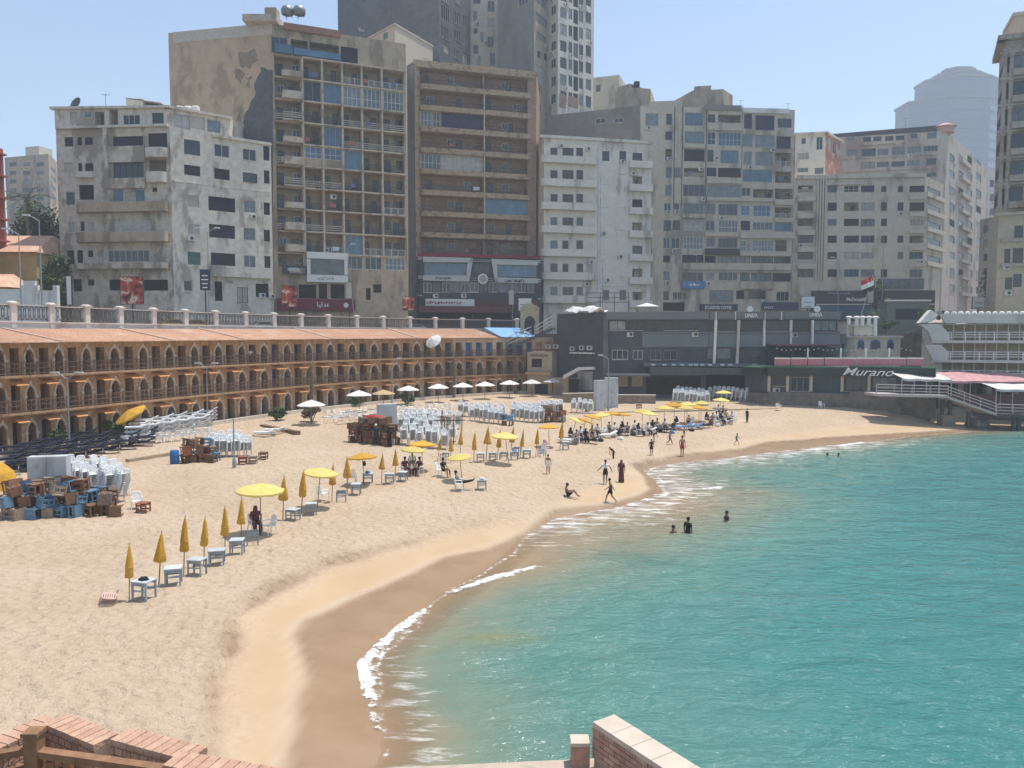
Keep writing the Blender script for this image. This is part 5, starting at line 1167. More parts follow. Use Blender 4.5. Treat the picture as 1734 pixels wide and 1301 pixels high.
f.marks(1165, 490, 34, LETTER_K, 0.46, 215, zq, 9, 5)
f.box('awning', mat('maroon_awning', (0.13, 0.05, 0.055), 0.8, 0.2), 110, 765, 1120, 835, 1.6, zq)
f.box('fascia_sign', SIGN_WHITE, 195, 685, 725, 765, 0.25, zq); f.marks(400, 722, 34, CRIMSON, 0.27, 380, zq, 13, 7)
f.box('timber_fascia', mat('brown_fascia', (0.10, 0.05, 0.04), 0.7, 0.2), 740, 695, 1420, 765, 0.2, zq)
sf.done()

# ---- shopfront boards on the tan house
f = ff
o = f.box('glass_showcase', SIGN_WHITE, 392, 745, 735, 800, 1.1, zb_); f.box('showcase_base', SIGN_WHITE, 392, 935, 735, 995, 1.1, zb_)
for x in (392, 705): f.box('showcase_post', SIGN_WHITE, x, 801, x + 28, 934, 1.1, zb_)
f.box('showcase_pane', GLASS_C, 421, 801, 704, 934, 0.9, zb_)
f.marks(555, 965, 28, FRAME_A, 1.12, 140, zb_, 6, 9)
f.box('name_board', SIGN_NAVY, 190, 855, 385, 925, 0.8, zb_); f.text('NEVEDA', 282, 890, 30, LETTER_W, 0.82, 100, zb_, bold=0.012)
f.box('maroon_fascia', SIGN_RED, 150, 1135, 800, 1235, 0.7, zb_); f.text('\uFE8E\uFEF4\uFEDF\uFEAA\uFECB', 530, 1182, 40, LETTER_W, 0.72, 105, zb_, bold=0.01)
uu, zz_ = f.uz(*zb_(722, 1188)); f.place('round_emblem', MB().lathe([(0.36, 0), (0.36, 0.06), (0.24, 0.07)], 16).xf(Matrix.Rotation(R(90), 4, 'X')).mesh('round_emblem', SIGN_WHITE), uu, -0.71, zz_)
# ---- boards on the beige house
f = f5
f.box('coffee_sign', SIGN_NAVY, 590, 1150, 975, 1215, 0.6, zf); f.text('ECUADOR COFFEE', 770, 1187, 36, LETTER_W, 0.62, 275, zf, bold=0.012)
f.box('shop_sign', SIGN_NAVY, 1235, 1130, 1610, 1215, 0.6, zf); f.text('19277', 1295, 1187, 26, LETTER_W, 0.62, 95, zf); f.box('blue_banner', mat('blue_banner', (0.10, 0.20, 0.42), 0.6, 0.15, 1.0), 395, 908, 630, 985, 0.5, zf)
f.marks(520, 945, 28, LETTER_W, 0.52, 120, zf, 7, 13)
f.box('shade_canopy', SHEDM, 640, 570, 990, 632, 0.9, zf)
# ---- boards on the cream house
f = f6
f.box('dark_shop_band', DARK_SHOP, 130, 1135, 640, 1262, 0.5, z5); f.box('white_strip', SIGN_WHITE, 150, 1190, 640, 1194, 0.6, z5); f.box('shop_glass', GLASS_B, 150, 1200, 400, 1245, 0.58, z5); f.box('shop_glass', GLASS_C, 410, 1085, 600, 1128, 0.1, z5); f.text('McDonald\'s', 318, 1172, 15, LETTER_W, 0.52, 88, z5, bold=0.02); f.marks(245, 1146, 12, FRAME_A, 0.52, 95, z5, 9, 11); f.text('m', 446, 1172, 24, mat('yellow_letter', (0.6, 0.42, 0.05), 0.5), 0.52, None, z5, bold=0.02)

# ---- dark beach restaurant
zl = conv(920, 480, 4.129)
LDARK = mat('charcoal_cladding', (0.075, 0.08, 0.09), 0.55, 0.15, 0.8, bump=0.1)
LGREY = mat('grey_cornice_panel', (0.165, 0.17, 0.175), 0.5, 0.08)
lin = Bld('beach_restaurant', 'long charcoal two-storey beach restaurant with white columns and a glazed upper deck', [(944, 114), (1024, 106), (1200, 104.5), (1424, 102)], (1024, 529, 106), [LDARK, LDARK, LDARK], depth=7, zb=1.3, cat='restaurant')
fa_, fb, fc = lin.f
fa_.op(232, 612, 345, 745, 'g', zl)
for r in [(460, 262, 575, 328, 'b'), (585, 262, 700, 328, 'b'), (712, 262, 835, 328, 'b'), (845, 262, 960, 328, 'b'), (970, 262, 1082, 328, 'b'),
          (480, 465, 592, 532, 'w'), (625, 468, 695, 532, 'w'), (750, 470, 825, 535, 'a'), (842, 470, 935, 535, 'a'), (955, 465, 1120, 535, 'b'), (470, 650, 525, 780, 'o'), (720, 650, 1100, 780, 'o')]: fb.op(*r, zl)
for r in [(1150, 460, 1305, 525, 'a'), (1360, 460, 1520, 525, 'b'), (1108, 265, 1190, 330, 'b'), (1215, 262, 1350, 332, 'b'), (1380, 262, 1522, 332, 'b'), (1550, 262, 1715, 332, 'b'), (1730, 262, 1860, 332, 'b'), (1890, 262, 2050, 332, 'b'), (1130, 640, 1420, 780, 'o')]: fc.op(*r, zl)
for s_, x0, x1 in ((fb, 440, 1155), (fc, 1160, 2072)): s_.box('cornice', LGREY, x0, 200, x1, 252, 0.5, zl); s_.box('mid_band', LGREY, x0 + 250 if s_ is fb else x0, 338, x1, 350, 0.25, zl); s_.box('glass_band', mat('smoked_glass_band', (0.11, 0.145, 0.175), 0.15, 0.1, 0.5, spec=0.6), x0 + 250 if s_ is fb else x0, 352, x1, 445, 0.12, zl)
for x in (1195, 1355, 1535, 1720, 1870): fc.poly('white_column', WHITEP, [(x, 258), (x + 18, 258), (x + 4, 560), (x - 12, 560)] if x < 1500 else [(x, 258), (x + 14, 258), (x + 10, 440), (x - 4, 440)], 0.75, 0, zl)
for x0, x1 in ((1215, 1330), (1350, 1530), (1545, 1650), (1680, 1860)): fc.box('sign_panel', LGREY, x0, 205, x1, 246, 0.7, zl)
for x0 in (1200, 1335, 1540, 1655): fc.box('panel_frame', WHITEP, x0, 200, x0 + 8, 256, 0.75, zl)
fc.text('LIND\u039B', 1448, 228, 26, LETTER_W, 0.8, 88, zl, bold=0.012); fc.text('LIND\u039B', 1895, 222, 26, LETTER_W, 0.8, 88, zl, bold=0.012)
for x in (1440, 1908): uu, zz_ = fc.uz(*zl(x, 186)); fc.place('round_sign', MB().lathe([(0.42, 0), (0.42, 0.1), (0.3, 0.12)], 14).xf(Matrix.Rotation(R(90), 4, 'X')).mesh('round_sign', SIGN_WHITE), uu, -0.5, zz_ + 0.1)
fb.box('terrace_ledge', LGREY, 700, 555, 1150, 580, 0.8, zl); fc.box('terrace_ledge', LGREY, 1158, 560, 1500, 585, 0.8, zl)
for x in (765, 842, 905, 965, 1025, 1062, 1105): fb.box('planter', WHITEP, x - 14, 562, x + 14, 574, 1.1, zl, -0.81)
for x in (1160, 1245, 1298, 1465): fc.box('planter', WHITEP, x - 14, 562, x + 14, 574, 1.1, zl, -0.81)
fb.box('deck_canopy', mat('green_grey_canopy', (0.13, 0.155, 0.15), 0.7, 0.1), 440, 628, 735, 642, 3.2, zl); fb.box('canopy', LDARK, 736, 585, 1150, 634, 2.4, zl); fc.box('canopy', LDARK, 1158, 590, 1430, 634, 2.4, zl)
for x0, x1 in ((528, 590), (618, 695)): fb.box('plywood_panel', mat('plywood_board', (0.33, 0.255, 0.175), 0.8, 0.15), x0, 645, x1, 720, 0.3, zl)
fb.box('entry_column', CONC_DARK, 418, 205, 452, 760, 0.35, zl)
for x, y in ((40, 440), (95, 440), (210, 455), (275, 450), (330, 450)): fa_.ac(x, y, zl)
fa_.box('ledge', WHITEP, 200, 482, 360, 492, 0.5, zl)
lin.done()
tarp = MB()
for i in range(12):
    for j in range(4):
        q = lambda a, b: (a * 0.55, b * 0.6, 0.35 + 0.25 * math.sin(a * 1.7 + b) * math.cos(b * 2.1 + a * 0.6) + (0.35 if 0 < b < 3 else -0.2))
        tarp.quad(q(i, j), q(i + 1, j), q(i + 1, j + 1), q(i, j + 1))
P = at_Y(955, 533, 110); tag(tarp.build('tarpaulin', mat('white_tarpaulin', (0.74, 0.73, 0.70), 0.6, 0.06, 2.0), None, (P.x, P.y, lin.zt), math.atan2((fa_.B - fa_.A).y, (fa_.B - fa_.A).x)), 'crumpled white tarpaulin bundled on the flat roof left of the charcoal restaurant', 'tarpaulin')
P = at_Y(1095, 527, 107.5); kk = thing('roof_kiosk', 'small white kiosk with a low pyramid roof on the charcoal restaurant roof', 'kiosk', (P.x, P.y, lin.zt))
MB().box(-1.35, 1.35, -0.9, 0.9, 0, 0.75).build('wall', mat('kiosk_cream', (0.45, 0.38, 0.3), 0.8, 0.1), kk); MB().prism([(-1.55, -1.1), (1.55, -1.1), (1.55, 1.1), (-1.55, 1.1)], 0.751, 0.85).build('eave', WHITEP, kk)
m = MB(); b_ = [(-1.55, -1.1, 0.851), (1.55, -1.1, 0.851), (1.55, 1.1, 0.851), (-1.55, 1.1, 0.851)]
for i in range(4): m.quad(b_[i], b_[(i + 1) % 4], (0.0, 0, 1.35))
m.build('pyramid_roof', WHITEP, kk)
bf = thing('sign_gantry', 'black steel roof gantry with lattice struts behind the charcoal restaurant', 'gantry', (*xy_at(1028, 114), lin.zt)); po = Vector(bf.location)
gx0, gx1 = xy_at(992, 114)[0] - po.x, xy_at(1064, 114)[0] - po.x; gz0, gz1 = at_Y(1028, 512, 114).z - po.z, at_Y(1028, 496, 114).z - po.z
for z in (gz0, (gz0 + gz1) / 2, gz1): MB().tube([(gx0, 0, z), (gx1, 0, z)], 0.05, 5).build('beam', RAIL_D, bf)
for k in range(4): x = gx0 + (gx1 - gx0) * k / 3; MB().tube([(x, 0, 0), (x, 0, gz1)], 0.055, 5).build('post', RAIL_D, bf)

# ---- stone gate and stairs at the end of the promenade
P = at_Y(897, 556, 119); g = thing('stone_gate', 'small yellowish stone gate with a pointed arch at the end of the promenade railing', 'gate', (P.x, P.y, ROAD_Z))
STONE_Y = mat('yellow_stone', (0.42, 0.34, 0.23), 0.9, 0.15, 3.0, bump=0.3)
zt_ = at_Y(897, 524, 119).z - ROAD_Z; A = arch_pts(0.85, zt_ * 0.45, zt_ * 0.74, 8); m = MB()
for yy in (0,):
    for (x0, z0), (x1, z1_) in zip(A[:-1], A[1:]):
        m.quad((x0, -0.3, z0), (x1, -0.3, z1_), (x1, -0.3, zt_), (x0, -0.3, zt_)); m.quad((x0, -0.3, z0), (x0, 0.3, z0), (x1, 0.3, z1_), (x1, -0.3, z1_)); m.quad((x1, 0.3, z1_), (x0, 0.3, z0), (x0, 0.3, zt_), (x1, 0.3, zt_))
for s_ in (-1, 1):
    x0, x1 = sorted((s_ * 0.85, s_ * 1.45)); m.box(x0, x1, -0.3, 0.3, 0, zt_)
m.box(-0.86, 0.86, -0.3, 0.3, zt_, zt_ + 0.05); m.build('arch_wall', STONE_Y, g)
for k, (w, h) in enumerate(((1.5, 0.25), (1.1, 0.3), (0.6, 0.35))): MB().box(-w, w, -0.36, 0.36, zt_ + 0.06 + 0.28 * k, zt_ + 0.06 + 0.28 * k + 0.27).build('crest_step', STONE_Y, g)
st = thing('beach_stairs', 'dark stair flight with three pale handrails going down beside the gate', 'stairs', (*xy_at(885, 117), 8.0)); po = Vector(st.location)
pa, pb_ = at_Y(860, 583, 115) - po, at_Y(936, 548, 113.5) - po; pm = at_Y(900, 566, 115) - po
for i, t in enumerate((0, 0.55, 1.1)):
    for nm, a, b in (('handrail', pa, pm), ('handrail', pm + Vector((0.6, 0, 0)), pb_)): MB().tube([a + Vector((0, 0, t)), b + Vector((0, 0, t))], 0.06, 5).build(nm, RAIL_W, st)
for k in range(16): q = pa.lerp(pb_, k / 15); MB().box(q.x - 0.4, q.x + 0.4, q.y - 0.2, q.y + 1.4, q.z - 0.9, q.z - 0.65).build('tread', LDARK, st)
for k in range(6): q = pa.lerp(pb_, k / 5); MB().tube([q + Vector((0, 0, -0.7)), q + Vector((0, 0, 1.1))], 0.04, 5).build('baluster', RAIL_W, st)
s2 = thing('stair_block', 'small tan stair block with a doorway and arabic lettering at the arcade end', 'stair house', (*xy_at(930, 113.5), 1.9)); po = Vector(s2.location)
F2 = Fac(s2, xy_at(893, 114.5), xy_at(935, 112.5), 1.9, at_Y(910, 596, 114).z, mat('stair_tan', (0.42, 0.32, 0.23), 0.9, 0.1))
F2.op(900, 608, 918, 622, 'o'); F2.op(905, 650, 928, 672, 'o'); F2.box('ledge', GAL_SLAB, 893, 630, 935, 635, 0.6); F2.marks(914, 602, 5, LETTER_K, 0.02, 30, IDENT, 9, 15); F2.finish()
m = MB(); d = F2.n * 3; m.quad((F2.B.x, F2.B.y, 1.9), (F2.B.x + d.x, F2.B.y + d.y, 1.9), (F2.B.x + d.x, F2.B.y + d.y, F2.zt), (F2.B.x, F2.B.y, F2.zt)); m.quad((F2.A.x, F2.A.y, F2.zt), (F2.B.x, F2.B.y, F2.zt), (F2.B.x + d.x, F2.B.y + d.y, F2.zt), (F2.A.x + d.x, F2.A.y + d.y, F2.zt)); m.xf(Matrix.Translation(-po)); m.build('side_wall', SANDSTONE, s2)
F3 = Fac(s2, xy_at(936, 112), xy_at(982, 108.5), 1.6, at_Y(955, 640, 110).z, TAN_IN); F3.op(962, 640, 1003, 672, 'o'); F3.finish()
F3.poly('stair_string', WHITEP, [(956, 636), (982, 622), (1008, 621), (1008, 626), (984, 627), (957, 642)], 0.4)

# ---- restaurant on the stone quay with the script sign
zm = conv(1260, 490, 3.658)
QUAY = mat('quay_stone', (0.20, 0.165, 0.135), 0.9, 0.18, 1.5, (0.13, 0.11, 0.095), 0.4, 0.4, 1.0, 0.5, 8)
CREAMP = mat('cream_column', (0.50, 0.42, 0.32), 0.8, 0.08)
GREENF = mat('dark_green_fascia', (0.025, 0.045, 0.035), 0.4, 0.1)
GINGHAM = mat('pink_check_cloth', (0.50, 0.20, 0.22), 0.9, 0.35, 14.0)
mu = Bld('quay_restaurant', 'low dark-fronted restaurant with a big white script sign on a stone quay', [(1268, 101.5), (1300, 98), (1440, 94.5), (1588, 89.5)], (1440, 622, 94.5), [LDARK, LDARK, LDARK], depth=5.0, zb=0.2, cat='restaurant')
m1, m2, m3 = mu.f
for r in [(178, 545, 262, 598, 'b'), (288, 545, 405, 632, 'a')]: m2.op(*r, zm)
for r in [(430, 548, 595, 632, 'b'), (620, 548, 772, 632, 'b')]: (m2 if r[0] < 600 else m3).op(*r, zm)
m3.op(795, 545, 945, 600, 'b', zm)
for x in (155, 270, 415, 607): m2.box('column', CREAMP, x - 9, 536, x + 9, 634, 0.3, zm)
for x in (776,): m3.box('column', CREAMP, x - 9, 536, x + 9, 634, 0.3, zm)
for s_, x0, x1 in ((m1, 30, 146), (m2, 148, 658), (m3, 660, 1190)):
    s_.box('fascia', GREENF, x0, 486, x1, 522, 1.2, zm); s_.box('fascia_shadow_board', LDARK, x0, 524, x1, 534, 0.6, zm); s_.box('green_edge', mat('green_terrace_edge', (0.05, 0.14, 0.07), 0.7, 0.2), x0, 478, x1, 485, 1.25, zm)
    s_.box('quay_base', QUAY, x0, 640, x1, 790, 0.5, zm)
m3.text('Murano', 770, 512, 50, LETTER_W, 1.26, 325, zm, 0.45, bold=0.004, k=1.35)
for k in range(9):
    x = 190 + 103 * k; s_ = m2 if x + 98 < 660 else m3; s_.box('check_valance', GINGHAM, x, 432, x + 98, 472, 0.9, zm, -0.75); s_.box('white_cloth', WHITEP, x, 424, x + 98, 431, 0.95, zm, -0.3)
for x in (395, 600, 750, 895): (m2 if x < 655 else m3).box('terrace_post', WHITEP, x - 5, 365, x + 5, 424, -0.5, zm, 0.75)
mu.done()
# pergola, little cream house and hotel-like cabins
pg = thing('terrace_pergola', 'dark pergola with a purple fabric roof and strung bulbs on the quay restaurant terrace', 'pergola', (*xy_at(1370, 99), mu.zt)); po = Vector(pg.location)
zx = lambda y, Y: at_Y(1400, y, Y).z - po.z
gx0, gx1 = xy_at(1312, 99)[0] - po.x, xy_at(1418, 99)[0] - po.x
MB().prism([(gx0, -1), (gx1, -1), (gx1, 3), (gx0, 3)], zx(586, 99), zx(583, 99)).build('fabric_roof', mat('purple_fabric', (0.12, 0.055, 0.075), 0.9, 0.2, 2.0), pg)
for k in range(5): x = gx0 + (gx1 - gx0) * k / 4; MB().tube([(x, -0.9, 0), (x, -0.9, zx(586.2, 99))], 0.06, 5).build('post', RAIL_D, pg)
MB().box(gx0, gx1, 2.8, 3.0, 0, zx(586.2, 99)).build('back_screen', mat('dark_screen', (0.05, 0.05, 0.06), 0.7, 0.2), pg)
m = MB()
for k in range(30):
    x = gx0 + (gx1 + 9 - gx0) * k / 29; z = zx(591, 99) - 0.25 * abs(math.sin(k * 0.7)); m.box(x - 0.06, x + 0.06, -1.0, -0.9, z, z + 0.12)
tag(m.build('string_of_bulbs', mat('white_bulb', (0.75, 0.75, 0.72), 0.4), pg), kind='stuff')
hs = Bld('terrace_house', 'small cream house with blue arched windows behind the quay restaurant', [(1418, 106.5), (1442, 104.5), (1533, 104)], (1440, 569, 104.5), [mat('pale_blue_house', (0.36, 0.44, 0.46), 0.8, 0.1), CREAM], depth=6, zb=5, cat='house')
BLUEW = mat('blue_arched_frame', (0.05, 0.12, 0.30), 0.6, 0.1)
for x, w in ((722, 38), (812, 60), (905, 38)):
    u, z = hs.f[1].uz(*zm(x, 370)); u2 = hs.f[1].uz(*zm(x + w / 2, 370))[0] - u; zt_ = hs.f[1].uz(*zm(x, 312))[1]
    A = arch_pts(u2, (zt_ - z) * 0.6, zt_ - z, 8); m = MB(); i = 0; m.v = [(-u2, -0.12, 0)] + [(a, -0.12, b) for a, b in A] + [(u2, -0.12, 0)] + [(-u2, 0.0, 0)] + [(a, 0.0, b) for a, b in A] + [(u2, 0.0, 0)]
    n = len(A) + 2; m.f = [tuple(range(n - 1, -1, -1))] + [(k, (k + 1) % n, n + (k + 1) % n, n + k) for k in range(n)]
    o = hs.f[1].place('arched_window', m.mesh('arched_window', BLUEW), u, -0.01, z); link('pane', MB().box(-u2 * 0.7, u2 * 0.7, -0.14, -0.121, 0.1, (zt_ - z) * 0.7).mesh('pane', GLASS), o)
hs.f[0].op(600, 250, 625, 290, 'g', zm); hs.f[0].op(600, 335, 620, 370, 'g', zm); hs.cornice(0.25, 0.25, CREAM); hs.done()
hs.f[1].box('upper_block', CREAM, 690, 225, 808, 284, -0.6, zm, 3.0); hs.f[1].box('upper_coping', WHITEP, 685, 220, 812, 229, -0.5, zm, 3.1)

WHITEH = mat('hotel_white', (0.58, 0.54, 0.48), 0.85, 0.07, 1.0, (0.46, 0.41, 0.35), 0.25, 0.4, 3.0)
DOORB = mat('tan_cabin_panel', (0.33, 0.225, 0.135), 0.8, 0.15, 2.0, objvar=0.12)
ch = Bld('cabin_terraces', 'white terraced cabin block with brown doors and pale rails at the right edge', [(1592, 97.5), (1790, 93.5)], (1600, 549, 97.5), WHITEH, depth=9, zb=1.5, cat='beach cabins')
fh = ch.f[0]
lv = [(218, 316), (332, 436), (452, 550)]
zl_ = [(fh.uz(1640, zm(0, a)[1])[1], fh.uz(1640, zm(0, b)[1])[1]) for a, b in lv]
for zt_, zb2 in zl_:
    u = 0.9
    while u < fh.len - 1.3:
        fh.op_uz(u, u + 1.05, zb2, zt_, 'x'); u += 1.2
def _cfill(s, u0, u1, z0, z1, ty, dep, _old=Fac.fill):
    if ty == 'x':
        w, h = round(u1 - u0, 2), round(z1 - z0, 2)
        s.place('cabin_door', cached(('cd', w, h), lambda: MB().box(0, w, 0, 0.04, 0, h).box(w * 0.08, w * 0.46, -0.02, -0.001, 0.1, h - 0.1).box(w * 0.54, w * 0.92, -0.02, -0.001, 0.1, h - 0.1).mesh('cabin_door', DOORB)), u0, 0.17, z0); return
    _old(s, u0, u1, z0, z1, ty, dep)
Fac.fill = _cfill
ch.done()
for i, (zt_, zb2) in enumerate(zl_):
    fh.place('gallery_slab', MB().box(-0.6, fh.len, -1.3, -0.001, zb2 - 0.35, zb2 - 0.02).mesh('gallery_slab', WHITEH))
    for dz in (0.35, 0.65, 0.95): fh.place('rail', MB().box(0, fh.len, -1.25, -1.19, zb2 + dz, zb2 + dz + 0.09).mesh('rail', WHITEP))
    for k in range(8): fh.place('rail_post', cached('crp', lambda: MB().box(-0.06, 0.06, -1.26, -1.18, 0, 1.05).mesh('rail_post', WHITEP)), k * fh.len / 8, 0, zb2)
fh.poly('roof_parapet', WHITEH, [zm(-260 + 1470, 155), zm(2200, 163), zm(2200, 210), zm(1232, 212)], 1.5)
fh.poly('stair_flank', WHITEH, [zm(1075, 218), zm(1195, 215), zm(1258, 275), zm(1258, 320), zm(1150, 318), zm(1132, 262)], 1.4, 0.2); fh.poly('stair_flank', WHITEH, [zm(1110, 345), zm(1205, 343), zm(1255, 392), zm(1250, 445), zm(1160, 440), zm(1135, 395)], 1.4, 0.2); fh.poly('stair_rail', WHITEP, [zm(1075, 210), zm(1145, 130), zm(1190, 160), zm(1145, 205)], 1.5, 1.2)
for k in range(16): 
    x = 1245 + 42 * k; uu, zz_ = fh.uz(*zm(x, 158)); fh.place('dome_cap', cached('dome', lambda: MB().lathe([(0.22, -0.3), (0.22, 0.0), (0.33, 0.01), (0.34, 0.10), (0.30, 0.26), (0.18, 0.36), (0.02, 0.40)], 10).mesh('dome_cap', WHITEP)), uu, -1.1, zz_)

# ---- pier with ramp and canopies
PIERW = mat('pier_white_steel', (0.48, 0.41, 0.39), 0.5, 0.06); PIERD = mat('pier_dark_steel', (0.09, 0.075, 0.07), 0.7, 0.15)
pier = thing('beach_pier', 'pinkish-white railed pier and ramp on dark steel legs above the sand', 'pier', (*xy_at(1590, 86), 0)); po = Vector(pier.location)
def PX(px, py, Y): return at_Y(px, py, Y) - po
def ribbon(name, mt, pts, th, depth):
    m = MB()
    for (a, b) in zip(pts[:-1], pts[1:]):
        i = len(m.v); d = Vector((0, depth, 0)); dn = Vector((0, 0, -th))
        m.v += [tuple(q) for q in (a, b, b + d, a + d, a + dn, b + dn, b + d + dn, a + d + dn)]
        m.f += [(i, i + 1, i + 2, i + 3), (i + 7, i + 6, i + 5, i + 4), (i + 4, i + 5, i + 1, i), (i + 5, i + 6, i + 2, i + 1), (i + 6, i + 7, i + 3, i + 2), (i + 7, i + 4, i, i + 3)]
    return m.build(name, mt, pier)
deck = [PX(1484, 667, 87), PX(1606, 670, 86)]; ramp = [PX(1606, 671, 86), PX(1688, 700, 85.2)]; low = [PX(1688, 700.5, 85.2), PX(1800, 705, 84.5)]
ribbon('deck', PIERW, deck, 0.28, 3.0); ribbon('ramp', PIERW, ramp, 0.28, 3.0); ribbon('lower_deck', PIERD, low, 0.4, 3.0)
for seg in (deck, ramp, low):
    a, b = seg
    for dz in (0.35, 0.7, 1.05): MB().tube([a + Vector((0, 0.05, dz)), b + Vector((0, 0.05, dz))], 0.045, 5).build('rail', PIERW, pier)
    n = max(3, int((b - a).length / 1.6))
    for k in range(n + 1): q = a.lerp(b, k / n) + Vector((0, 0.05, 0)); MB().tube([q, q + Vector((0, 0, 1.05))], 0.045, 5).build('rail_post', PIERW, pier)
for px, Y in ((1600, 86.5), (1613, 86.5), (1645, 86), (1722, 85), (1731, 85), (1760, 85)):
    q = PX(px, 680, Y); zz_ = gz(q.x + po.x, q.y + po.y); MB().box(q.x - 0.16, q.x + 0.16, q.y + 0.3, q.y + 0.62, max(zz_, -0.6) - 0.6, 3.35 if px < 1630 else 1.95).build('leg', PIERD, pier)
MB().box(PX(1596, 700, 86.5).x, PX(1618, 700, 86.5).x, 0.4, 1.6, -0.2, 1.6).build('footing', QUAY, pier)
rk = MB().lathe([(1.35, -0.5), (1.45, 0.2), (1.2, 0.75), (0.7, 0.95), (0.05, 1.0)], 9, wob=lambda a, z: 0.85 + 0.25 * math.sin(a * 2.1 + z * 3)); q = at_z(1655, 722, 0.3)
tag(rk.build('boulder', QUAY, None, (q.x, q.y, 0.25)), 'dark boulder on the wet sand under the pier', 'boulder')
CAN_P = mat('pink_canopy', (0.50, 0.27, 0.27), 0.8, 0.2, 1.5); CAN_W = mat('white_canopy', (0.60, 0.56, 0.51), 0.8, 0.06)
for i, (x0, x1, y0, y1, Y, dp, mt, lab) in enumerate(((1528, 1612, 634, 638, 87.5, 2.6, CAN_W, 'white flat canopy on thin posts above the pier deck'), (1592, 1800, 638, 652, 90, 4.0, CAN_P, 'long pink fabric canopy behind the pier ramp'), (1688, 1800, 652, 664, 86.5, 3.0, CAN_W, 'cream square canopy at the low end of the pier'))):
    c = thing('sun_canopy', lab, 'canopy', tuple(at_Y((x0 + x1) / 2, y1, Y)), group='pier canopies'); q0 = Vector(c.location); a, b = at_Y(x0, y0 + 2, Y) - q0, at_Y(x1, y0 + 4, Y) - q0
    m = MB(); n = 10
    for k in range(n):
        s0, s1 = k / n, (k + 1) / n; sag = lambda s: -0.10 * abs(math.sin(s * math.pi * 3))
        p0, p1 = a.lerp(b, s0), a.lerp(b, s1); hgt = 0.5 if i != 1 else 0.9
        m.quad((p0.x, 0, p0.z + sag(s0) - 0.3), (p1.x, 0, p1.z + sag(s1) - 0.3), (p1.x, dp, p1.z + sag(s1) + hgt - 0.3), (p0.x, dp, p0.z + sag(s0) + hgt - 0.3)); m.quad((p0.x, 0, p0.z + sag(s0) - 0.55), (p1.x, 0, p1.z + sag(s1) - 0.55), (p1.x, 0, p1.z + sag(s1) - 0.302), (p0.x, 0, p0.z + sag(s0) - 0.302))
    m.build('canopy', mt, c)
    zf_ = (3.7 if i == 0 else 1.9) - q0.z
    for k in range(5): p = a.lerp(b, k / 4); MB().tube([(p.x, 0.05, zf_), (p.x, 0.05, p.z - 0.35)], 0.05, 5).build('post', PIERW, c)
pl = Bld('pier_cafe', 'pink-curtained pier cafe wall under the canopies at the right edge', [(1600, 93), (1800, 91)], (1600, 640, 93), mat('cafe_plum', (0.20, 0.10, 0.10), 0.85, 0.2), depth=1.5, zb=0.5, cat='cafe')
for k in range(9): pl.f[0].op(1606 + 16 * k, 650, 1617 + 16 * k, 668, 'oc'[k % 3 == 1])
pl.done()
# ================================================================== things on the beach
def cloth(name, col, trans=0.35, rough=0.8):
    if name in MATS: return MATS[name]
    m = mat(name, col, rough, 0.10, 4.0, objvar=0.14); N, L = m.node_tree.nodes, m.node_tree.links; b = N['Principled BSDF']
    t = N.new('ShaderNodeBsdfTranslucent'); t.inputs['Color'].default_value = (*col, 1); x = N.new('ShaderNodeMixShader'); x.inputs['Fac'].default_value = trans
    L.new(b.outputs[0], x.inputs[1]); L.new(t.outputs[0], x.inputs[2]); L.new(x.outputs[0], N['Material Output'].inputs['Surface']); return m
Y_SUNLIT = cloth('sunlit_yellow_canvas', (0.80, 0.66, 0.22)); Y_DEEP = cloth('golden_canvas', (0.72, 0.42, 0.055)); Y_FOLD = cloth('folded_golden_canvas', (0.66, 0.37, 0.05), 0.15); W_CAN = cloth('white_canvas', (0.80, 0.79, 0.75), 0.25); TAN_CAN = cloth('tan_canvas', (0.62, 0.46, 0.26), 0.3)  # pale yellow: sunlit, overexposed look of open canvas put into the colour
POLE = mat('grey_brown_pole', (0.20, 0.16, 0.13), 0.6, 0.15); POLE_W = mat('white_steel_pole', (0.5, 0.5, 0.48), 0.5, 0.05)
BLUEW_ = mat('weathered_pale_blue_wood', (0.27, 0.32, 0.345), 0.8, 0.15, 8.0, objvar=0.25); BLUETOP = mat('pale_blue_tabletop', (0.46, 0.49, 0.50), 0.75, 0.12, 6.0, objvar=0.1)
PLASTIC = mat('white_plastic', (0.84, 0.84, 0.82), 0.45, 0.04, 3.0, objvar=0.06, spec=0.4)
def fold(a, z): return 1 + 0.20 * math.cos(a * math.pi * 2 / 14 * 5 + z)
CL_CANS = [MB().lathe([(0.05, 0.99 - d), (0.15 * k, 0.96 - d), (0.19 * k, 1.03 - d), (0.165 * k, 1.25 + e), (0.11 * k, 1.58 + e), (0.065, 1.86), (0.032, 2.04), (0.012, 2.10)], 14, wob=lambda a, z, q=q: 1 + 0.22 * math.cos(a * math.pi * 2 / 14 * 5 + z * q) + 0.06 * math.sin(a * 1.9 + q)).mesh('folded_canopy', Y_FOLD, True) for k, d, e, q in ((1, 0, 0, 1), (0.85, 0.1, 0.05, 3), (1.12, -0.08, -0.05, -2), (0.95, 0.04, -0.08, 5))]
CL_TIP = MB().lathe([(0.012, 2.09), (0.02, 2.12), (0.008, 2.18)], 6).mesh('finial', POLE)
CL_POLE = MB().tube([(0, 0, -0.15), (0, 0, 2.06)], 0.022, 6).mesh('pole', POLE)
CL_TIE = MB().lathe([(0.14, 1.22), (0.165, 1.23), (0.165, 1.25), (0.14, 1.26)], 12).mesh('tie_band', Y_DEEP)
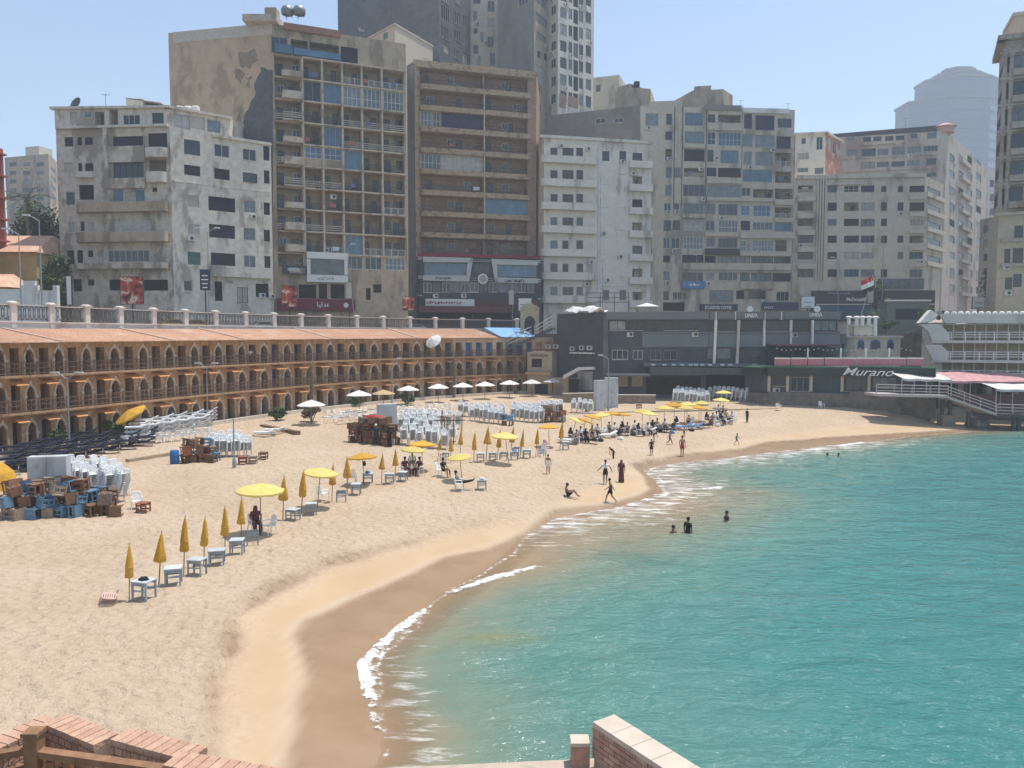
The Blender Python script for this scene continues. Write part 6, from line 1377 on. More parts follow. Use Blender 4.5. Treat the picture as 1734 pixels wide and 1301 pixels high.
def open_canopy(rad, h, val, mt, n=8):
    m = MB(); k = 3
    for i in range(n):
        a0, a1 = 2 * math.pi * i / n, 2 * math.pi * (i + 1) / n
        rows = []
        for j in range(k + 1):
            r = rad * (1 - j / k); z = h * (j / k) ** 0.85
            rows.append([(r * math.cos(a), r * math.sin(a), z - (0.05 * h * math.sin(t * math.pi) if j < k else 0)) for t, a in ((0, a0), (0.5, (a0 + a1) / 2), (1, a1))])
        rows = [[(x * (1 - 0.05 * (c == 1)), y * (1 - 0.05 * (c == 1)), z) for c, (x, y, z) in enumerate(row)] for row in rows]
        for j in range(k):
            for c in range(2): m.quad(rows[j][c], rows[j][c + 1], rows[j + 1][c + 1], rows[j + 1][c])
        for c in range(2):
            p, q = rows[0][c], rows[0][c + 1]; dz = lambda w: val * (1.15 if w == 1 else 0.75)
            m.quad((p[0], p[1], p[2] - dz(c)), (q[0], q[1], q[2] - dz(c + 1)), q, p)
    return m.mesh('canopy', mt)
def ribs(rad, h, mt, n=8):
    out = []
    for i in range(n):
        a = 2 * math.pi * i / n; out.append(MB().tube([(0, 0, h - 0.03), (rad * 0.97 * math.cos(a), rad * 0.97 * math.sin(a), -0.02)], 0.01, 4).mesh('rib', mt))
    return out
OPEN = {'pale': (open_canopy(1.02, 0.30, 0.09, Y_SUNLIT), ribs(1.02, 0.27, POLE), 2.0), 'deep': (open_canopy(1.02, 0.32, 0.10, Y_DEEP), ribs(1.02, 0.29, POLE), 2.0),
        'white': (open_canopy(1.9, 0.72, 0.06, W_CAN), ribs(1.9, 0.66, POLE), 2.55), 'tan': (open_canopy(1.85, 0.66, 0.06, TAN_CAN), ribs(1.85, 0.6, POLE), 2.5)}
def parasol(kind, base, label, group, tilt=(0, 0), scale=1.0, off=(0, 0)):
    can, rb, h = OPEN[kind]; t = thing('beach_umbrella', label, 'umbrella', tuple(base), group=group)
    top = Vector((off[0], off[1], (h + 0.25) * scale))
    MB().tube([(0, 0, -0.15), tuple(top)], 0.024 if kind in ('pale', 'deep') else 0.04, 6).build('pole', POLE, t)
    c = link('canopy', can, t, (off[0], off[1], h * scale)); c.rotation_euler = (tilt[0], tilt[1], rnd.uniform(0, 0.8)); c.scale = (scale,) * 3
    for r in rb: link('rib', r, c)
    return t
def closed_umbrella(bx, by, tx, ty, label):
    p = on_sand(bx, by); s = (by - ty) / (F / p.y) / 2.14 * 1.0; t = thing('closed_beach_umbrella', label, 'umbrella', tuple(p), group='furled yellow umbrellas in the row')
    lean = ((tx - bx) / (by - ty)); t.rotation_euler = (rnd.uniform(-0.07, 0.08), math.atan(lean) + rnd.uniform(-0.03, 0.03), 0); t.scale = (s * rnd.uniform(0.85, 1.2), s * rnd.uniform(0.85, 1.2), s)
    for n, me in (('folded_canopy', CL_CANS[rnd.randrange(4)]), ('finial', CL_TIP), ('pole', CL_POLE), ('tie_band', CL_TIE)):
        link(n, me, t, rz=rnd.uniform(0, 6) if n == 'folded_canopy' else 0)
    return p
# --- small tables
TB_TOP = MB().box(-0.30, 0.30, -0.28, 0.28, 0.60, 0.64).mesh('table_top', BLUETOP)
TB_LEG = {(sx, sy): MB().box(*sorted((sx * 0.28, sx * 0.225)), *sorted((sy * 0.26, sy * 0.205)), 0, 0.599).mesh('leg', BLUEW_) for sx in (-1, 1) for sy in (-1, 1)}
TB_APR = MB().box(-0.224, 0.224, -0.255, -0.225, 0.49, 0.595).box(-0.224, 0.224, 0.225, 0.255, 0.49, 0.595).mesh('apron', BLUEW_)
TB_STR = [MB().box(-0.224, 0.224, sy * 0.24 - 0.02, sy * 0.24 + 0.02, 0.30, 0.345).mesh('stretcher', BLUEW_) for sy in (-1, 1)]
def table(p, label, rz=0.0, top=True):
    t = thing('beach_table', label, 'table', tuple(p), rz, group='small pale blue tables by the umbrellas')
    if top: link('table_top', TB_TOP, t)
    t.scale = (rnd.uniform(0.88, 1.1), rnd.uniform(0.9, 1.1), rnd.uniform(0.92, 1.08))
    for me in TB_LEG.values(): link('leg', me, t)
    link('apron', TB_APR, t)
    for me in TB_STR: link('stretcher', me, t)
    return t
def chair_bm():
    m = MB()
    m.prism([(-0.24, -0.22), (0.24, -0.22), (0.21, 0.22), (-0.21, 0.22)], [0.43, 0.43, 0.40, 0.40], [0.455, 0.455, 0.425, 0.425])
    for sx in (-1, 1):
        m.tube([(sx * 0.28, -0.24, 0), (sx * 0.265, -0.21, 0.42), (sx * 0.27, -0.19, 0.63)], [0.03, 0.026, 0.024], 4)
        m.tube([(sx * 0.25, 0.30, 0), (sx * 0.22, 0.22, 0.42), (sx * 0.205, 0.30, 0.85)], [0.03, 0.028, 0.022], 4)
        m.tube([(sx * 0.27, -0.20, 0.635), (sx * 0.27, 0.05, 0.65), (sx * 0.215, 0.28, 0.66)], 0.028, 4)
    for k in range(5):
        x = -0.14 + 0.07 * k; m.prism([(x - 0.022, 0.215), (x + 0.022, 0.215), (x + 0.022, 0.235), (x - 0.022, 0.235)], 0.42, 0.43); i = len(m.v) - 4
        for q in range(i, i + 4): m.v[q] = (m.v[q][0] * 0.95, m.v[q][1] + 0.085, 0.86 - 0.6 * (m.v[q][0] * 0.95) ** 2)
    m.tube([(-0.205, 0.30, 0.84), (-0.11, 0.315, 0.885), (0, 0.32, 0.90), (0.11, 0.315, 0.885), (0.205, 0.30, 0.84)], 0.028, 4)
    m.prism([(-0.20, 0.225), (0.20, 0.225), (0.20, 0.245), (-0.20, 0.245)], 0.47, 0.54)
    return m
CH = chair_bm(); CHAIR = CH.mesh('plastic_chair', PLASTIC)
def chair(p, rz, label, group='single white plastic chairs on the sand', rot=None):
    o = link('plastic_chair', CHAIR, None, tuple(p), rz); tag(o, label, 'chair', group)
    if rot: o.rotation_euler = rot
    return o
def at(px, py): return on_sand(px, py)

# --- front row: furled umbrellas with a table each, numbered by what is beside them
ROW = [(219, 1017, 221, 919), (269, 992, 276, 897), (311, 975, 316, 872), (345, 957, 352, 871), (381, 940, 383, 854), (408, 922, 412, 840), (479, 881, 483, 805), (510, 872, 516, 795), (562, 850, 564, 785),
       (588, 838, 591, 772), (646, 820, 649, 767), (669, 815, 671, 759), (741, 780, 748, 736), (763, 784, 765, 738), (779, 774, 781, 727), (802, 783, 805, 731), (823, 780, 827, 722), (842, 778, 846, 727), (864, 771, 871, 722), (881, 776, 888, 727),
       (907, 774, 911, 725), (948, 762, 952, 713)]
ORD = ['first', 'second', 'third', 'fourth', 'fifth', 'sixth', 'seventh', 'eighth', 'ninth', 'tenth', 'eleventh', 'twelfth', 'thirteenth', 'fourteenth', 'fifteenth', 'sixteenth', 'seventeenth', 'eighteenth', 'nineteenth', 'twentieth', 'twenty-first', 'twenty-second']
for i, r in enumerate(ROW):
    p = closed_umbrella(*r, f'furled golden umbrella, {ORD[i]} from the left in the beach row'); s = F / p.y
    if i in (13, 14): continue
    q = p + Vector((0.50, 0.12 + rnd.uniform(-0.05, 0.05), 0)); q.z = gz(q.x, q.y)
    if i == 0: T0 = q.copy()
    table(q, f'small pale blue wooden table beside the {ORD[i]} furled umbrella from the left', rnd.uniform(-0.35, 0.35), i not in (5, 8, 12, 17, 18, 20))
# open yellow umbrellas
OPENU = [((442, 908), (442, 826), 'pale', 'open pale yellow umbrella above the seated woman in dark clothes', (0.04, 0.03)), ((537, 860), (544, 798), 'pale', 'open pale yellow umbrella over a lone white chair', (0.05, 0.10)),
         ((617, 822), (614, 772), 'deep', 'open golden umbrella with a dark bag hung on its pole', (-0.05, -0.03)), ((697, 803), (700, 760), 'pale', 'lower pale umbrella over the group of sitters', (0.06, 0.08)), ((715, 797), (715, 751), 'deep', 'open golden umbrella behind the group of sitters', (-0.05, 0.02)),
         ((783, 815), (778, 774), 'pale', 'flat pale umbrella leaning over the man with outstretched legs', (0.03, -0.12)), ((862, 786), (855, 737), 'pale', 'tilted pale umbrella above the table with a blue towel', (0.06, 0.05)), ((930, 757), (929, 722), 'deep', 'open golden umbrella beside the pink cloth chair', (-0.02, 0.0)),
         ((967, 742), (976, 714), 'pale', 'steeply tilted pale umbrella at the left of the crowded group', (0.15, 0.45)), ((985, 742), (992, 713), 'deep', 'golden umbrella drooping over dark-clothed sitters', (0.1, 0.35)), ((1000, 738), (1003, 706), 'deep', 'golden umbrella behind the drooping one', (0.0, 0.25)), ((1019, 734), (1017, 702), 'pale', 'pale umbrella at the left end of the golden pair', (0.05, -0.1)), ((1036, 731), (1036, 700), 'deep', 'left umbrella of the adjoining golden pair', (-0.05, 0.0)), ((1056, 730), (1055, 702), 'deep', 'right umbrella of the adjoining golden pair', (-0.05, 0.05)),
         ((1087, 727), (1088, 696), 'pale', 'pale umbrella between the golden pair and the long shade', (0.05, 0)), ((1101, 729), (1100, 700), 'pale', 'low pale umbrella in front of the crowd', (0.08, 0.05)), ((1124, 723), (1125, 690), 'pale', 'pale umbrella shading the middle of the crowd', (0.03, 0)), ((1142, 720), (1141, 685), 'deep', 'golden umbrella behind the middle of the crowd', (0, 0)), ((1159, 722), (1159, 690), 'pale', 'front pale umbrella left of the blue towels', (0.05, 0)), ((1163, 717), (1163, 684), 'pale', 'rear pale umbrella above the blue towels', (0, 0)),
         ((1184, 720), (1183, 690), 'deep', 'small golden umbrella right of the blue towels', (0, 0.1)), ((1187, 713), (1187, 681), 'pale', 'pale umbrella behind the small golden one', (0, 0)), ((1216, 707), (1221, 677), 'pale', 'pale umbrella at the right end of the crowd', (0.02, 0.05)), ((1225, 692), (1225, 664), 'pale', 'rearmost pale umbrella beside the stacked chairs', (0, 0))]
for (b, c, k, lab, tl) in OPENU:
    p = on_sand(*b); s = F / p.y; sc = min(1.12, max(0.8, (b[1] - c[1]) / s / 2.05)); parasol(k, p, lab, 'open yellow umbrellas', tl, sc, ((c[0] - b[0]) / s, 0))
# a tipped golden umbrella at the left edge and one by the cabins
for (px, py, rot, lab, sc) in ((0, 830, (0.3, 1.0, 0), 'tipped golden umbrella lying against the crates at the left edge', 1.0), (222, 742, (0.35, -0.45, 0), 'tilted golden umbrella standing in front of the ochre arches', 1.35)):
    p = on_sand(px, py); t = thing('beach_umbrella', lab, 'umbrella', tuple(p)); zc = 0.75 if px == 0 else 2.0
    c = link('canopy', OPEN['deep'][0], t, (0.0, 0, zc)); c.rotation_euler = rot; c.scale = (sc,) * 3
    for r in OPEN['deep'][1]: link('rib', r, c)
    MB().tube([(0.35 if px else -0.1, 0.1, -0.1), (0, 0, zc + 0.2)], 0.025, 6).build('pole', POLE, t)
p = at_Y(734, 578, 104); t = thing('garden_parasol', 'tilted cream parasol on the top gallery beside the blue doors', 'umbrella', (p.x, p.y, FL[2])); c = link('canopy', OPEN['white'][0], t, (0, 0, p.z - FL[2])); c.rotation_euler = (0.7, -0.5, 0); c.scale = (0.62,) * 3; MB().tube([(0.1, 0.1, 0), (0, 0, p.z - FL[2] + 0.3)], 0.03, 6).build('pole', POLE, t)
# white parasols along the edge wall
zw = conv(440, 500, 3.096)
for i, (x, y, k) in enumerate(((268, 550, 'white'), (520, 532, 'white'), (648, 525, 'tan'), (778, 512, 'white'), (935, 505, 'white'), (1065, 500, 'white'), (1180, 490, 'white'), (1308, 490, 'white'), (1425, 487, 'white'), (1537, 485, 'white'))):
    px, py = zw(x, y); Yp = arc_Y(px) - (15 if i == 0 else 10 if i < 3 else 8); q = at_Y(px, py, Yp); zg = gz(q.x, q.y); sc = max(0.75, min(1.25, (q.z - zg) / 3.25))
    parasol(k, (q.x, q.y, zg), 'only tan parasol among the white ones along the edge wall' if k == 'tan' else f'white canvas parasol, {ORD[i if i < 2 else i - 1]} white one from the left along the edge wall', 'large white parasols by the cabins', (0, 0), sc)

# --- stacks of chairs
def stack(p, n, label, group, rz=0.0, lean=0.05, individual=True, acc=None, dz=0.105):
    for k in range(n):
        lab = f'white chair, {ORD[k]} from the bottom of {label}'
        off = Vector((math.cos(rz + 1.57) * -lean * k, math.sin(rz + 1.57) * -lean * k, dz * k)); a = rz + rnd.uniform(-0.04, 0.04)
        if individual: o = link('plastic_chair', CHAIR, None, Vector(p) + off, a); tag(o, lab, 'chair', group)
        else:
            i = len(acc.v); acc.v += CH.v; acc.f += [tuple(v + i for v in fc) for fc in CH.f]; acc.xf(Matrix.Translation(Vector(p) + off) @ Matrix.Rotation(a, 4, 'Z'), i)
def stacks(rows, label, group, n, individual=True, acc=None, **kw):
    for ri, (x0, y0, x1, y1, cnt) in enumerate(rows):
        for k in range(cnt):
            t = k / max(1, cnt - 1); p = on_sand(x0 + (x1 - x0) * t, y0 + (y1 - y0) * t); stack(p, n + rnd.randint(-1, 1), f'the {ORD[k]} {("front", "rear")[ri % 2]} stack {label}', group, rnd.uniform(-0.25, 0.25) + kw.get('rz', 0), kw.get('lean', 0.05), individual, acc, kw.get('dz', 0.105))
stacks([(128, 838, 198, 848, 6), (118, 824, 190, 832, 5)], 'by the grey cabinet', 'stacked chairs of the near left pile', 11, rz=0.9, lean=0.06)
stacks([(368, 772, 420, 772, 6), (360, 764, 405, 762, 4)], 'behind the crates', 'stacked chairs behind the crates', 7, rz=0.5)
stacks([(686, 752, 752, 760, 6), (690, 742, 768, 748, 6)], 'right of the tall cabinet', 'stacked chairs right of the tall cabinet', 9)
acc = MB()
stacks([(715, 722, 775, 726, 6), (800, 712, 848, 718, 7), (806, 706, 850, 710, 5), (868, 712, 915, 716, 7), (872, 705, 912, 708, 6), (972, 698, 1000, 700, 4), (1142, 681, 1196, 686, 9), (1148, 676, 1190, 679, 7), (1202, 676, 1264, 680, 9), (1206, 672, 1262, 675, 8), (680, 730, 740, 734, 7), (690, 722, 712, 724, 3), (780, 704, 800, 706, 3), (918, 702, 950, 702, 5), (1268, 678, 1272, 679, 1)], '', '', 9, False, acc)
stk = acc.build('stacked_chairs', PLASTIC); tag(stk, 'far stacks of white plastic chairs along the back of the beach', 'chairs', kind='stuff')
# loose white chairs among the tables under the white parasols
for i in range(34):
    px = 555 + (i % 17) * 13 + rnd.uniform(-3, 3); py = 716 - (i % 17) * 0.9 - (i // 17) * 9 + rnd.uniform(-2, 2)
    chair(on_sand(px, py), rnd.uniform(0, 6.28), f'white chair under the white parasols, {ORD[i % 17]} from the left, {("front", "rear")[i // 17]} line', 'chairs under the white parasols')
for i in range(14):
    chair(on_sand(210 + i * 11.5 + rnd.uniform(-2, 2), 757 - i * 1.3), rnd.uniform(2.6, 3.6), f'white armchair behind the dark loungers, {ORD[i]} from the left in its line', 'chairs behind the dark loungers')
for px, py, rz, lab in ((213, 838, 2.0, 'white chair at the right end of the near crate pile'), (232, 862, 0.5, 'tipped white chair behind the small brown table'), (432, 902, 0.8, 'white chair the woman in dark clothes sits on'), (456, 905, -0.7, 'empty white chair facing the seated woman'), (546, 848, 2.6, 'lone white chair under the second open umbrella'),
                        (596, 820, 0.3, 'white chair left of the golden umbrella with the bag'), (778, 830, 1.5, 'white chair of the man with outstretched legs'), (746, 806, 1.2, 'white chair of the man sitting sideways'), (1318, 692, 2.4, 'white chair alone in front of the quay wall'), (1396 - 5, 690, 0.2, 'white chair beside the folded table by the quay')):
    chair(on_sand(px, py), rz, lab)
# near-left tipped pink-white chair
p = on_sand(188, 1012); t = chair(p + Vector((0, 0, 0.25)), 0, 'faded pinkish chair lying tipped beside the first umbrella', rot=(1.9, 0.2, 0.4)); t.data = CHAIR.copy(); t.data.materials[0] = mat('faded_pink_plastic', (0.62, 0.42, 0.34), 0.6, 0.15)

# --- wooden stools and crates in piles
def stool_mesh(mt, solid):
    m = MB(); m.box(-0.29, 0.29, -0.27, 0.27, 0.50, 0.54)
    for sx in (-1, 1):
        for sy in (-1, 1): m.box(*sorted((sx * 0.28, sx * 0.22)), *sorted((sy * 0.26, sy * 0.20)), 0, 0.499)
        if solid: m.box(*sorted((sx * 0.275, sx * 0.255)), -0.199, 0.199, 0.05, 0.499)
    for sy in (-1, 1):
        m.box(-0.219, 0.219, *sorted((sy * 0.25, sy * 0.22)), 0.12, 0.2); m.box(-0.219, 0.219, *sorted((sy * 0.25, sy * 0.22)), 0.36, 0.46)
        if solid: m.box(-0.03, 0.03, *sorted((sy * 0.248, sy * 0.225)), 0.201, 0.359)
    return m.mesh('wooden_stool', mt)
ST_M = [mat('brown_stool_wood', (0.19, 0.10, 0.06), 0.85, 0.25, 6, objvar=0.25), mat('grey_stool_wood', (0.26, 0.205, 0.155), 0.85, 0.25, 6, objvar=0.25), mat('blue_stool_paint', (0.14, 0.25, 0.36), 0.75, 0.2, 6, objvar=0.2), mat('red_brown_stool', (0.24, 0.085, 0.05), 0.85, 0.2, 6, objvar=0.2)]
STOOLS = [(stool_mesh(m, s), m) for m in ST_M for s in (True, False)]
CN = ['brown', 'brown', 'weathered grey', 'weathered grey', 'pale blue', 'pale blue', 'red-brown', 'red-brown']
def pile(name, where, group, x0, y0, x1, y1, depth, layers, weights, step=0.62):
    a, b = on_sand(x0, y0), on_sand(x1, y1); L = (b - a).length; n = max(2, int(L / step)); d = (b - a).normalized(); nn = Vector((-d.y, d.x, 0))
    for j in range(depth):
        for k in range(n):
            hgt = layers[min(len(layers) - 1, int(k / n * len(layers)))] - (1 if j == 0 and rnd.random() < 0.5 else 0)
            for q in range(max(1, hgt)):
                i = rnd.choices(range(8), weights)[0]; p = a + d * (k + 0.5) * step + nn * (j * 0.6) + Vector((rnd.uniform(-.15, .15), rnd.uniform(-.12, .12), 0)); p.z = gz(p.x, p.y) + 0.56 * q + (0.02 if q else 0)
                o = link(name, STOOLS[i][0], None, p, rnd.uniform(-0.2, 0.2) + math.atan2(d.y, d.x)); tag(o, f'{CN[i]} stool, {ORD[q]} up, {ORD[k]} from left, {ORD[j]} row, pile {where}', 'stool', group)
                r = rnd.random(); jt = 0.22 if q else 0.06; jx, jy, zz = rnd.uniform(-jt, jt), rnd.uniform(-jt, jt), o.rotation_euler.z + rnd.uniform(-0.7, 0.7)
                if r < 0.4: o.rotation_euler = (math.pi / 2 + jx, jy, zz); o.location.z += 0.28; o.location.y += 0.25
                elif r < 0.7: o.rotation_euler = (jx, math.pi / 2 + jy, zz); o.location.z += 0.28; o.location.x -= 0.25
                elif r < 0.85 and q: o.rotation_euler = (math.pi + jx, jy, zz); o.location.z += 0.55
                else: o.rotation_euler = (jx * 0.6, jy * 0.6, zz)
                o.scale = (rnd.uniform(0.85, 1.15),) * 3
pile('wooden_stool', 'near left', 'stools of the near left pile', 0, 880, 200, 872, 4, [3, 3, 3, 3, 3, 3, 2, 2], (4, 5, 4, 6, 2, 2, 2, 2))
pile('wooden_stool', 'by the blue barrel', 'stools behind the blue barrel', 306, 784, 372, 783, 2, [3, 3, 3, 2], (4, 6, 2, 3, 1, 2, 1, 1))
pile('wooden_stool', 'beside the tall cabinet', 'stools left of the tall cabinet', 592, 748, 668, 757, 3, [3, 4, 4, 3], (6, 2, 1, 0, 0, 0, 3, 1))
pile('wooden_stool', 'by the far parasols', 'stools at the far end of the parasols', 918, 716, 965, 714, 2, [3, 2, 3], (5, 5, 3, 2, 0, 0, 1, 1))
pile('wooden_stool', 'between far chair stacks', 'stools between chair stacks', 850, 721, 872, 720, 1, [2, 2], (1, 2, 1, 1, 4, 3, 0, 0))
for px, py, i, lab in ((243, 868, 7, 'small open brown table frame alone right of the near pile'), (411, 786, 7, 'low red stool beside the tall chair stacks'), (428, 785, 3, 'weathered open stool right of the red one'), (446, 778, 1, 'dark open table frame at the right end of the second pile'), (200, 872, 1, 'brown stool tipped at the right foot of the near pile'), (757, 722, 7, 'red-brown table frame beside the timber stand'), (1072 + 10, 692, 7, 'red stool upturned on the far walk')):
    o = link('wooden_stool', STOOLS[i][0], None, on_sand(px, py), rnd.uniform(-0.3, 0.3)); tag(o, lab, 'stool'); o.rotation_euler.x = math.pi / 2 if px == 200 else 0
    if px == 200: o.location.z += 0.28
GREYCAB = mat('pale_grey_cabinet', (0.50, 0.52, 0.52), 0.6, 0.08, 1.0, (0.38, 0.37, 0.35), 0.3, 0.8, 2)
for px0, px1, ytop, yb, lab in ((50, 113, 772, 856, 'pale grey metal cabinet standing behind the near stool pile'), (641, 673, 684, 738, 'tall pale grey sheet cabinet among the chair stacks'), (1009, 1026, 644, 696, 'white narrow locker beside the far lamp post'), (1025, 1047, 639, 690, 'white double locker behind the far lamp post')):
    a = on_sand(px0, yb); b = on_sand(px1, yb); w = (b - a).length; h = (yb - ytop) / (F / a.y); c = thing('storage_cabinet', lab, 'cabinet', tuple((a + b) / 2), math.atan2((b - a).y, (b - a).x) + 0.12)
    MB().box(-w / 2, w / 2, 0, 0.7, 0, h).build('carcass', GREYCAB, c)
    for sx in (-1, 1):
        x0, x1 = sorted((sx * 0.02, sx * (w / 2 - 0.03))); d = MB().box(x0, x1, -0.025, -0.001, 0.06, h - 0.06).build('door', GREYCAB, c); MB().box(sx * 0.08 - 0.015, sx * 0.08 + 0.015, -0.05, -0.026, h * 0.5, h * 0.5 + 0.14).build('handle', RAIL_D, d)
BARREL = mat('blue_plastic_barrel', (0.03, 0.12, 0.33), 0.5, 0.1)
for px, py, lab in ((296, 786, 'blue plastic barrel at the left end of the second crate pile'), (995, 697, 'blue barrel far back beside the walk')):
    t = thing('barrel', lab, 'barrel', tuple(on_sand(px, py))); MB().lathe([(0.26, 0), (0.30, 0.05), (0.31, 0.3), (0.33, 0.32), (0.31, 0.35), (0.31, 0.6), (0.33, 0.62), (0.31, 0.65), (0.29, 0.9), (0.25, 0.95)], 14).build('body', BARREL, t, smooth=True); MB().lathe([(0.24, 0.951), (0.24, 0.97), (0.05, 0.975)], 12).build('lid', BARREL, t)
# --- dark sun loungers and white ones
NAVY = mat('navy_cushion', (0.022, 0.022, 0.045), 0.85, 0.2, 5, objvar=0.3); LFR = mat('white_lounger_frame', (0.55, 0.54, 0.52), 0.6, 0.06)
LG_F = MB().box(-0.95, 0.95, -0.32, -0.27, 0.24, 0.30).box(-0.95, 0.95, 0.27, 0.32, 0.24, 0.30).box(-0.95, -0.9, -0.27, 0.27, 0.24, 0.30).box(0.9, 0.95, -0.27, 0.27, 0.24, 0.30).mesh('frame', LFR)
LG_FD = LG_F.copy(); LG_FD.materials[0] = RAIL_D
LG_L = {(sx, sy): MB().box(sx * 0.75 - 0.025, sx * 0.75 + 0.025, sy * 0.29 - 0.02, sy * 0.29 + 0.02, 0, 0.239).mesh('leg', LFR) for sx in (-1, 1) for sy in (-1, 1)}
def mattress(mt):
    m = MB(); m.box(-0.9, 0.35, -0.26, 0.26, 0.301, 0.38); i = len(m.v); m.box(0.36, 0.98, -0.26, 0.26, 0.301, 0.38)
    for k in range(i, len(m.v)): x, y, z = m.v[k]; m.v[k] = (x, y, z + (x - 0.36) * 0.45)
    return m.mesh('mattress', mt)
LG_MN, LG_MW = mattress(NAVY), mattress(PLASTIC)
def lounger(p, rz, label, group, me):
    t = thing('sun_lounger', label, 'sun lounger', tuple(p), rz, group=group); link('frame', LG_FD if me is LG_MN else LG_F, t); link('mattress', me, t)
    for q in LG_L.values(): link('leg', q, t)
for j in range(4):
    for k in range(9):
        px = 8 + 29 * k + j * 6; py = 806 - 6.3 * k - 11 * j
        if px > 262 or py < 738 + (262 - px) * 0.05: continue
        p = on_sand(px, py); lounger(p, 0.55 + rnd.uniform(-0.06, 0.06), f'dark navy sun lounger, {ORD[k]} from the left in the {ORD[j]} row from the front', 'dark loungers by the cabins', LG_MN)
        lounger(p + Vector((0.02, 0.02, 0.40)), 0.55 + rnd.uniform(-0.1, 0.1), f'dark navy sun lounger stacked on the {ORD[k]} from the left in the {ORD[j]} row', 'dark loungers by the cabins', LG_MN)
for j in range(3):
    for k in range(5):
        px = 232 + 26 * k + j * 8; py = 747 - 4.4 * k - 7 * j; p = on_sand(px, py); p.z += 0.12
        for h_ in range(3): lounger(p + Vector((rnd.uniform(-.1, .1), 0, 0.36 * h_)), 0.45 + rnd.uniform(-.08, .08), f'white sun lounger, {ORD[h_]} up, {ORD[k]} from the left in the {ORD[j]} pale row', 'white loungers by the cabins', LG_MW)
for px, py, lab in ((448, 738, 'pale lounger alone on a timber pad left of the planter'), (466, 733, 'pale lounger next to the planter kerb')):
    lounger(on_sand(px, py), 0.3, lab, 'lone loungers', LG_MW)
# low kerbs and boards on the sand
KB = mat('tan_stone_kerb', (0.40, 0.31, 0.21), 0.9, 0.15, 3)
def kerb(x0, y0, x1, y1, w, h, lab, mt=KB):
    a, b = on_sand(x0, y0), on_sand(x1, y1); d = b - a; tag(MB().box(0, d.length, 0, w, -0.25, h).build('kerb', mt, None, (a.x, a.y, (a.z + b.z) / 2), math.atan2(d.y, d.x)), lab, 'kerb')
kerb(218, 783, 288, 772, 0.35, 0.22, 'tan stone kerb left of the blue barrel'); kerb(440, 722, 500, 737, 0.5, 0.25, 'dark timber kerb around the planted bed', TIMBER_R); kerb(448, 742, 497, 730, 1.2, 0.12, 'low timber pad in front of the planted bed'); kerb(573, 720, 612, 716, 0.7, 0.12, 'short tan kerb behind the stool pile'); kerb(880, 707, 1110, 697, 0.3, 0.14, 'long low kerb of the far walk'); kerb(1075, 699, 1320, 690, 0.3, 0.10, 'far kerb in front of the chair stacks')
RUG = mat('stone_retaining_wall', (0.24, 0.19, 0.15), 0.9, 0.25, 2.5, bump=0.5)
for x0, y0, x1, y1, lab in ((955, 682, 1010, 680, 'short rough wall beside the narrow locker'), (1047, 684, 1110, 684, 'rough rubble wall behind the far walk')):
    a, b = on_sand(x0, y0), on_sand(x1, y1); d = b - a; w_ = thing('retaining_wall', lab, 'wall', tuple(a), math.atan2(d.y, d.x)); MB().box(0, d.length, 0, 0.5, -0.3, 1.1).build('wall', RUG, w_); MB().box(-0.05, d.length + 0.05, -0.06, 0.56, 1.101, 1.2).build('coping', PLINTH, w_)
# timber stand of poles in front of the chair stacks
p = on_sand(766, 752); t = thing('timber_stand', 'bare timber stand of thin poles with a round table top behind the umbrellas', 'stand', tuple(p))
for dx, dy in ((-0.9, 0), (-0.45, 0.3), (0.1, 0), (0.75, 0.4), (-0.7, 0.8)): MB().tube([(dx, dy, -0.1), (dx + rnd.uniform(-.08, .08), dy, 2.3 + rnd.uniform(0, 0.6))], 0.045, 6).build('pole', TIMBER_R, t)
for dz in (2.0, 2.3): MB().tube([(-1.3, 0.1, dz), (1.1, 0.2, dz + 0.02)], 0.05, 6).build('beam', TIMBER_R, t)
MB().lathe([(0.75, 2.36), (0.75, 2.41), (0.2, 2.43)], 14).build('round_top', ST_M[1], t)
# red cloth on the stool pile, blue and dark bundles on tables
def bundle(p, sx, sy, sz, mt, lab, cat='bag'):
    m = MB(); m.lathe([(0.7, 0), (1, 0.25), (0.95, 0.6), (0.6, 0.9), (0.05, 1.0)], 9, wob=lambda a, z: 0.85 + 0.2 * math.sin(a * 2.4 + z * 5)); m.xf(Matrix.Diagonal((sx, sy, sz, 1))); tag(m.build('cloth_bundle', mt, None, tuple(p)), lab, cat)
RED = mat('red_cloth', (0.42, 0.03, 0.035), 0.85, 0.15); DKC = mat('black_cloth', (0.02, 0.018, 0.02), 0.9, 0.2); BLC = mat('blue_towel', (0.08, 0.22, 0.42), 0.9, 0.2); PKC = mat('pink_printed_cloth', (0.48, 0.24, 0.22), 0.9, 0.3, 9); WHC = mat('white_towel', (0.70, 0.70, 0.68), 0.9, 0.06)
p = on_sand(632, 752); bundle(p + Vector((0, 0.9, 1.95)), 1.15, 0.7, 0.4, RED, 'red cloth thrown over the stool pile by the tall cabinet', 'cloth')
for px, py, mt, lab in ((229, 1014, DKC, 'dark clothes on the table at the first umbrella'), (623, 818, BLC, 'blue bag on the table under the golden umbrella'), (871, 779, BLC, 'blue towel on the table under the tilted umbrella'), (816, 829, WHC, 'white towel on the table by the man with outstretched legs')):
    p = on_sand(px, py)
    if px == 229: p = T0
    else: table(p, {816: 'small table at the feet of the reclining man', 623: 'small table carrying the blue bag under the golden umbrella', 871: 'small table carrying the blue towel'}[px], 0.1)
    bundle(p + Vector((0, 0, 0.645)), 0.2, 0.18, 0.16, mt, lab)
p = on_sand(617, 822); bundle(p + Vector((0.02, -0.06, 1.25)), 0.12, 0.1, 0.32, DKC, 'dark bag hanging on the golden umbrella pole')
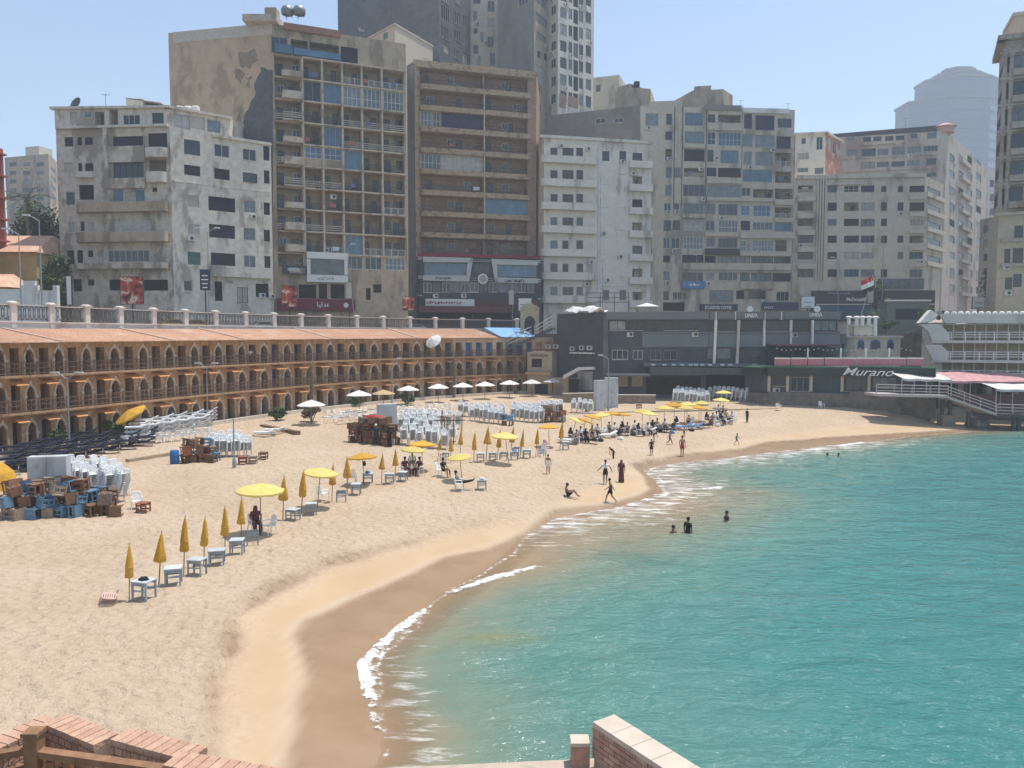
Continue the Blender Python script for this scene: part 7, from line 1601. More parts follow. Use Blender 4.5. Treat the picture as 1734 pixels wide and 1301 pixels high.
p = on_sand(923, 768); c = chair(p, 2.8, 'chair draped with a pink printed cloth beside the golden umbrella'); bundle(p + Vector((0, 0.05, 0.42)), 0.26, 0.3, 0.75, PKC, 'pink printed cloth draped over a chair', 'cloth')
# ================================================================== people
SKIN = [mat('brown_skin', (0.24, 0.13, 0.08), 0.6, 0.06), mat('tan_skin', (0.36, 0.20, 0.13), 0.6, 0.06)]; HAIR = mat('black_hair', (0.012, 0.01, 0.01), 0.7, 0.2)
def skin_mesh(J, E, name, material, root=0, sub=1):
    """one continuous surface grown around a skeleton: J = list of (x, y, z, rx, ry)"""
    me = bpy.data.meshes.new(name); me.from_pydata([j[:3] for j in J], E, []); o = bpy.data.objects.new(name, me); COL.objects.link(o)
    o.modifiers.new('skin', 'SKIN'); sv = me.skin_vertices[0].data
    for k, j in enumerate(J): sv[k].radius = (j[3], j[4] if len(j) > 4 else j[3]); sv[k].use_root = (k == root)
    s = o.modifiers.new('sub', 'SUBSURF'); s.levels = sub; s.render_levels = sub
    dg = bpy.context.evaluated_depsgraph_get(); out = bpy.data.meshes.new_from_object(o.evaluated_get(dg)); bpy.data.objects.remove(o); bpy.data.meshes.remove(me)
    out.name = name; out.materials.clear(); out.materials.append(material); out.polygons.foreach_set('use_smooth', [True] * len(out.polygons)); return out
# joints of a 1.72 m figure facing -y
def pose(pel, chest, neck, head, sh, el, wr, hip, kn, an, toe):
    return dict(pel=pel, chest=chest, neck=neck, head=head, sh=sh, el=el, wr=wr, hip=hip, kn=kn, an=an, toe=toe)
def mir(v): return (v, (-v[0], v[1], v[2]))
POSES = {
 'stand': pose((0, 0, .93), (0, .01, 1.27), (0, .02, 1.45), (0, -.01, 1.60), mir((.19, .01, 1.40)), mir((.25, .03, 1.12)), mir((.25, -.05, .86)), mir((.09, 0, .90)), mir((.10, -.01, .49)), mir((.10, .02, .07)), mir((.11, -.13, .03))),
 'walk': pose((0, 0, .91), (0, -.04, 1.25), (0, -.06, 1.43), (0, -.09, 1.58), mir((.19, -.04, 1.38)), ((.24, -.16, 1.14), (-.24, .12, 1.14)), ((.23, -.36, 1.02), (-.22, .24, .93)), mir((.09, 0, .88)), ((.10, .06, .48), (-.10, -.24, .50)), ((.10, .38, .14), (-.10, -.34, .07)), ((.10, .32, .03), (-.10, -.48, .05))),
 'arms': pose((0, 0, .93), (0, .01, 1.27), (0, .02, 1.45), (0, -.01, 1.60), mir((.19, .01, 1.40)), mir((.34, .04, 1.18)), ((.50, -.06, 1.00), (-.46, .04, .92)), mir((.09, 0, .90)), mir((.10, -.02, .49)), ((.12, .06, .07), (-.10, -.06, .07)), ((.13, -.08, .03), (-.11, -.2, .03))),
 'bend': pose((0, .10, .88), (0, -.16, 1.14), (0, -.30, 1.25), (0, -.42, 1.30), mir((.19, -.24, 1.20)), mir((.21, -.34, .94)), ((.19, -.40, .68), (-.20, -.36, .62)), mir((.09, .10, .86)), mir((.10, .02, .46)), mir((.10, .08, .07)), mir((.11, -.07, .03))),
 'chair': pose((0, .05, .52), (0, .12, .84), (0, .13, 1.02), (0, .09, 1.17), mir((.19, .12, .97)), mir((.25, .02, .72)), mir((.17, -.20, .62)), mir((.10, .02, .50)), mir((.13, -.40, .50)), mir((.12, -.42, .07)), mir((.13, -.56, .03))),
 'ground': pose((0, .05, .12), (0, .14, .44), (0, .12, .62), (0, .06, .77), mir((.19, .13, .57)), mir((.25, -.02, .36)), mir((.16, -.30, .34)), mir((.10, .02, .11)), mir((.12, -.36, .42)), mir((.11, -.62, .07)), mir((.12, -.76, .05))),
 'recline': pose((0, .05, .48), (0, .28, .76), (0, .34, .93), (0, .31, 1.08), mir((.19, .30, .88)), mir((.25, .14, .64)), mir((.15, -.10, .60)), mir((.10, 0, .46)), mir((.11, -.42, .52)), mir((.10, -.84, .62)), mir((.11, -.88, .76))),
}
def body_mesh(pn, mt, only=None, infl=0.0, name='body'):
    p = POSES[pn]; J, E, ix = [], [], {}
    def add(k, v, rx, ry=None, link_=None):
        ix[k] = len(J); J.append((*v, rx + infl, (ry or rx) + infl))
        if link_ is not None: E.append((ix[link_], ix[k]))
    P = {k: (Vector(v) if not isinstance(v[0], tuple) else [Vector(q) for q in v]) for k, v in p.items()}
    add('pel', P['pel'], .125, .10); add('waist', P['pel'].lerp(P['chest'], .5), .115, .085, 'pel'); add('chest', P['chest'], .145, .10, 'waist')
    if only in (None,):
        add('neck', P['neck'], .052, .055, 'chest'); add('chin', P['neck'].lerp(P['head'], .55) + Vector((0, -.012, 0)), .062, .07, 'neck'); add('head', P['head'], .082, .098, 'chin'); add('crown', P['head'] + (P['head'] - P['neck']).normalized() * .08, .055, .065, 'head')
    for i in (0, 1):
        if only in (None, 'shirt'):
            add(f's{i}', P['sh'][i], .062, .058, 'chest'); add(f'e{i}', P['el'][i] if only is None else P['sh'][i].lerp(P['el'][i], .8), .042, .042, f's{i}')
        if only is None:
            add(f'w{i}', P['wr'][i], .028, .03, f'e{i}'); d = (P['wr'][i] - P['el'][i]).normalized(); add(f'h{i}', P['wr'][i] + d * .08, .036, .018, f'w{i}'); add(f'f{i}', P['wr'][i] + d * .17, .018, .010, f'h{i}')
        if only in (None, 'shorts', 'trousers'):
            add(f'p{i}', P['hip'][i], .092, .095, 'pel'); kk = P['kn'][i] if only != 'shorts' else P['hip'][i].lerp(P['kn'][i], .72)
            add(f'k{i}', kk, .058 if only != 'shorts' else .085, .06 if only != 'shorts' else .085, f'p{i}')
            if only != 'shorts': add(f'c{i}', P['kn'][i].lerp(P['an'][i], .35), .053, .056, f'k{i}'); add(f'a{i}', P['an'][i], .034, .038, f'c{i}')
        if only is None: add(f't{i}', P['toe'][i], .035, .024, f'a{i}')
    if only == 'shirt': pass
    return skin_mesh(J, E, name, mt)
def hair_mesh(pn, mt, long=False):
    p = POSES[pn]; h = Vector(p['head']); m = MB(); m.lathe([(0.092, -0.02), (0.104, 0.03), (0.098, 0.075), (0.07, 0.115), (0.02, 0.135)], 10, wob=lambda a, z: 1.0 if 1 <= a <= 5 or z > 0.03 else 0.86)
    if long: m.lathe([(0.16, -0.42), (0.15, -0.3), (0.11, -0.15), (0.105, -0.0)], 10, (0, 0.03))
    d = (h - Vector(p['neck'])).normalized(); m.xf(Matrix.Translation(h + Vector((0, 0.012, 0))) @ Vector((0, 0, 1)).rotation_difference(d).to_matrix().to_4x4()); return m.mesh('hair', mt, True)
def robe_mesh(pn, mt):
    p = POSES[pn]
    if pn in ('stand', 'walk', 'arms'): return MB().lathe([(0.27, 0.03), (0.25, 0.3), (0.215, 0.8), (0.20, 1.05), (0.235, 1.30), (0.20, 1.42), (0.09, 1.48)], 14, wob=lambda a, z: 1 + 0.06 * math.sin(a * 2.7 + z * 2)).xf(Matrix.Diagonal((0.84, 0.72, 1, 1))).mesh('robe', mt, True)
    return body_mesh(pn, mt, 'trousers', 0.05, 'robe')
def eyes_mesh(pn):
    h = Vector(POSES[pn]['head']); m = MB()
    for s in (-1, 1): m.box(h.x + s * .032 - .012, h.x + s * .032 + .012, h.y - .104, h.y - .088, h.z - .008, h.z + .008)
    m.box(h.x - .012, h.x + .012, h.y - .118, h.y - .09, h.z - .045, h.z - .01); return m.mesh('face_features', HAIR)
PC = {}
def pget(key, fn):
    if key not in PC: PC[key] = fn()
    return PC[key]
CL = {k: mat('cloth_' + k, c, 0.9, 0.12) for k, c in dict(black=(.015, .014, .017), maroon=(.065, .015, .022), white=(.70, .70, .68), navy=(.02, .028, .06), red=(.45, .04, .03), grey=(.2, .2, .21), blue=(.07, .16, .32), tan=(.38, .27, .17), plum=(.12, .035, .05), pink=(.45, .22, .22)).items()}
def person(p, pn, rz, label, top=None, bottom='black', robe=None, skin=0, scarf=False, scale=1.0, group=None, cap=None, sink=0.0):
    t = thing('person', label, 'person', (p[0], p[1], p[2] - sink), rz, group); t.scale = (scale,) * 3
    b = link('body', pget(('b', pn, skin), lambda: body_mesh(pn, SKIN[skin])), t)
    hm = CL[cap] if cap else (CL[robe] if scarf and robe else HAIR)
    link('hair' if not (cap or scarf) else ('cap' if cap else 'headscarf'), pget(('h', pn, hm.name, scarf), lambda: hair_mesh(pn, hm, scarf)), t); link('face_features', pget(('ey', pn), lambda: eyes_mesh(pn)), t)
    if robe:
        link('robe', pget(('r', pn, robe), lambda: robe_mesh(pn, CL[robe])), t); link('sleeves', pget(('sl', pn, robe), lambda: body_mesh(pn, CL[robe], 'shirt', .025, 'sleeves')), t)
    else:
        if top: link('shirt', pget(('s', pn, top), lambda: body_mesh(pn, CL[top], 'shirt', .016, 'shirt')), t)
        if bottom: link('shorts' if not bottom.startswith('long_') else 'trousers', pget(('p', pn, bottom), lambda: body_mesh(pn, CL[bottom.replace('long_', '')], 'trousers' if bottom.startswith('long_') else 'shorts', .014, 'shorts')), t)
    return t
def stand_px(px, y0, y1, *a, **k):
    p = on_sand(px, y1); h = (y1 - y0) / (F / p.y); k.setdefault('scale', max(0.6, min(1.08, h / 1.72))); return person(p, *a, **k)
stand_px(928, 769, 803, 'stand', 2.9, 'shirtless person in pale shorts standing with hands in front', None, 'white')
stand_px(1025, 778, 820, 'arms', 3.3, 'person in a white t-shirt and dark shorts walking to the water', 'white', 'black')
stand_px(1052, 778, 817, 'stand', 2.8, 'person in a long dark plum robe and headscarf near the water', robe='plum', scarf=True)
stand_px(1034, 809, 852, 'walk', -1.5, 'person in dark swimwear striding right along the wet sand', None, 'black')
stand_px(1038, 752, 778, 'bend', -1.2, 'person in dark clothes bending forward on the trodden sand', 'black', 'long_black')
stand_px(1103, 744, 772, 'stand', 2.6, 'person in all dark clothes standing by the swash line', 'black', 'black')
stand_px(1155, 744, 780, 'stand', 0.3, 'shirtless person in red shorts at the water edge', None, 'red', skin=1)
stand_px(1108, 726, 748, 'bend', 1.4, 'person in navy leaning over in front of the crowd', 'navy', 'long_navy'); stand_px(1134, 730, 753, 'walk', 1.3, 'person in grey and black walking left past the crowd', 'grey', 'long_black')
stand_px(1158, 727, 741, 'walk', 0.4, 'small child walking in front of the blue towels', 'tan', 'black'); stand_px(1247, 738, 758, 'walk', 1.2, 'child in swimwear stepping along the far damp sand', None, 'black'); stand_px(1265, 692, 716, 'stand', 2.0, 'person in dark clothes standing alone right of the crowd', 'black', 'long_black')
p = on_sand(962, 850); person(p, 'ground', -0.9 + 1.57 + 0.9, 'person in dark swimwear sitting on the sand facing right', None, 'black', scale=0.98)
p = on_sand(434, 902); person(p + Vector((0, 0, 0.0)), 'chair', 0.5, 'person in dark brown clothes sitting under the first open umbrella', robe='plum', scarf=True)
p = on_sand(780, 829); person(p, 'recline', 1.45, 'person in grey reclining with legs on the small table', 'grey', 'long_black'); p = on_sand(752, 808); person(p, 'chair', 0.9, 'person in black sitting sideways on a white chair', 'black', 'black')
for px, py, rz, tp, bt, lab in ((687, 806, 0.6, 'plum', 'long_plum', 'person in red-brown sitting at the left of the group of sitters'), (698, 796, 0.1, 'white', 'long_grey', 'person in white sitting behind the group of sitters'), (709, 806, -0.6, 'plum', 'long_maroon', 'person in dark red sitting at the right of the group of sitters')):
    q = on_sand(px, py); chair(q, rz + 3.14 - 3.14, f'white chair under the {lab.split(" sitting")[0]}'); person(q, 'chair', rz, lab, tp, bt)
stand_px(637, 716, 756, 'stand', 0.4, 'worker in dark clothes and a white cap beside the stool pile', 'navy', 'long_navy', cap='white'); stand_px(660, 724, 757, 'stand', -0.4, 'person in long black clothes beside the stool pile', robe='black', scarf=True)
# the crowd under the far umbrellas
SEATS = [(968, 748), (976, 752), (984, 746), (992, 750), (1003, 744), (1012, 741), (1022, 739), (1032, 737), (1042, 738), (1052, 736), (1062, 739), (1076, 734), (1083, 739), (1091, 731), (1098, 738), (1106, 733), (1114, 730), (1126, 731), (1144, 726), (1166, 724), (1176, 721), (1198, 718), (1206, 722), (1214, 717), (1222, 720), (1230, 714), (1238, 717), (1243, 713), (1224, 706), (1217, 704)]
LOOK = [('black', None), ('maroon', None), (None, ('white', 'long_black')), (None, ('grey', 'navy')), ('plum', None), (None, ('tan', 'black')), (None, ('blue', 'long_navy')), ('black', None)]
for i, (px, py) in enumerate(SEATS):
    q = on_sand(px, py); rz = rnd.uniform(-1.2, 1.2); robe, tb = LOOK[(i * 5 + i // 3) % 8]
    chair(q, rz, f'white chair in the far crowd, {ORD[i % 22]} from the left{" of the right cluster" if i > 21 else ""}', 'chairs in the far crowd')
    if i % 7 == 6: continue
    if robe: person(q, 'chair', rz, f'person in a {robe} robe seated in the far crowd, {ORD[i % 22]} {"from the left" if i < 22 else "of the right cluster"}', robe=robe, scarf=True, group='sitters in the far crowd')
    else: person(q, 'chair', rz, f'person in a {tb[0]} top seated in the far crowd, {ORD[i % 22]} {"from the left" if i < 22 else "of the right cluster"}', tb[0], tb[1], group='sitters in the far crowd')
for i in range(26):
    x = 962 + i * 11; y = 749 - i * 1.35 + rnd.uniform(-3, 4)
    q = on_sand(x, y + 3); lounger(q, rnd.uniform(-0.6, 0.6), f'low lounger in the shade of the far crowd, {ORD[i // 3]} from the left', 'loungers of the far crowd', LG_MN if i % 2 else LG_MW) if i % 3 == 0 else bundle(q, 0.3, 0.25, 0.3, [DKC, BLC, PKC, WHC, DKC][i % 5], f'cloth bundle on the sand at the far crowd, {ORD[i % 22]} heap{" again" if i > 21 else ""} from the left', 'bag')
for i, px in enumerate((1156, 1176)): lounger(on_sand(px, 728 - i), 0.2, f'blue-towelled lounger, {ORD[i]} of two before the crowd', 'blue lounger pair', cached(('mb', i), lambda: mattress(BLC)))
# bathers
def wade(px, py, pn, rz, label, depth, **k): p = at_z(px, py, 0.0); person((p.x, p.y, -depth), pn, rz, label, **k)
wade(1165, 903, 'stand', 2.2, 'dark-shirted bather standing waist deep in the shallows', 0.85, top='black', bottom='black'); wade(1140, 904, 'stand', 0.6, 'bather crouched to the shoulders beside the standing one', 1.25, bottom='black'); wade(1233, 882, 'chair', 1.0, 'bather farther out leaning in the turquoise water', 0.72, top='black', bottom='black')
p = at_z(1098, 908, 0); t = person((p.x - 0.2, p.y, 0.04), 'stand', 0, 'bather swimming on the front near the foam', bottom='black'); t.rotation_euler = (R(96), 0, R(70))
for i, px in enumerate((1401, 1420)): wade(px, 773, 'stand', 0, f'{("left", "right")[i]} of two distant swimmers, head above water', 1.42, bottom='black')
# people up on the galleries
c, rz, sx = bays[10]; q = Vector((c.x, c.y)) + Vector((math.sin(rz), -math.cos(rz))) * 0.45; person((q.x, q.y, FL[2]), 'stand', 0.2, 'person in a striped white top on the top gallery rail', 'white', 'long_black', scale=0.95)
# ================================================================== plants, lamps, signs, cars, roof things
LEAF = [mat('dark_leaf', (0.035, 0.065, 0.02), 0.7, 0.35, 2.0, objvar=0.2), mat('mid_leaf', (0.07, 0.115, 0.03), 0.7, 0.35, 2.0, objvar=0.2), mat('dry_frond', (0.20, 0.14, 0.075), 0.8, 0.25, 2.0, objvar=0.2)]
BARK = mat('palm_bark', (0.17, 0.12, 0.085), 0.95, 0.25, 6.0, bump=0.6)
def leaves(n, rx, ry, rz_, c, size, seed, shell=0.45, lumps=7):
    rr = random.Random(seed); m = MB(); cs = [(Vector((rr.uniform(-.6, .6) * rx, rr.uniform(-.6, .6) * ry, rr.uniform(-.5, .6) * rz_)), rr.uniform(0.35, 0.62)) for _ in range(lumps)]
    for _ in range(n):
        cc, q = rr.choice(cs); d = Vector((rr.gauss(0, 1), rr.gauss(0, 1), rr.gauss(0, 1))).normalized() * (rr.uniform(shell, 1.0))
        p = Vector(c) + cc + Vector((d.x * rx * q, d.y * ry * q, d.z * rz_ * q)); u = Vector((rr.gauss(0, 1), rr.gauss(0, 1), rr.gauss(0, 1))).normalized(); v = u.cross(Vector((rr.gauss(0, 1), rr.gauss(0, 1), rr.gauss(0, 1)))).normalized(); s = size * rr.uniform(0.6, 1.3)
        m.quad(p - u * s, p + v * s * 0.45, p + u * s, p - v * s * 0.45)
    return m
def bush(px, py, w, h, label, mt=1, z=None, n=900, Y=None, group=None, name='shrub'):
    p = on_sand(px, py) if Y is None else at_Y(px, py, Y)
    if z is not None: p.z = z
    t = thing(name, label, 'shrub', tuple(p), group=group); leaves(n, w / 2, w / 2, h / 2, (0, 0, h * 0.55), 0.11 + 0.03 * w, px, 0.4).build('foliage', LEAF[mt], t)
    for k in range(4): a = k * 1.7; MB().tube([(0, 0, -0.1), (math.cos(a) * w * 0.15, math.sin(a) * w * 0.15, h * 0.4), (math.cos(a) * w * 0.3, math.sin(a) * w * 0.3, h * 0.75)], [0.05, 0.035, 0.015], 5).build('stem', BARK, t)
for i, (px, py, w, h, lab) in enumerate(((92, 757, 1.7, 1.3, 'green shrub in front of the arches near the left lamp post'), (190, 742, 1.8, 1.5, 'leafy shrub under the tilted golden umbrella'), (308, 722, 1.4, 1.1, 'small shrub by the edge wall above the white loungers'), (468, 712, 2.2, 1.5, 'spiky green bush behind the timber kerb'), (528, 715, 2.4, 2.0, 'dry brown bush under the first white parasol'), (603, 688, 2.5, 1.4, 'green hedge bush under the second white parasol'), (690, 684, 2.2, 1.3, 'green bush under the third white parasol'))):
    bush(px, py, w, h, lab, 2 if 'dry' in lab else 1, n=800)
def tree(px, Y, ztop_py, w, label, mt=0, n=2600, z=ROAD_Z):
    q = at_Y(px, ztop_py, Y); t = thing('leafy_tree', label, 'tree', (q.x, q.y, z)); h = q.z - z
    tr = MB().tube([(0, 0, -0.2), (0.1, 0, h * 0.3), (-0.05, 0.1, h * 0.6)], [0.28, 0.2, 0.1], 7).build('trunk', BARK, t)
    for k in range(5): a = k * 1.3; MB().tube([(0.05, 0, h * 0.35), (math.cos(a) * w * 0.2, math.sin(a) * w * 0.2, h * 0.6), (math.cos(a) * w * 0.36, math.sin(a) * w * 0.36, h * 0.8)], [0.12, 0.07, 0.03], 5).build('limb', BARK, t)
    leaves(n * 2, w / 2, w / 2, h * 0.42, (0, 0, h * 0.6), 0.30, px, 0.3, 13).build('crown', LEAF[mt], t)
def palm(px, Y, top_py, label, z=ROAD_Z, dry=False, fl=2.4, n=22, base=None):
    q = at_Y(px, top_py, Y); zb = z if base is None else base; t = thing('palm_tree', label, 'tree', (q.x, q.y, zb)); h = q.z - zb
    MB().tube([(0, 0, -0.3), (0.08, 0, h * 0.5), (0.0, 0, h)], [0.26, 0.2, 0.22], 8).build('trunk', BARK, t)
    rr = random.Random(px); cr = MB()
    for k in range(n):
        a = 2 * math.pi * k / n + rr.uniform(-.2, .2); up = rr.uniform(-0.2, 1.1) if not dry else rr.uniform(-1.6, 1.4); L = fl * rr.uniform(0.8, 1.1) * (0.7 if dry else 1)
        d = Vector((math.cos(a), math.sin(a), 0)); pts = [Vector((0, 0, h)) + d * L * s * (0.35 if dry else 1) + Vector((0, 0, L * (up * s - (0.8 if not dry else 0.3) * s * s))) for s in [j / 7 for j in range(8)]]
        for j in range(7):
            w_ = d.cross(Vector((0, 0, 1))) ; a0, a1 = pts[j], pts[j + 1]; lw = 0.55 * math.sin(math.pi * min(0.96, (j + 0.8) / 7.5))
            for s in (-1, 1):
                for g in range(2):
                    b0 = a0.lerp(a1, g / 2); b1 = a0.lerp(a1, g / 2 + 0.28); e = b1 + w_ * s * lw + d * 0.12 + Vector((0, 0, -0.22 * lw)); cr.quad(b0, b1, e)
    cr.build('crown', LEAF[2 if dry else 0], t)
palm(45, 109, 338, 'green feather palm rising behind the white garden wall', n=26, fl=4.2); tree(78, 113, 352, 6.0, 'dark leafy tree beside the palm left of the peeling house'); tree(30, 114, 352, 6.0, 'dark tree behind the feather palm at the left edge'); tree(92, 94.5, 430, 3.2, 'dense green tree against the peeling house corner', 1, 1800)
tree(1692, 118, 455, 4.6, 'dusty green tree at the foot of the sandstone tower', 1, 1500); tree(1490, 140, 470, 2.6, 'thin street tree in front of the cream house', 1, 600)
for px, Yd, ty, lab in ((526, -3.2, 622, 'dry palm with tied brown fronds behind the first white parasol'), (768, -3.0, 612, 'dry palm with tied fronds in front of the middle arches'), (873, -3.0, 612, 'dry palm with drooping fronds near the arcade end'), (938, -3.4, 606, 'bare dry palm beside the stair block')):
    palm(px, arc_Y(min(px, 930)) + Yd, ty, lab, dry=True, base=Z_BASE - 0.1, fl=1.9, n=16)
palm(1480, 112, 530, 'small green palm behind the little cream house', base=8.0, fl=1.6, n=18); palm(1548, 99, 566, 'young palm between the cream house and white cabins', base=6.0, fl=1.6, n=16)
bush(1562, 545, 2.2, 1.6, 'leafy bush at the head of the white cabin stair', 1, None, 600, 104); bush(1505, 560, 2.6, 1.2, 'dark bush behind the terrace house', 0, None, 500, 106)

# street lamps
LAMPM = mat('lamp_post_blue_grey', (0.26, 0.31, 0.35), 0.5, 0.1); LAMPH = mat('lamp_head', (0.62, 0.62, 0.60), 0.4, 0.05)
def lamp(px, by, ty, label, arms=(1,), Y=None, zb=None, arm_l=1.0, lean=0.0):
    p = on_sand(px, by) if Y is None else at_Y(px, by, Y)
    if zb is not None: p.z = zb
    h = at_Y(px, ty, p.y).z - p.z; t = thing('street_lamp', label, 'street lamp', tuple(p), group='lamp posts')
    MB().tube([(0, 0, -0.3), (lean * h, 0, h)], [0.07, 0.04], 8).build('pole', LAMPM, t); MB().lathe([(0.14, -0.1), (0.14, 0.5), (0.10, 0.6)], 8).build('base_sleeve', LAMPM, t)
    for s in arms:
        MB().tube([(lean * h, 0, h - 0.15), (lean * h + s * arm_l * 0.5, 0, h + 0.22), (lean * h + s * arm_l, 0, h + 0.36)], 0.035, 6).build('arm', LAMPM, t)
        MB().prism([(lean * h + s * arm_l - 0.28, -0.12), (lean * h + s * arm_l + 0.28, -0.12), (lean * h + s * arm_l + 0.28, 0.12), (lean * h + s * arm_l - 0.28, 0.12)], h + 0.33, h + 0.45).build('lamp_head', LAMPH, t)
lamp(118, 762, 640, 'tall twin-arm lamp post in front of the arches at the left', (-1, 1), arm_l=0.9); lamp(352, 722, 622, 'twin-arm lamp post behind the white chair stacks', (-1, 1), arm_l=0.8); lamp(664, 690, 612, 'single-arm lamp post among the white parasols', (1,), arm_l=0.9); lamp(1030, 696, 607, 'single-arm lamp post beside the white lockers', (-1,))
par_Y = lambda px: par_at(px).y
for px, ty, arms, lab in ((73, 372, (-1,), 'street lamp in front of the white garden wall'), (38, 395, (-1,), 'thin street pole at the left edge'), (355, 392, (-1, 1), 'pale blue street lamp in front of the peeling house'), (868, 475, (-1,), 'street lamp in front of the dark shopfront'), (1020, 440, (1,), 'street lamp in front of the white house'), (1178, 432, (-1,), 'blue street lamp in front of the beige house'), (1418, 440, (-1,), 'street lamp in front of the cream house'), (1492, 400, (), 'thin tall mast in front of the cream house')):
    lamp(px, 560, ty, lab, arms, (par_Y(px) + 3.2) if px < 870 else 121 + 0.006 * (px - 870), ROAD_Z, 1.1)
lamp(603, 560, 418, 'leaning street lamp beside the white showcase', (1,), par_Y(603) + 3.2, ROAD_Z, 0.8, -0.09)
lamp(397, 792, 708, 'thin bare pole standing in the sand by the red stool', (), None, None)

# poster boards
def board(px, py, w, h, label, mt, Y, lean=0.0, marks=None):
    q = at_Y(px, py, Y); t = thing('advert_board', label, 'sign board', (q.x, q.y, ROAD_Z), group='street advert boards'); zc = q.z - ROAD_Z
    MB().box(-w / 2 - 0.06, w / 2 + 0.06, -0.02, 0.14, zc - h / 2 - 0.06, zc + h / 2 + 0.06).build('frame', RAIL_D, t); MB().box(-w / 2, w / 2, -0.05, -0.021, zc - h / 2, zc + h / 2).build('panel', mt, t); MB().tube([(0, 0.07, 0), (0, 0.07, zc - h / 2 - 0.06)], 0.08, 6).build('post', RAIL_D, t)
    if marks:
        rr = random.Random(px); m = MB()
        for k in range(marks): z = zc - h * 0.42 + h * 0.8 * k / marks; ww = w * rr.uniform(0.2, 0.42); m.box(-ww, ww, -0.06, -0.051, z, z + h * 0.05)
        m.build('printed_lines', LETTER_W if mt is not SIGN_WHITE else RAIL_D, t)
for px, py, w, h, lab, mt in ((223, 492, 2.2, 2.7, 'red printed advert board in front of the peeling house', POSTER), (490, 502, 1.9, 2.6, 'red food advert board beside the tan house', POSTER), (692, 514, 1.7, 2.0, 'red advert board left of the dark shopfront', POSTER)): board(px, py, w, h, lab, mt, par_Y(px) + 4)
board(347, 474, 1.0, 2.2, 'black vertical sign with a white figure on the blue lamp post', SIGN_NAVY, par_Y(347) + 2.9, 0, 4); board(591, 492, 0.75, 2.2, 'blank pale lightbox on the leaning lamp post', SHUT_C, par_Y(591) + 3.0); board(866, 504, 0.8, 2.3, 'blank pale lightbox beside the shop flagpole', SHUT_C, par_Y(866) + 3.0); board(117, 492, 0.4, 2.6, 'narrow white panel sign by the garden wall', SIGN_WHITE, par_Y(117) + 3.5)
board(889, 516, 2.0, 1.9, 'white square sign with dark strokes above the stone gate', SIGN_WHITE, 121, 0, 2); board(1368, 512, 1.9, 1.6, 'white square sign with dark strokes above the charcoal restaurant', SIGN_WHITE, 112, 0, 2); board(1474, 502, 0.9, 2.0, 'blank grey lightbox under the flag', SHUT_C, 121); board(1657, 513, 1.7, 1.7, 'white square sign behind the parked white car', SIGN_WHITE, 113, 0, 2)
# flag
q = at_Y(1452, 545, 108); t = thing('flag', 'red white and black national flag blowing from a slanted pole', 'flag', tuple(q)); top = at_Y(1478, 466, 108) - q
MB().tube([(0, 0, -1.0), tuple(top)], 0.04, 6).build('pole', POLE_W, t)
for k, (c, nm) in enumerate((((0.50, 0.03, 0.04), 'red'), ((0.75, 0.74, 0.72), 'white'), ((0.02, 0.02, 0.02), 'black'))):
    m = MB(); 
    for i in range(6):
        f0, f1 = i / 6, (i + 1) / 6; pt = lambda f, kk: tuple(Vector((top.x - 0.0 - 1.7 * f + 0.15 * kk, 0.18 * math.sin(f * 6 + kk), top.z - 0.1 - 0.62 * kk - 0.75 * f)))
        m.quad(pt(f0, k), pt(f0, k + 1), pt(f1, k + 1), pt(f1, k))
    m.build('stripe', mat('flag_' + nm, c, 0.8, 0.05), t)
# cars
def car(p, rz, col, label, name='parked_car', pick=False):
    pm = mat('car_paint_' + label.split()[0], col, 0.35, 0.04, 1.0, spec=0.5); t = thing(name, label, 'car', tuple(p), rz, group='cars on the road')
    prof = [(-2.1, 0.35), (-2.15, 0.7), (-1.95, 0.92), (-0.95, 0.98), (-0.9, 0.98), (1.75, 1.0), (2.1, 0.85), (2.12, 0.35)]; m = MB()
    for s, w in ((0, 0.82),):
        n = len(prof); m.v = [(x, -0.84, z) for x, z in prof] + [(x, 0.84, z) for x, z in prof]; m.f = [tuple(range(n)), tuple(range(2 * n - 1, n - 1, -1))] + [(k, n + k, n + (k + 1) % n, (k + 1) % n) for k in range(n)]
    m.build('body', pm, t)
    cab = [(-0.85, 0.981), (-0.25, 1.44), (0.3 if pick else 1.0, 1.47), (0.45 if pick else 1.7, 1.001)]; m = MB(); n = 4; m.v = [(x, -0.72, z) for x, z in cab] + [(x, 0.72, z) for x, z in cab]; m.f = [tuple(range(n)), tuple(range(7, 3, -1))] + [(k, 4 + k, 4 + (k + 1) % 4, (k + 1) % 4) for k in range(4)]; m.build('cabin', pm, t)
    for y in (-0.74, 0.74):
        a = [(-0.62, 1.03), (-0.2, 1.38), (0.25 if pick else 0.95, 1.40), (0.33 if pick else 1.45, 1.05)]; m = MB(); m.v = [(x, y, z) for x, z in a]; m.f = [(0, 1, 2, 3) if y > 0 else (3, 2, 1, 0)]; m.build('side_window', GLASS, t)
    MB().quad((-0.87, -0.62, 1.03), (-0.32, -0.62, 1.42), (-0.32, 0.62, 1.42), (-0.87, 0.62, 1.03)).build('windscreen', GLASS, t, (-0.012, 0, 0.01))
    for x in (-1.35, 1.35):
        for y in (-0.76, 0.76): w = MB().lathe([(0.31, -0.1), (0.33, -0.05), (0.33, 0.05), (0.31, 0.1)], 14).xf(Matrix.Rotation(R(90), 4, 'X')).build('wheel', RAIL_D, t, (x, y, 0.33)); MB().lathe([(0.19, -0.115), (0.19, 0.115)], 10).xf(Matrix.Rotation(R(90), 4, 'X')).build('hub', FRAME_A, w)
    for y in (-0.6, 0.6): MB().box(-2.17, -2.10, y - 0.16, y + 0.16, 0.66, 0.80).build('headlight', SIGN_WHITE, t)
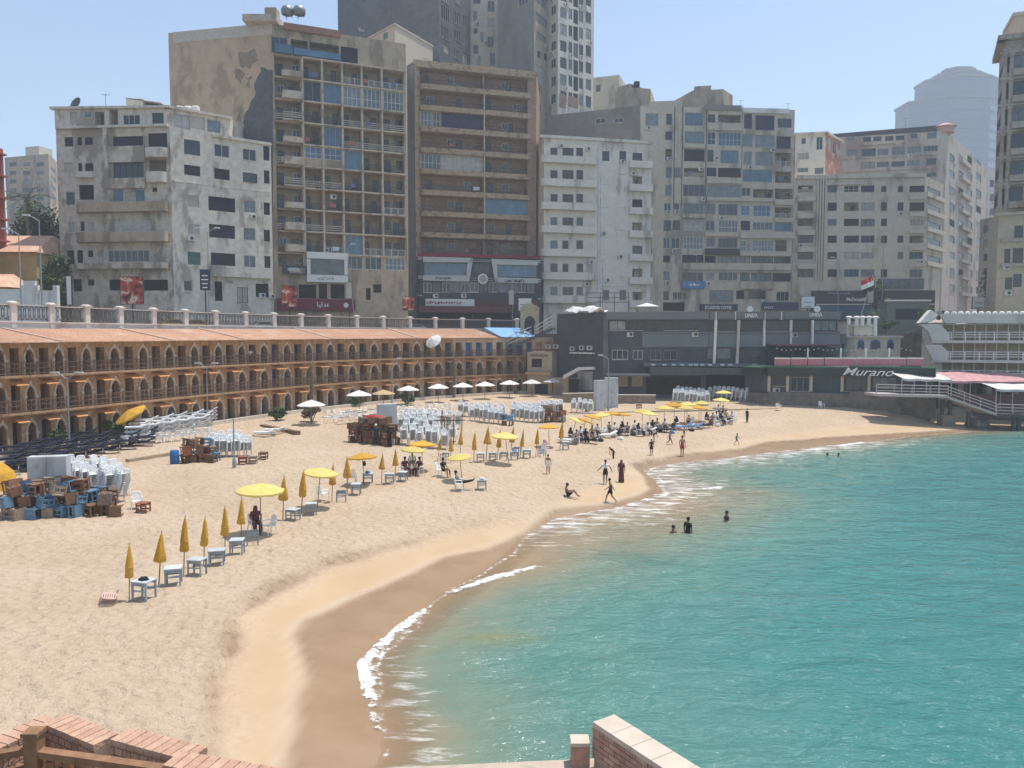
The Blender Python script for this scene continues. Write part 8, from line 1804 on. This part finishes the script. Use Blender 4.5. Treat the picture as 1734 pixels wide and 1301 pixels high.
for px, rz_, c, lab in ((285, 0.75, (0.55, 0.40, 0.06), 'yellow car seen through the ring railing, left of two'), (322, 0.75, (0.50, 0.36, 0.07), 'yellowish car seen through the ring railing, right of two'), (440, 0.6, (0.62, 0.62, 0.60), 'white car seen through the railing near the maroon shop'), (700, 0.3, (0.6, 0.6, 0.6), 'pale car behind the railing left of the dark shopfront')):
    q = par_at(px); d = Vector((q.x, q.y)).normalized() * 5.5; car((q.x + d.x, q.y + d.y, ROAD_Z), rz_, c, lab, 'car')
rs = MB().prism([xy_at(1560, 122), xy_at(1690, 112), xy_at(1720, 118), xy_at(1600, 132)], 10.5, [12.2, 11.9, 13.2, 14.2]); tag(rs.build('road', mat('pale_concrete_road', (0.42, 0.37, 0.31), 0.9, 0.1)), kind='structure')
car((*xy_at(1628, 112), 12.15), 2.4, (0.66, 0.66, 0.65), 'white car parked above the cabin terraces'); car((*xy_at(1588, 122), 13.1), 1.5, (0.02, 0.02, 0.022), 'black car on the sloping road, left of two'); car((*xy_at(1605, 121), 13.1), 1.5, (0.025, 0.025, 0.03), 'charcoal car on the sloping road, right of two')
bx = Bld('bus_shelter', 'dark green kiosk with a white flat roof left of the parked black cars', [(1508, 116), (1580, 116)], (1540, 508, 116), mat('kiosk_green', (0.16, 0.17, 0.14), 0.7, 0.1), depth=3, cat='kiosk'); bx.f[0].op(1516, 523, 1574, 542, 'n'); bx.cornice(0.25, 0.22, WHITEP); bx.done()
for i, px in enumerate((1437, 1450, 1460, 1471, 1482)):
    q = at_Y(px, 556, 110); t = thing('capped_bollard', f'white mushroom-capped post behind the terrace house, {ORD[i]} of five from the left', 'bollard', (q.x, q.y, q.z - 1.5), group='mushroom-capped posts'); MB().lathe([(0.26, 0), (0.26, 2.9)], 10).build('shaft', WHITEP, t); MB().lathe([(0.30, 2.9), (0.48, 2.95), (0.46, 3.1), (0.25, 3.22), (0.02, 3.25)], 12).build('cap', WHITEP, t)

# roof things
def dish(p, r, label, rot=(R(60), 0, R(20)), mt=None):
    t = thing('satellite_dish', label, 'satellite dish', tuple(p), group='roof satellite dishes'); m = MB(); n = 14
    prof = [(r * k / 4, 0.22 * r * (k / 4) ** 2) for k in range(5)]
    for k in range(4):
        for a in range(n):
            a0, a1 = 2 * math.pi * a / n, 2 * math.pi * (a + 1) / n; (r0, z0), (r1, z1_) = prof[k], prof[k + 1]; m.quad((r0 * math.cos(a0), r0 * math.sin(a0), z0), (r1 * math.cos(a0), r1 * math.sin(a0), z1_), (r1 * math.cos(a1), r1 * math.sin(a1), z1_), (r0 * math.cos(a1), r0 * math.sin(a1), z0))
    d = m.build('reflector', mt or CONC_DARK, t, (0, 0, r * 1.0)); d.rotation_euler = rot; MB().tube([(0, 0, 0), (0, 0, r * 1.0)], 0.05, 6).build('mast', RAIL_D, t); MB().tube([(0, 0, 0), (0, 0, r * 0.8)], 0.03, 5).build('feed_arm', RAIL_D, d)
q = at_Y(130, 182, 103); dish((q.x, q.y, ztp), 0.95, 'large dark dish on the peeling house roof', (R(70), 0, R(-25)))
for px, py, Y, lab in ((1240, 178, 151, 'round dark dish on the beige house roof'), (612, 62, 112, 'tiny pale dish on the tan house roof')):
    q = at_Y(px, py + 4, Y); dish((q.x, q.y, b5.zt if px > 900 else b2.zt - 0.6), 0.5, lab)
# rooftop room and tanks on the peeling house and tan house
q = at_Y(244, 172, 104); t = thing('roof_room', 'small cream stair room with an open shed on the peeling house roof', 'roof room', (q.x, q.y, ztp)); MB().box(-1.9, 0.3, -1, 2, 0, 1.7).build('wall', PLASTER_OLD2, t); MB().prism([(-1.9, -1), (2.7, -1), (2.7, 2), (-1.9, 2)], [1.72, 1.1, 1.1, 1.72], [1.85, 1.2, 1.2, 1.85]).build('roof', SLAB, t); MB().box(0.4, 2.5, -0.9, 1.9, 0, 0.9).build('shed', PLASTER_OLD2, t)
STEEL = mat('steel_tank', (0.25, 0.25, 0.25), 0.5, 0.1, 2.0, metallic=0.7); q = at_Y(470, 45, 108)
for k, (px, lab) in enumerate(((487, 'left steel ball tank on the tan house roof'), (507, 'right steel ball tank on the tan house roof'))):
    q = at_Y(px, 38, 108); t = thing('water_tank', lab, 'water tank', (q.x, q.y, b2.zt)); h0 = max(0.2, at_Y(px, 45, 108).z - b2.zt); MB().lathe([(0.35, h0), (0.8, h0 + 0.2), (0.86, h0 + 0.6), (0.86, h0 + 0.8), (0.66, h0 + 1.2), (0.2, h0 + 1.42)], 14).build('vessel', STEEL, t, smooth=True)
    for a in (0, 2.1, 4.2): MB().tube([(0.6 * math.cos(a), 0.6 * math.sin(a), 0), (0.6 * math.cos(a), 0.6 * math.sin(a), h0 + 0.4)], 0.05, 5).build('leg', RAIL_D, t)
q = at_Y(440, 45, 109); t = thing('roof_room', 'low rubble-built room on the tan house roof', 'roof room', (q.x, q.y, b2.zt)); MB().box(-2.4, 2.3, 0, 3, 0, 0.9).build('wall', SLAB, t); MB().box(0.6, 2.2, 0.3, 2, 0.901, 1.9).build('upper_wall', TAN_BARE, t)
for i, px in enumerate((305, 318, 331)):
    q = at_Y(px, 172, 103.5); t = thing('water_tank', f'white plastic roof tank, {ORD[i]} of three on the peeling house', 'water tank', (q.x, q.y, ztp)); MB().lathe([(0.5, 0), (0.52, 0.1), (0.52, 0.7), (0.4, 0.85), (0.1, 0.9)], 12).build('vessel', WHITEP, t); MB().lathe([(0.12, 0.9), (0.12, 0.98)], 8).build('cap', RAIL_D, t)
for px, py, Y, lab in ((1078, 143, 158, 'black cube tank on the cream stepped block'),):
    q = at_Y(px, py, Y); t = thing('water_tank', lab, 'water tank', (q.x, q.y, q.z - 0.7)); MB().box(-0.55, 0.55, -0.5, 0.5, 0, 1.1).build('vessel', SHUT_N, t); MB().box(-0.4, 0.4, -0.4, 0.4, 1.101, 1.2).build('lid', SHUT_N, t)
for i, (px, Y, b_, h, lab) in enumerate(((183, 104, ztp, 2.6, 'on the peeling house'), (1252, 151, b5.zt, 3.0, 'beside the beige house dish'), (1332, 151, b5.zt, 2.4, 'at the right end of the beige house'), (722, 136, b3.zt, 2.2, 'on the brick house'), (1530, 177, b7.zt + 1.5, 2.2, 'on the pink house sheds'))):
    q = at_Y(px, 300, Y); t = thing('roof_antenna', f'thin television antenna {lab} roof', 'antenna', (q.x, q.y, b_), group='roof antennas'); MB().tube([(0, 0, 0), (0, 0, h)], 0.03, 5).build('mast', RAIL_D, t); MB().tube([(-0.6, 0, h - 0.1), (0.6, 0, h - 0.1)], 0.02, 4).build('boom', RAIL_D, t)
    for k in range(5): MB().tube([(-0.5 + 0.25 * k, -0.3, h - 0.1), (-0.5 + 0.25 * k, 0.3, h - 0.1)], 0.012, 4).build('element', RAIL_D, t)

# ================================================================== brick terrace below the camera
TBR = [mat(f'terrace_brick_{i}', c, 0.9, 0.15, 8.0, bump=0.6, bump_scale=30, objvar=0.05) for i, c in enumerate(((0.52, 0.32, 0.22), (0.55, 0.345, 0.24), (0.49, 0.295, 0.20)))]
MORT = mat('brick_mortar', (0.40, 0.30, 0.22), 0.95, 0.1)
def brick_wall(o, pts, zt, courses, th=0.27, bl=0.115, bh=0.07):
    """wall along px points on the level zt, each brick a part; joints recessed into a mortar core"""
    P = [at_z(x, y, zt) for x, y in pts]; po = Vector(o.location)
    for a, b in zip(P[:-1], P[1:]):
        d = b - a; L = d.length; rz = math.atan2(d.y, d.x); base = a - po
        MB().box(0.006, L - 0.006, -th / 2 + 0.012, th / 2 - 0.012, -2.6, -0.012).build('mortar_core', MORT, o, (base.x, base.y, zt - po.z), rz)
        n = max(1, round(L / bl)); w = L / n
        for c in range(courses):
            for k in range(n + (c % 2)):
                x0 = k * w - (w / 2 if c % 2 else 0); x1 = x0 + w; x0, x1 = max(0, x0) + 0.006, min(L, x1) - 0.006
                if x1 - x0 < 0.04: continue
                hw = round(x1 - x0, 3); me = cached(('brick', hw, th, k % 3), lambda: MB().box(0, hw, -th / 2, th / 2, -bh, 0).mesh('brick', TBR[(k * 7 + c) % 3]))
                q = link('brick', me, o, (base.x + d.x / L * x0, base.y + d.y / L * x0, zt - po.z - c * (bh + 0.012) - rnd.uniform(0, 0.003)), rz)
ZT1 = 6.3; o = thing('brick_parapet', 'stepped orange brick terrace parapet in the bottom left corner', 'parapet', tuple(at_z(150, 1250, ZT1) - Vector((0, 0, 3))))
brick_wall(o, [(-60, 1284), (86, 1214)], ZT1, 7); brick_wall(o, [(93, 1216), (180, 1252)], ZT1, 7); brick_wall(o, [(204, 1241), (335, 1276)], ZT1 + 0.03, 7); brick_wall(o, [(290, 1283), (600, 1336)], ZT1 + 0.05, 6)
po = Vector(o.location); fl_ = [at_z(x, y, 5.75) for x, y in ((-80, 1262), (92, 1242), (200, 1275), (330, 1303), (700, 1420), (-80, 1500))]; tag(MB().prism([(p.x, p.y) for p in reversed(fl_)], 5.2, 5.75).build('terrace_floor', mat('terrace_screed', (0.36, 0.30, 0.25), 0.9, 0.12)), kind='structure')
WOOD = mat('weathered_timber', (0.26, 0.14, 0.075), 0.8, 0.2, 7.0, bump=0.3)
t = thing('timber_railing', 'weathered timber handrail with a square post inside the brick parapet', 'railing', tuple(at_z(57, 1330, 5.75))); po = Vector(t.location); Yr = 7.6
g = lambda x, y, Y=Yr: at_Y(x, y, Y) - po
p1, p2 = g(57, 1243), g(57, 1400); MB().box(p1.x - 0.07, p1.x + 0.07, p1.y - 0.07, p1.y + 0.07, p2.z, p1.z).build('post', WOOD, t); MB().box(p1.x - 0.085, p1.x + 0.085, p1.y - 0.085, p1.y + 0.085, p1.z, p1.z + 0.04).build('post_cap', WOOD, t)
def beam(nm, a, b, r=0.05): d = b - a; e = MB().box(0, d.length, -r, r, -r * 0.7, r * 0.7).build(nm, WOOD, t, tuple(a)); e.rotation_euler = d.to_track_quat('X', 'Z').to_euler()
beam('handrail', g(-80, 1292), g(50, 1270)); beam('handrail', g(64, 1274), g(420, 1325, 7.0)); beam('lower_rail', g(-80, 1330), g(50, 1302))
for x in (88, 115): a = g(x, 1284); MB().box(a.x - 0.035, a.x + 0.035, a.y - 0.035, a.y + 0.035, a.z - 0.9, a.z - 0.03).build('baluster', WOOD, t)
# block at the bottom right
PALEC = mat('pale_stone_coping', (0.56, 0.46, 0.37), 0.9, 0.1, 3.0, bump=0.3)
ZT2 = 5.4; o = thing('brick_pier', 'pinkish brick pier with a pale coping jutting over the water at the bottom', 'pier', tuple(at_z(1080, 1260, ZT2) - Vector((0, 0, 3)))); po = Vector(o.location)
A_, B_ = at_z(1022, 1216, ZT2), at_z(1200, 1330, ZT2); d = B_ - A_; L = d.length; rz = math.atan2(d.y, d.x); n_ = Vector((-d.y, d.x, 0)).normalized(); th = 0.34
base = A_ - po
MB().box(0.0, L, -th / 2 + 0.012, th / 2 - 0.012, -3.0, -0.07).build('core', MORT, o, tuple(base), rz)
for k in range(5): MB().box(k * L / 5 + 0.004, (k + 1) * L / 5 - 0.004, -th / 2 - 0.015, th / 2 + 0.015, -0.069, 0).build('coping_stone', PALEC, o, tuple(base), rz)
PBR = [mat(f'pink_brick_{i}', c, 0.9, 0.15, 8.0, bump=0.3, objvar=0.1) for i, c in enumerate(((0.42, 0.25, 0.185), (0.48, 0.30, 0.22), (0.37, 0.21, 0.155)))]
for s in (-1, 1):
    for c in range(6):
        nb = round(L / 0.21)
        for k in range(nb):
            me = cached(('pbrick', k % 3, s), lambda: MB().box(0.005, L / nb - 0.005, *sorted((s * th / 2, s * (th / 2 - 0.03))), -0.064, 0).mesh('brick', PBR[k % 3])); link('brick', me, o, (base.x + d.x / L * (k + 0.5 * (c % 2) * (k < nb - 1)) * L / nb, base.y + d.y / L * (k + 0.5 * (c % 2) * (k < nb - 1)) * L / nb, base.z - 0.075 - c * 0.074), rz)
for c in range(6): link('brick', cached('endbrick', lambda: MB().box(-0.03, 0.0, -th / 2 + 0.002, th / 2 - 0.002, -0.064, 0).mesh('brick', PBR[1])), o, (base.x, base.y, base.z - 0.075 - c * 0.074), rz)
a = at_z(985, 1252, ZT2 - 0.3) - po; MB().box(a.x - 0.14, a.x + 0.10, a.y - 0.1, a.y + 0.12, a.z - 2.0, a.z - 0.05).build('step_block', PBR[0], o); MB().box(a.x - 0.15, a.x + 0.10, a.y - 0.11, a.y + 0.13, a.z - 0.049, a.z).build('step_coping', PALEC, o)
sl = [at_z(x, y, 4.75) for x, y in ((600, 1303), (1035, 1283), (1100, 1320), (1100, 1420), (600, 1420))]; tag(MB().prism([(p.x, p.y) for p in reversed(sl)], 4.3, 4.75).build('terrace_slab', mat('pale_terrace_slab', (0.46, 0.37, 0.29), 0.9, 0.12, 4.0, bump=0.3)), kind='structure')

# ================================================================== air
hz = MB().box(-420, 620, -60, 850, -5.5, 245).build('haze', mat('haze_air', (0.8, 0.85, 0.9))); tag(hz, kind='stuff')
hm = hz.data.materials[0]; hm.node_tree.nodes.clear(); pv = hm.node_tree.nodes.new('ShaderNodeVolumePrincipled'); ho = hm.node_tree.nodes.new('ShaderNodeOutputMaterial')
pv.inputs['Color'].default_value = (0.82, 0.91, 1.0, 1); pv.inputs['Density'].default_value = 0.0006; pv.inputs['Anisotropy'].default_value = 0.25; hm.node_tree.links.new(pv.outputs[0], ho.inputs['Volume'])
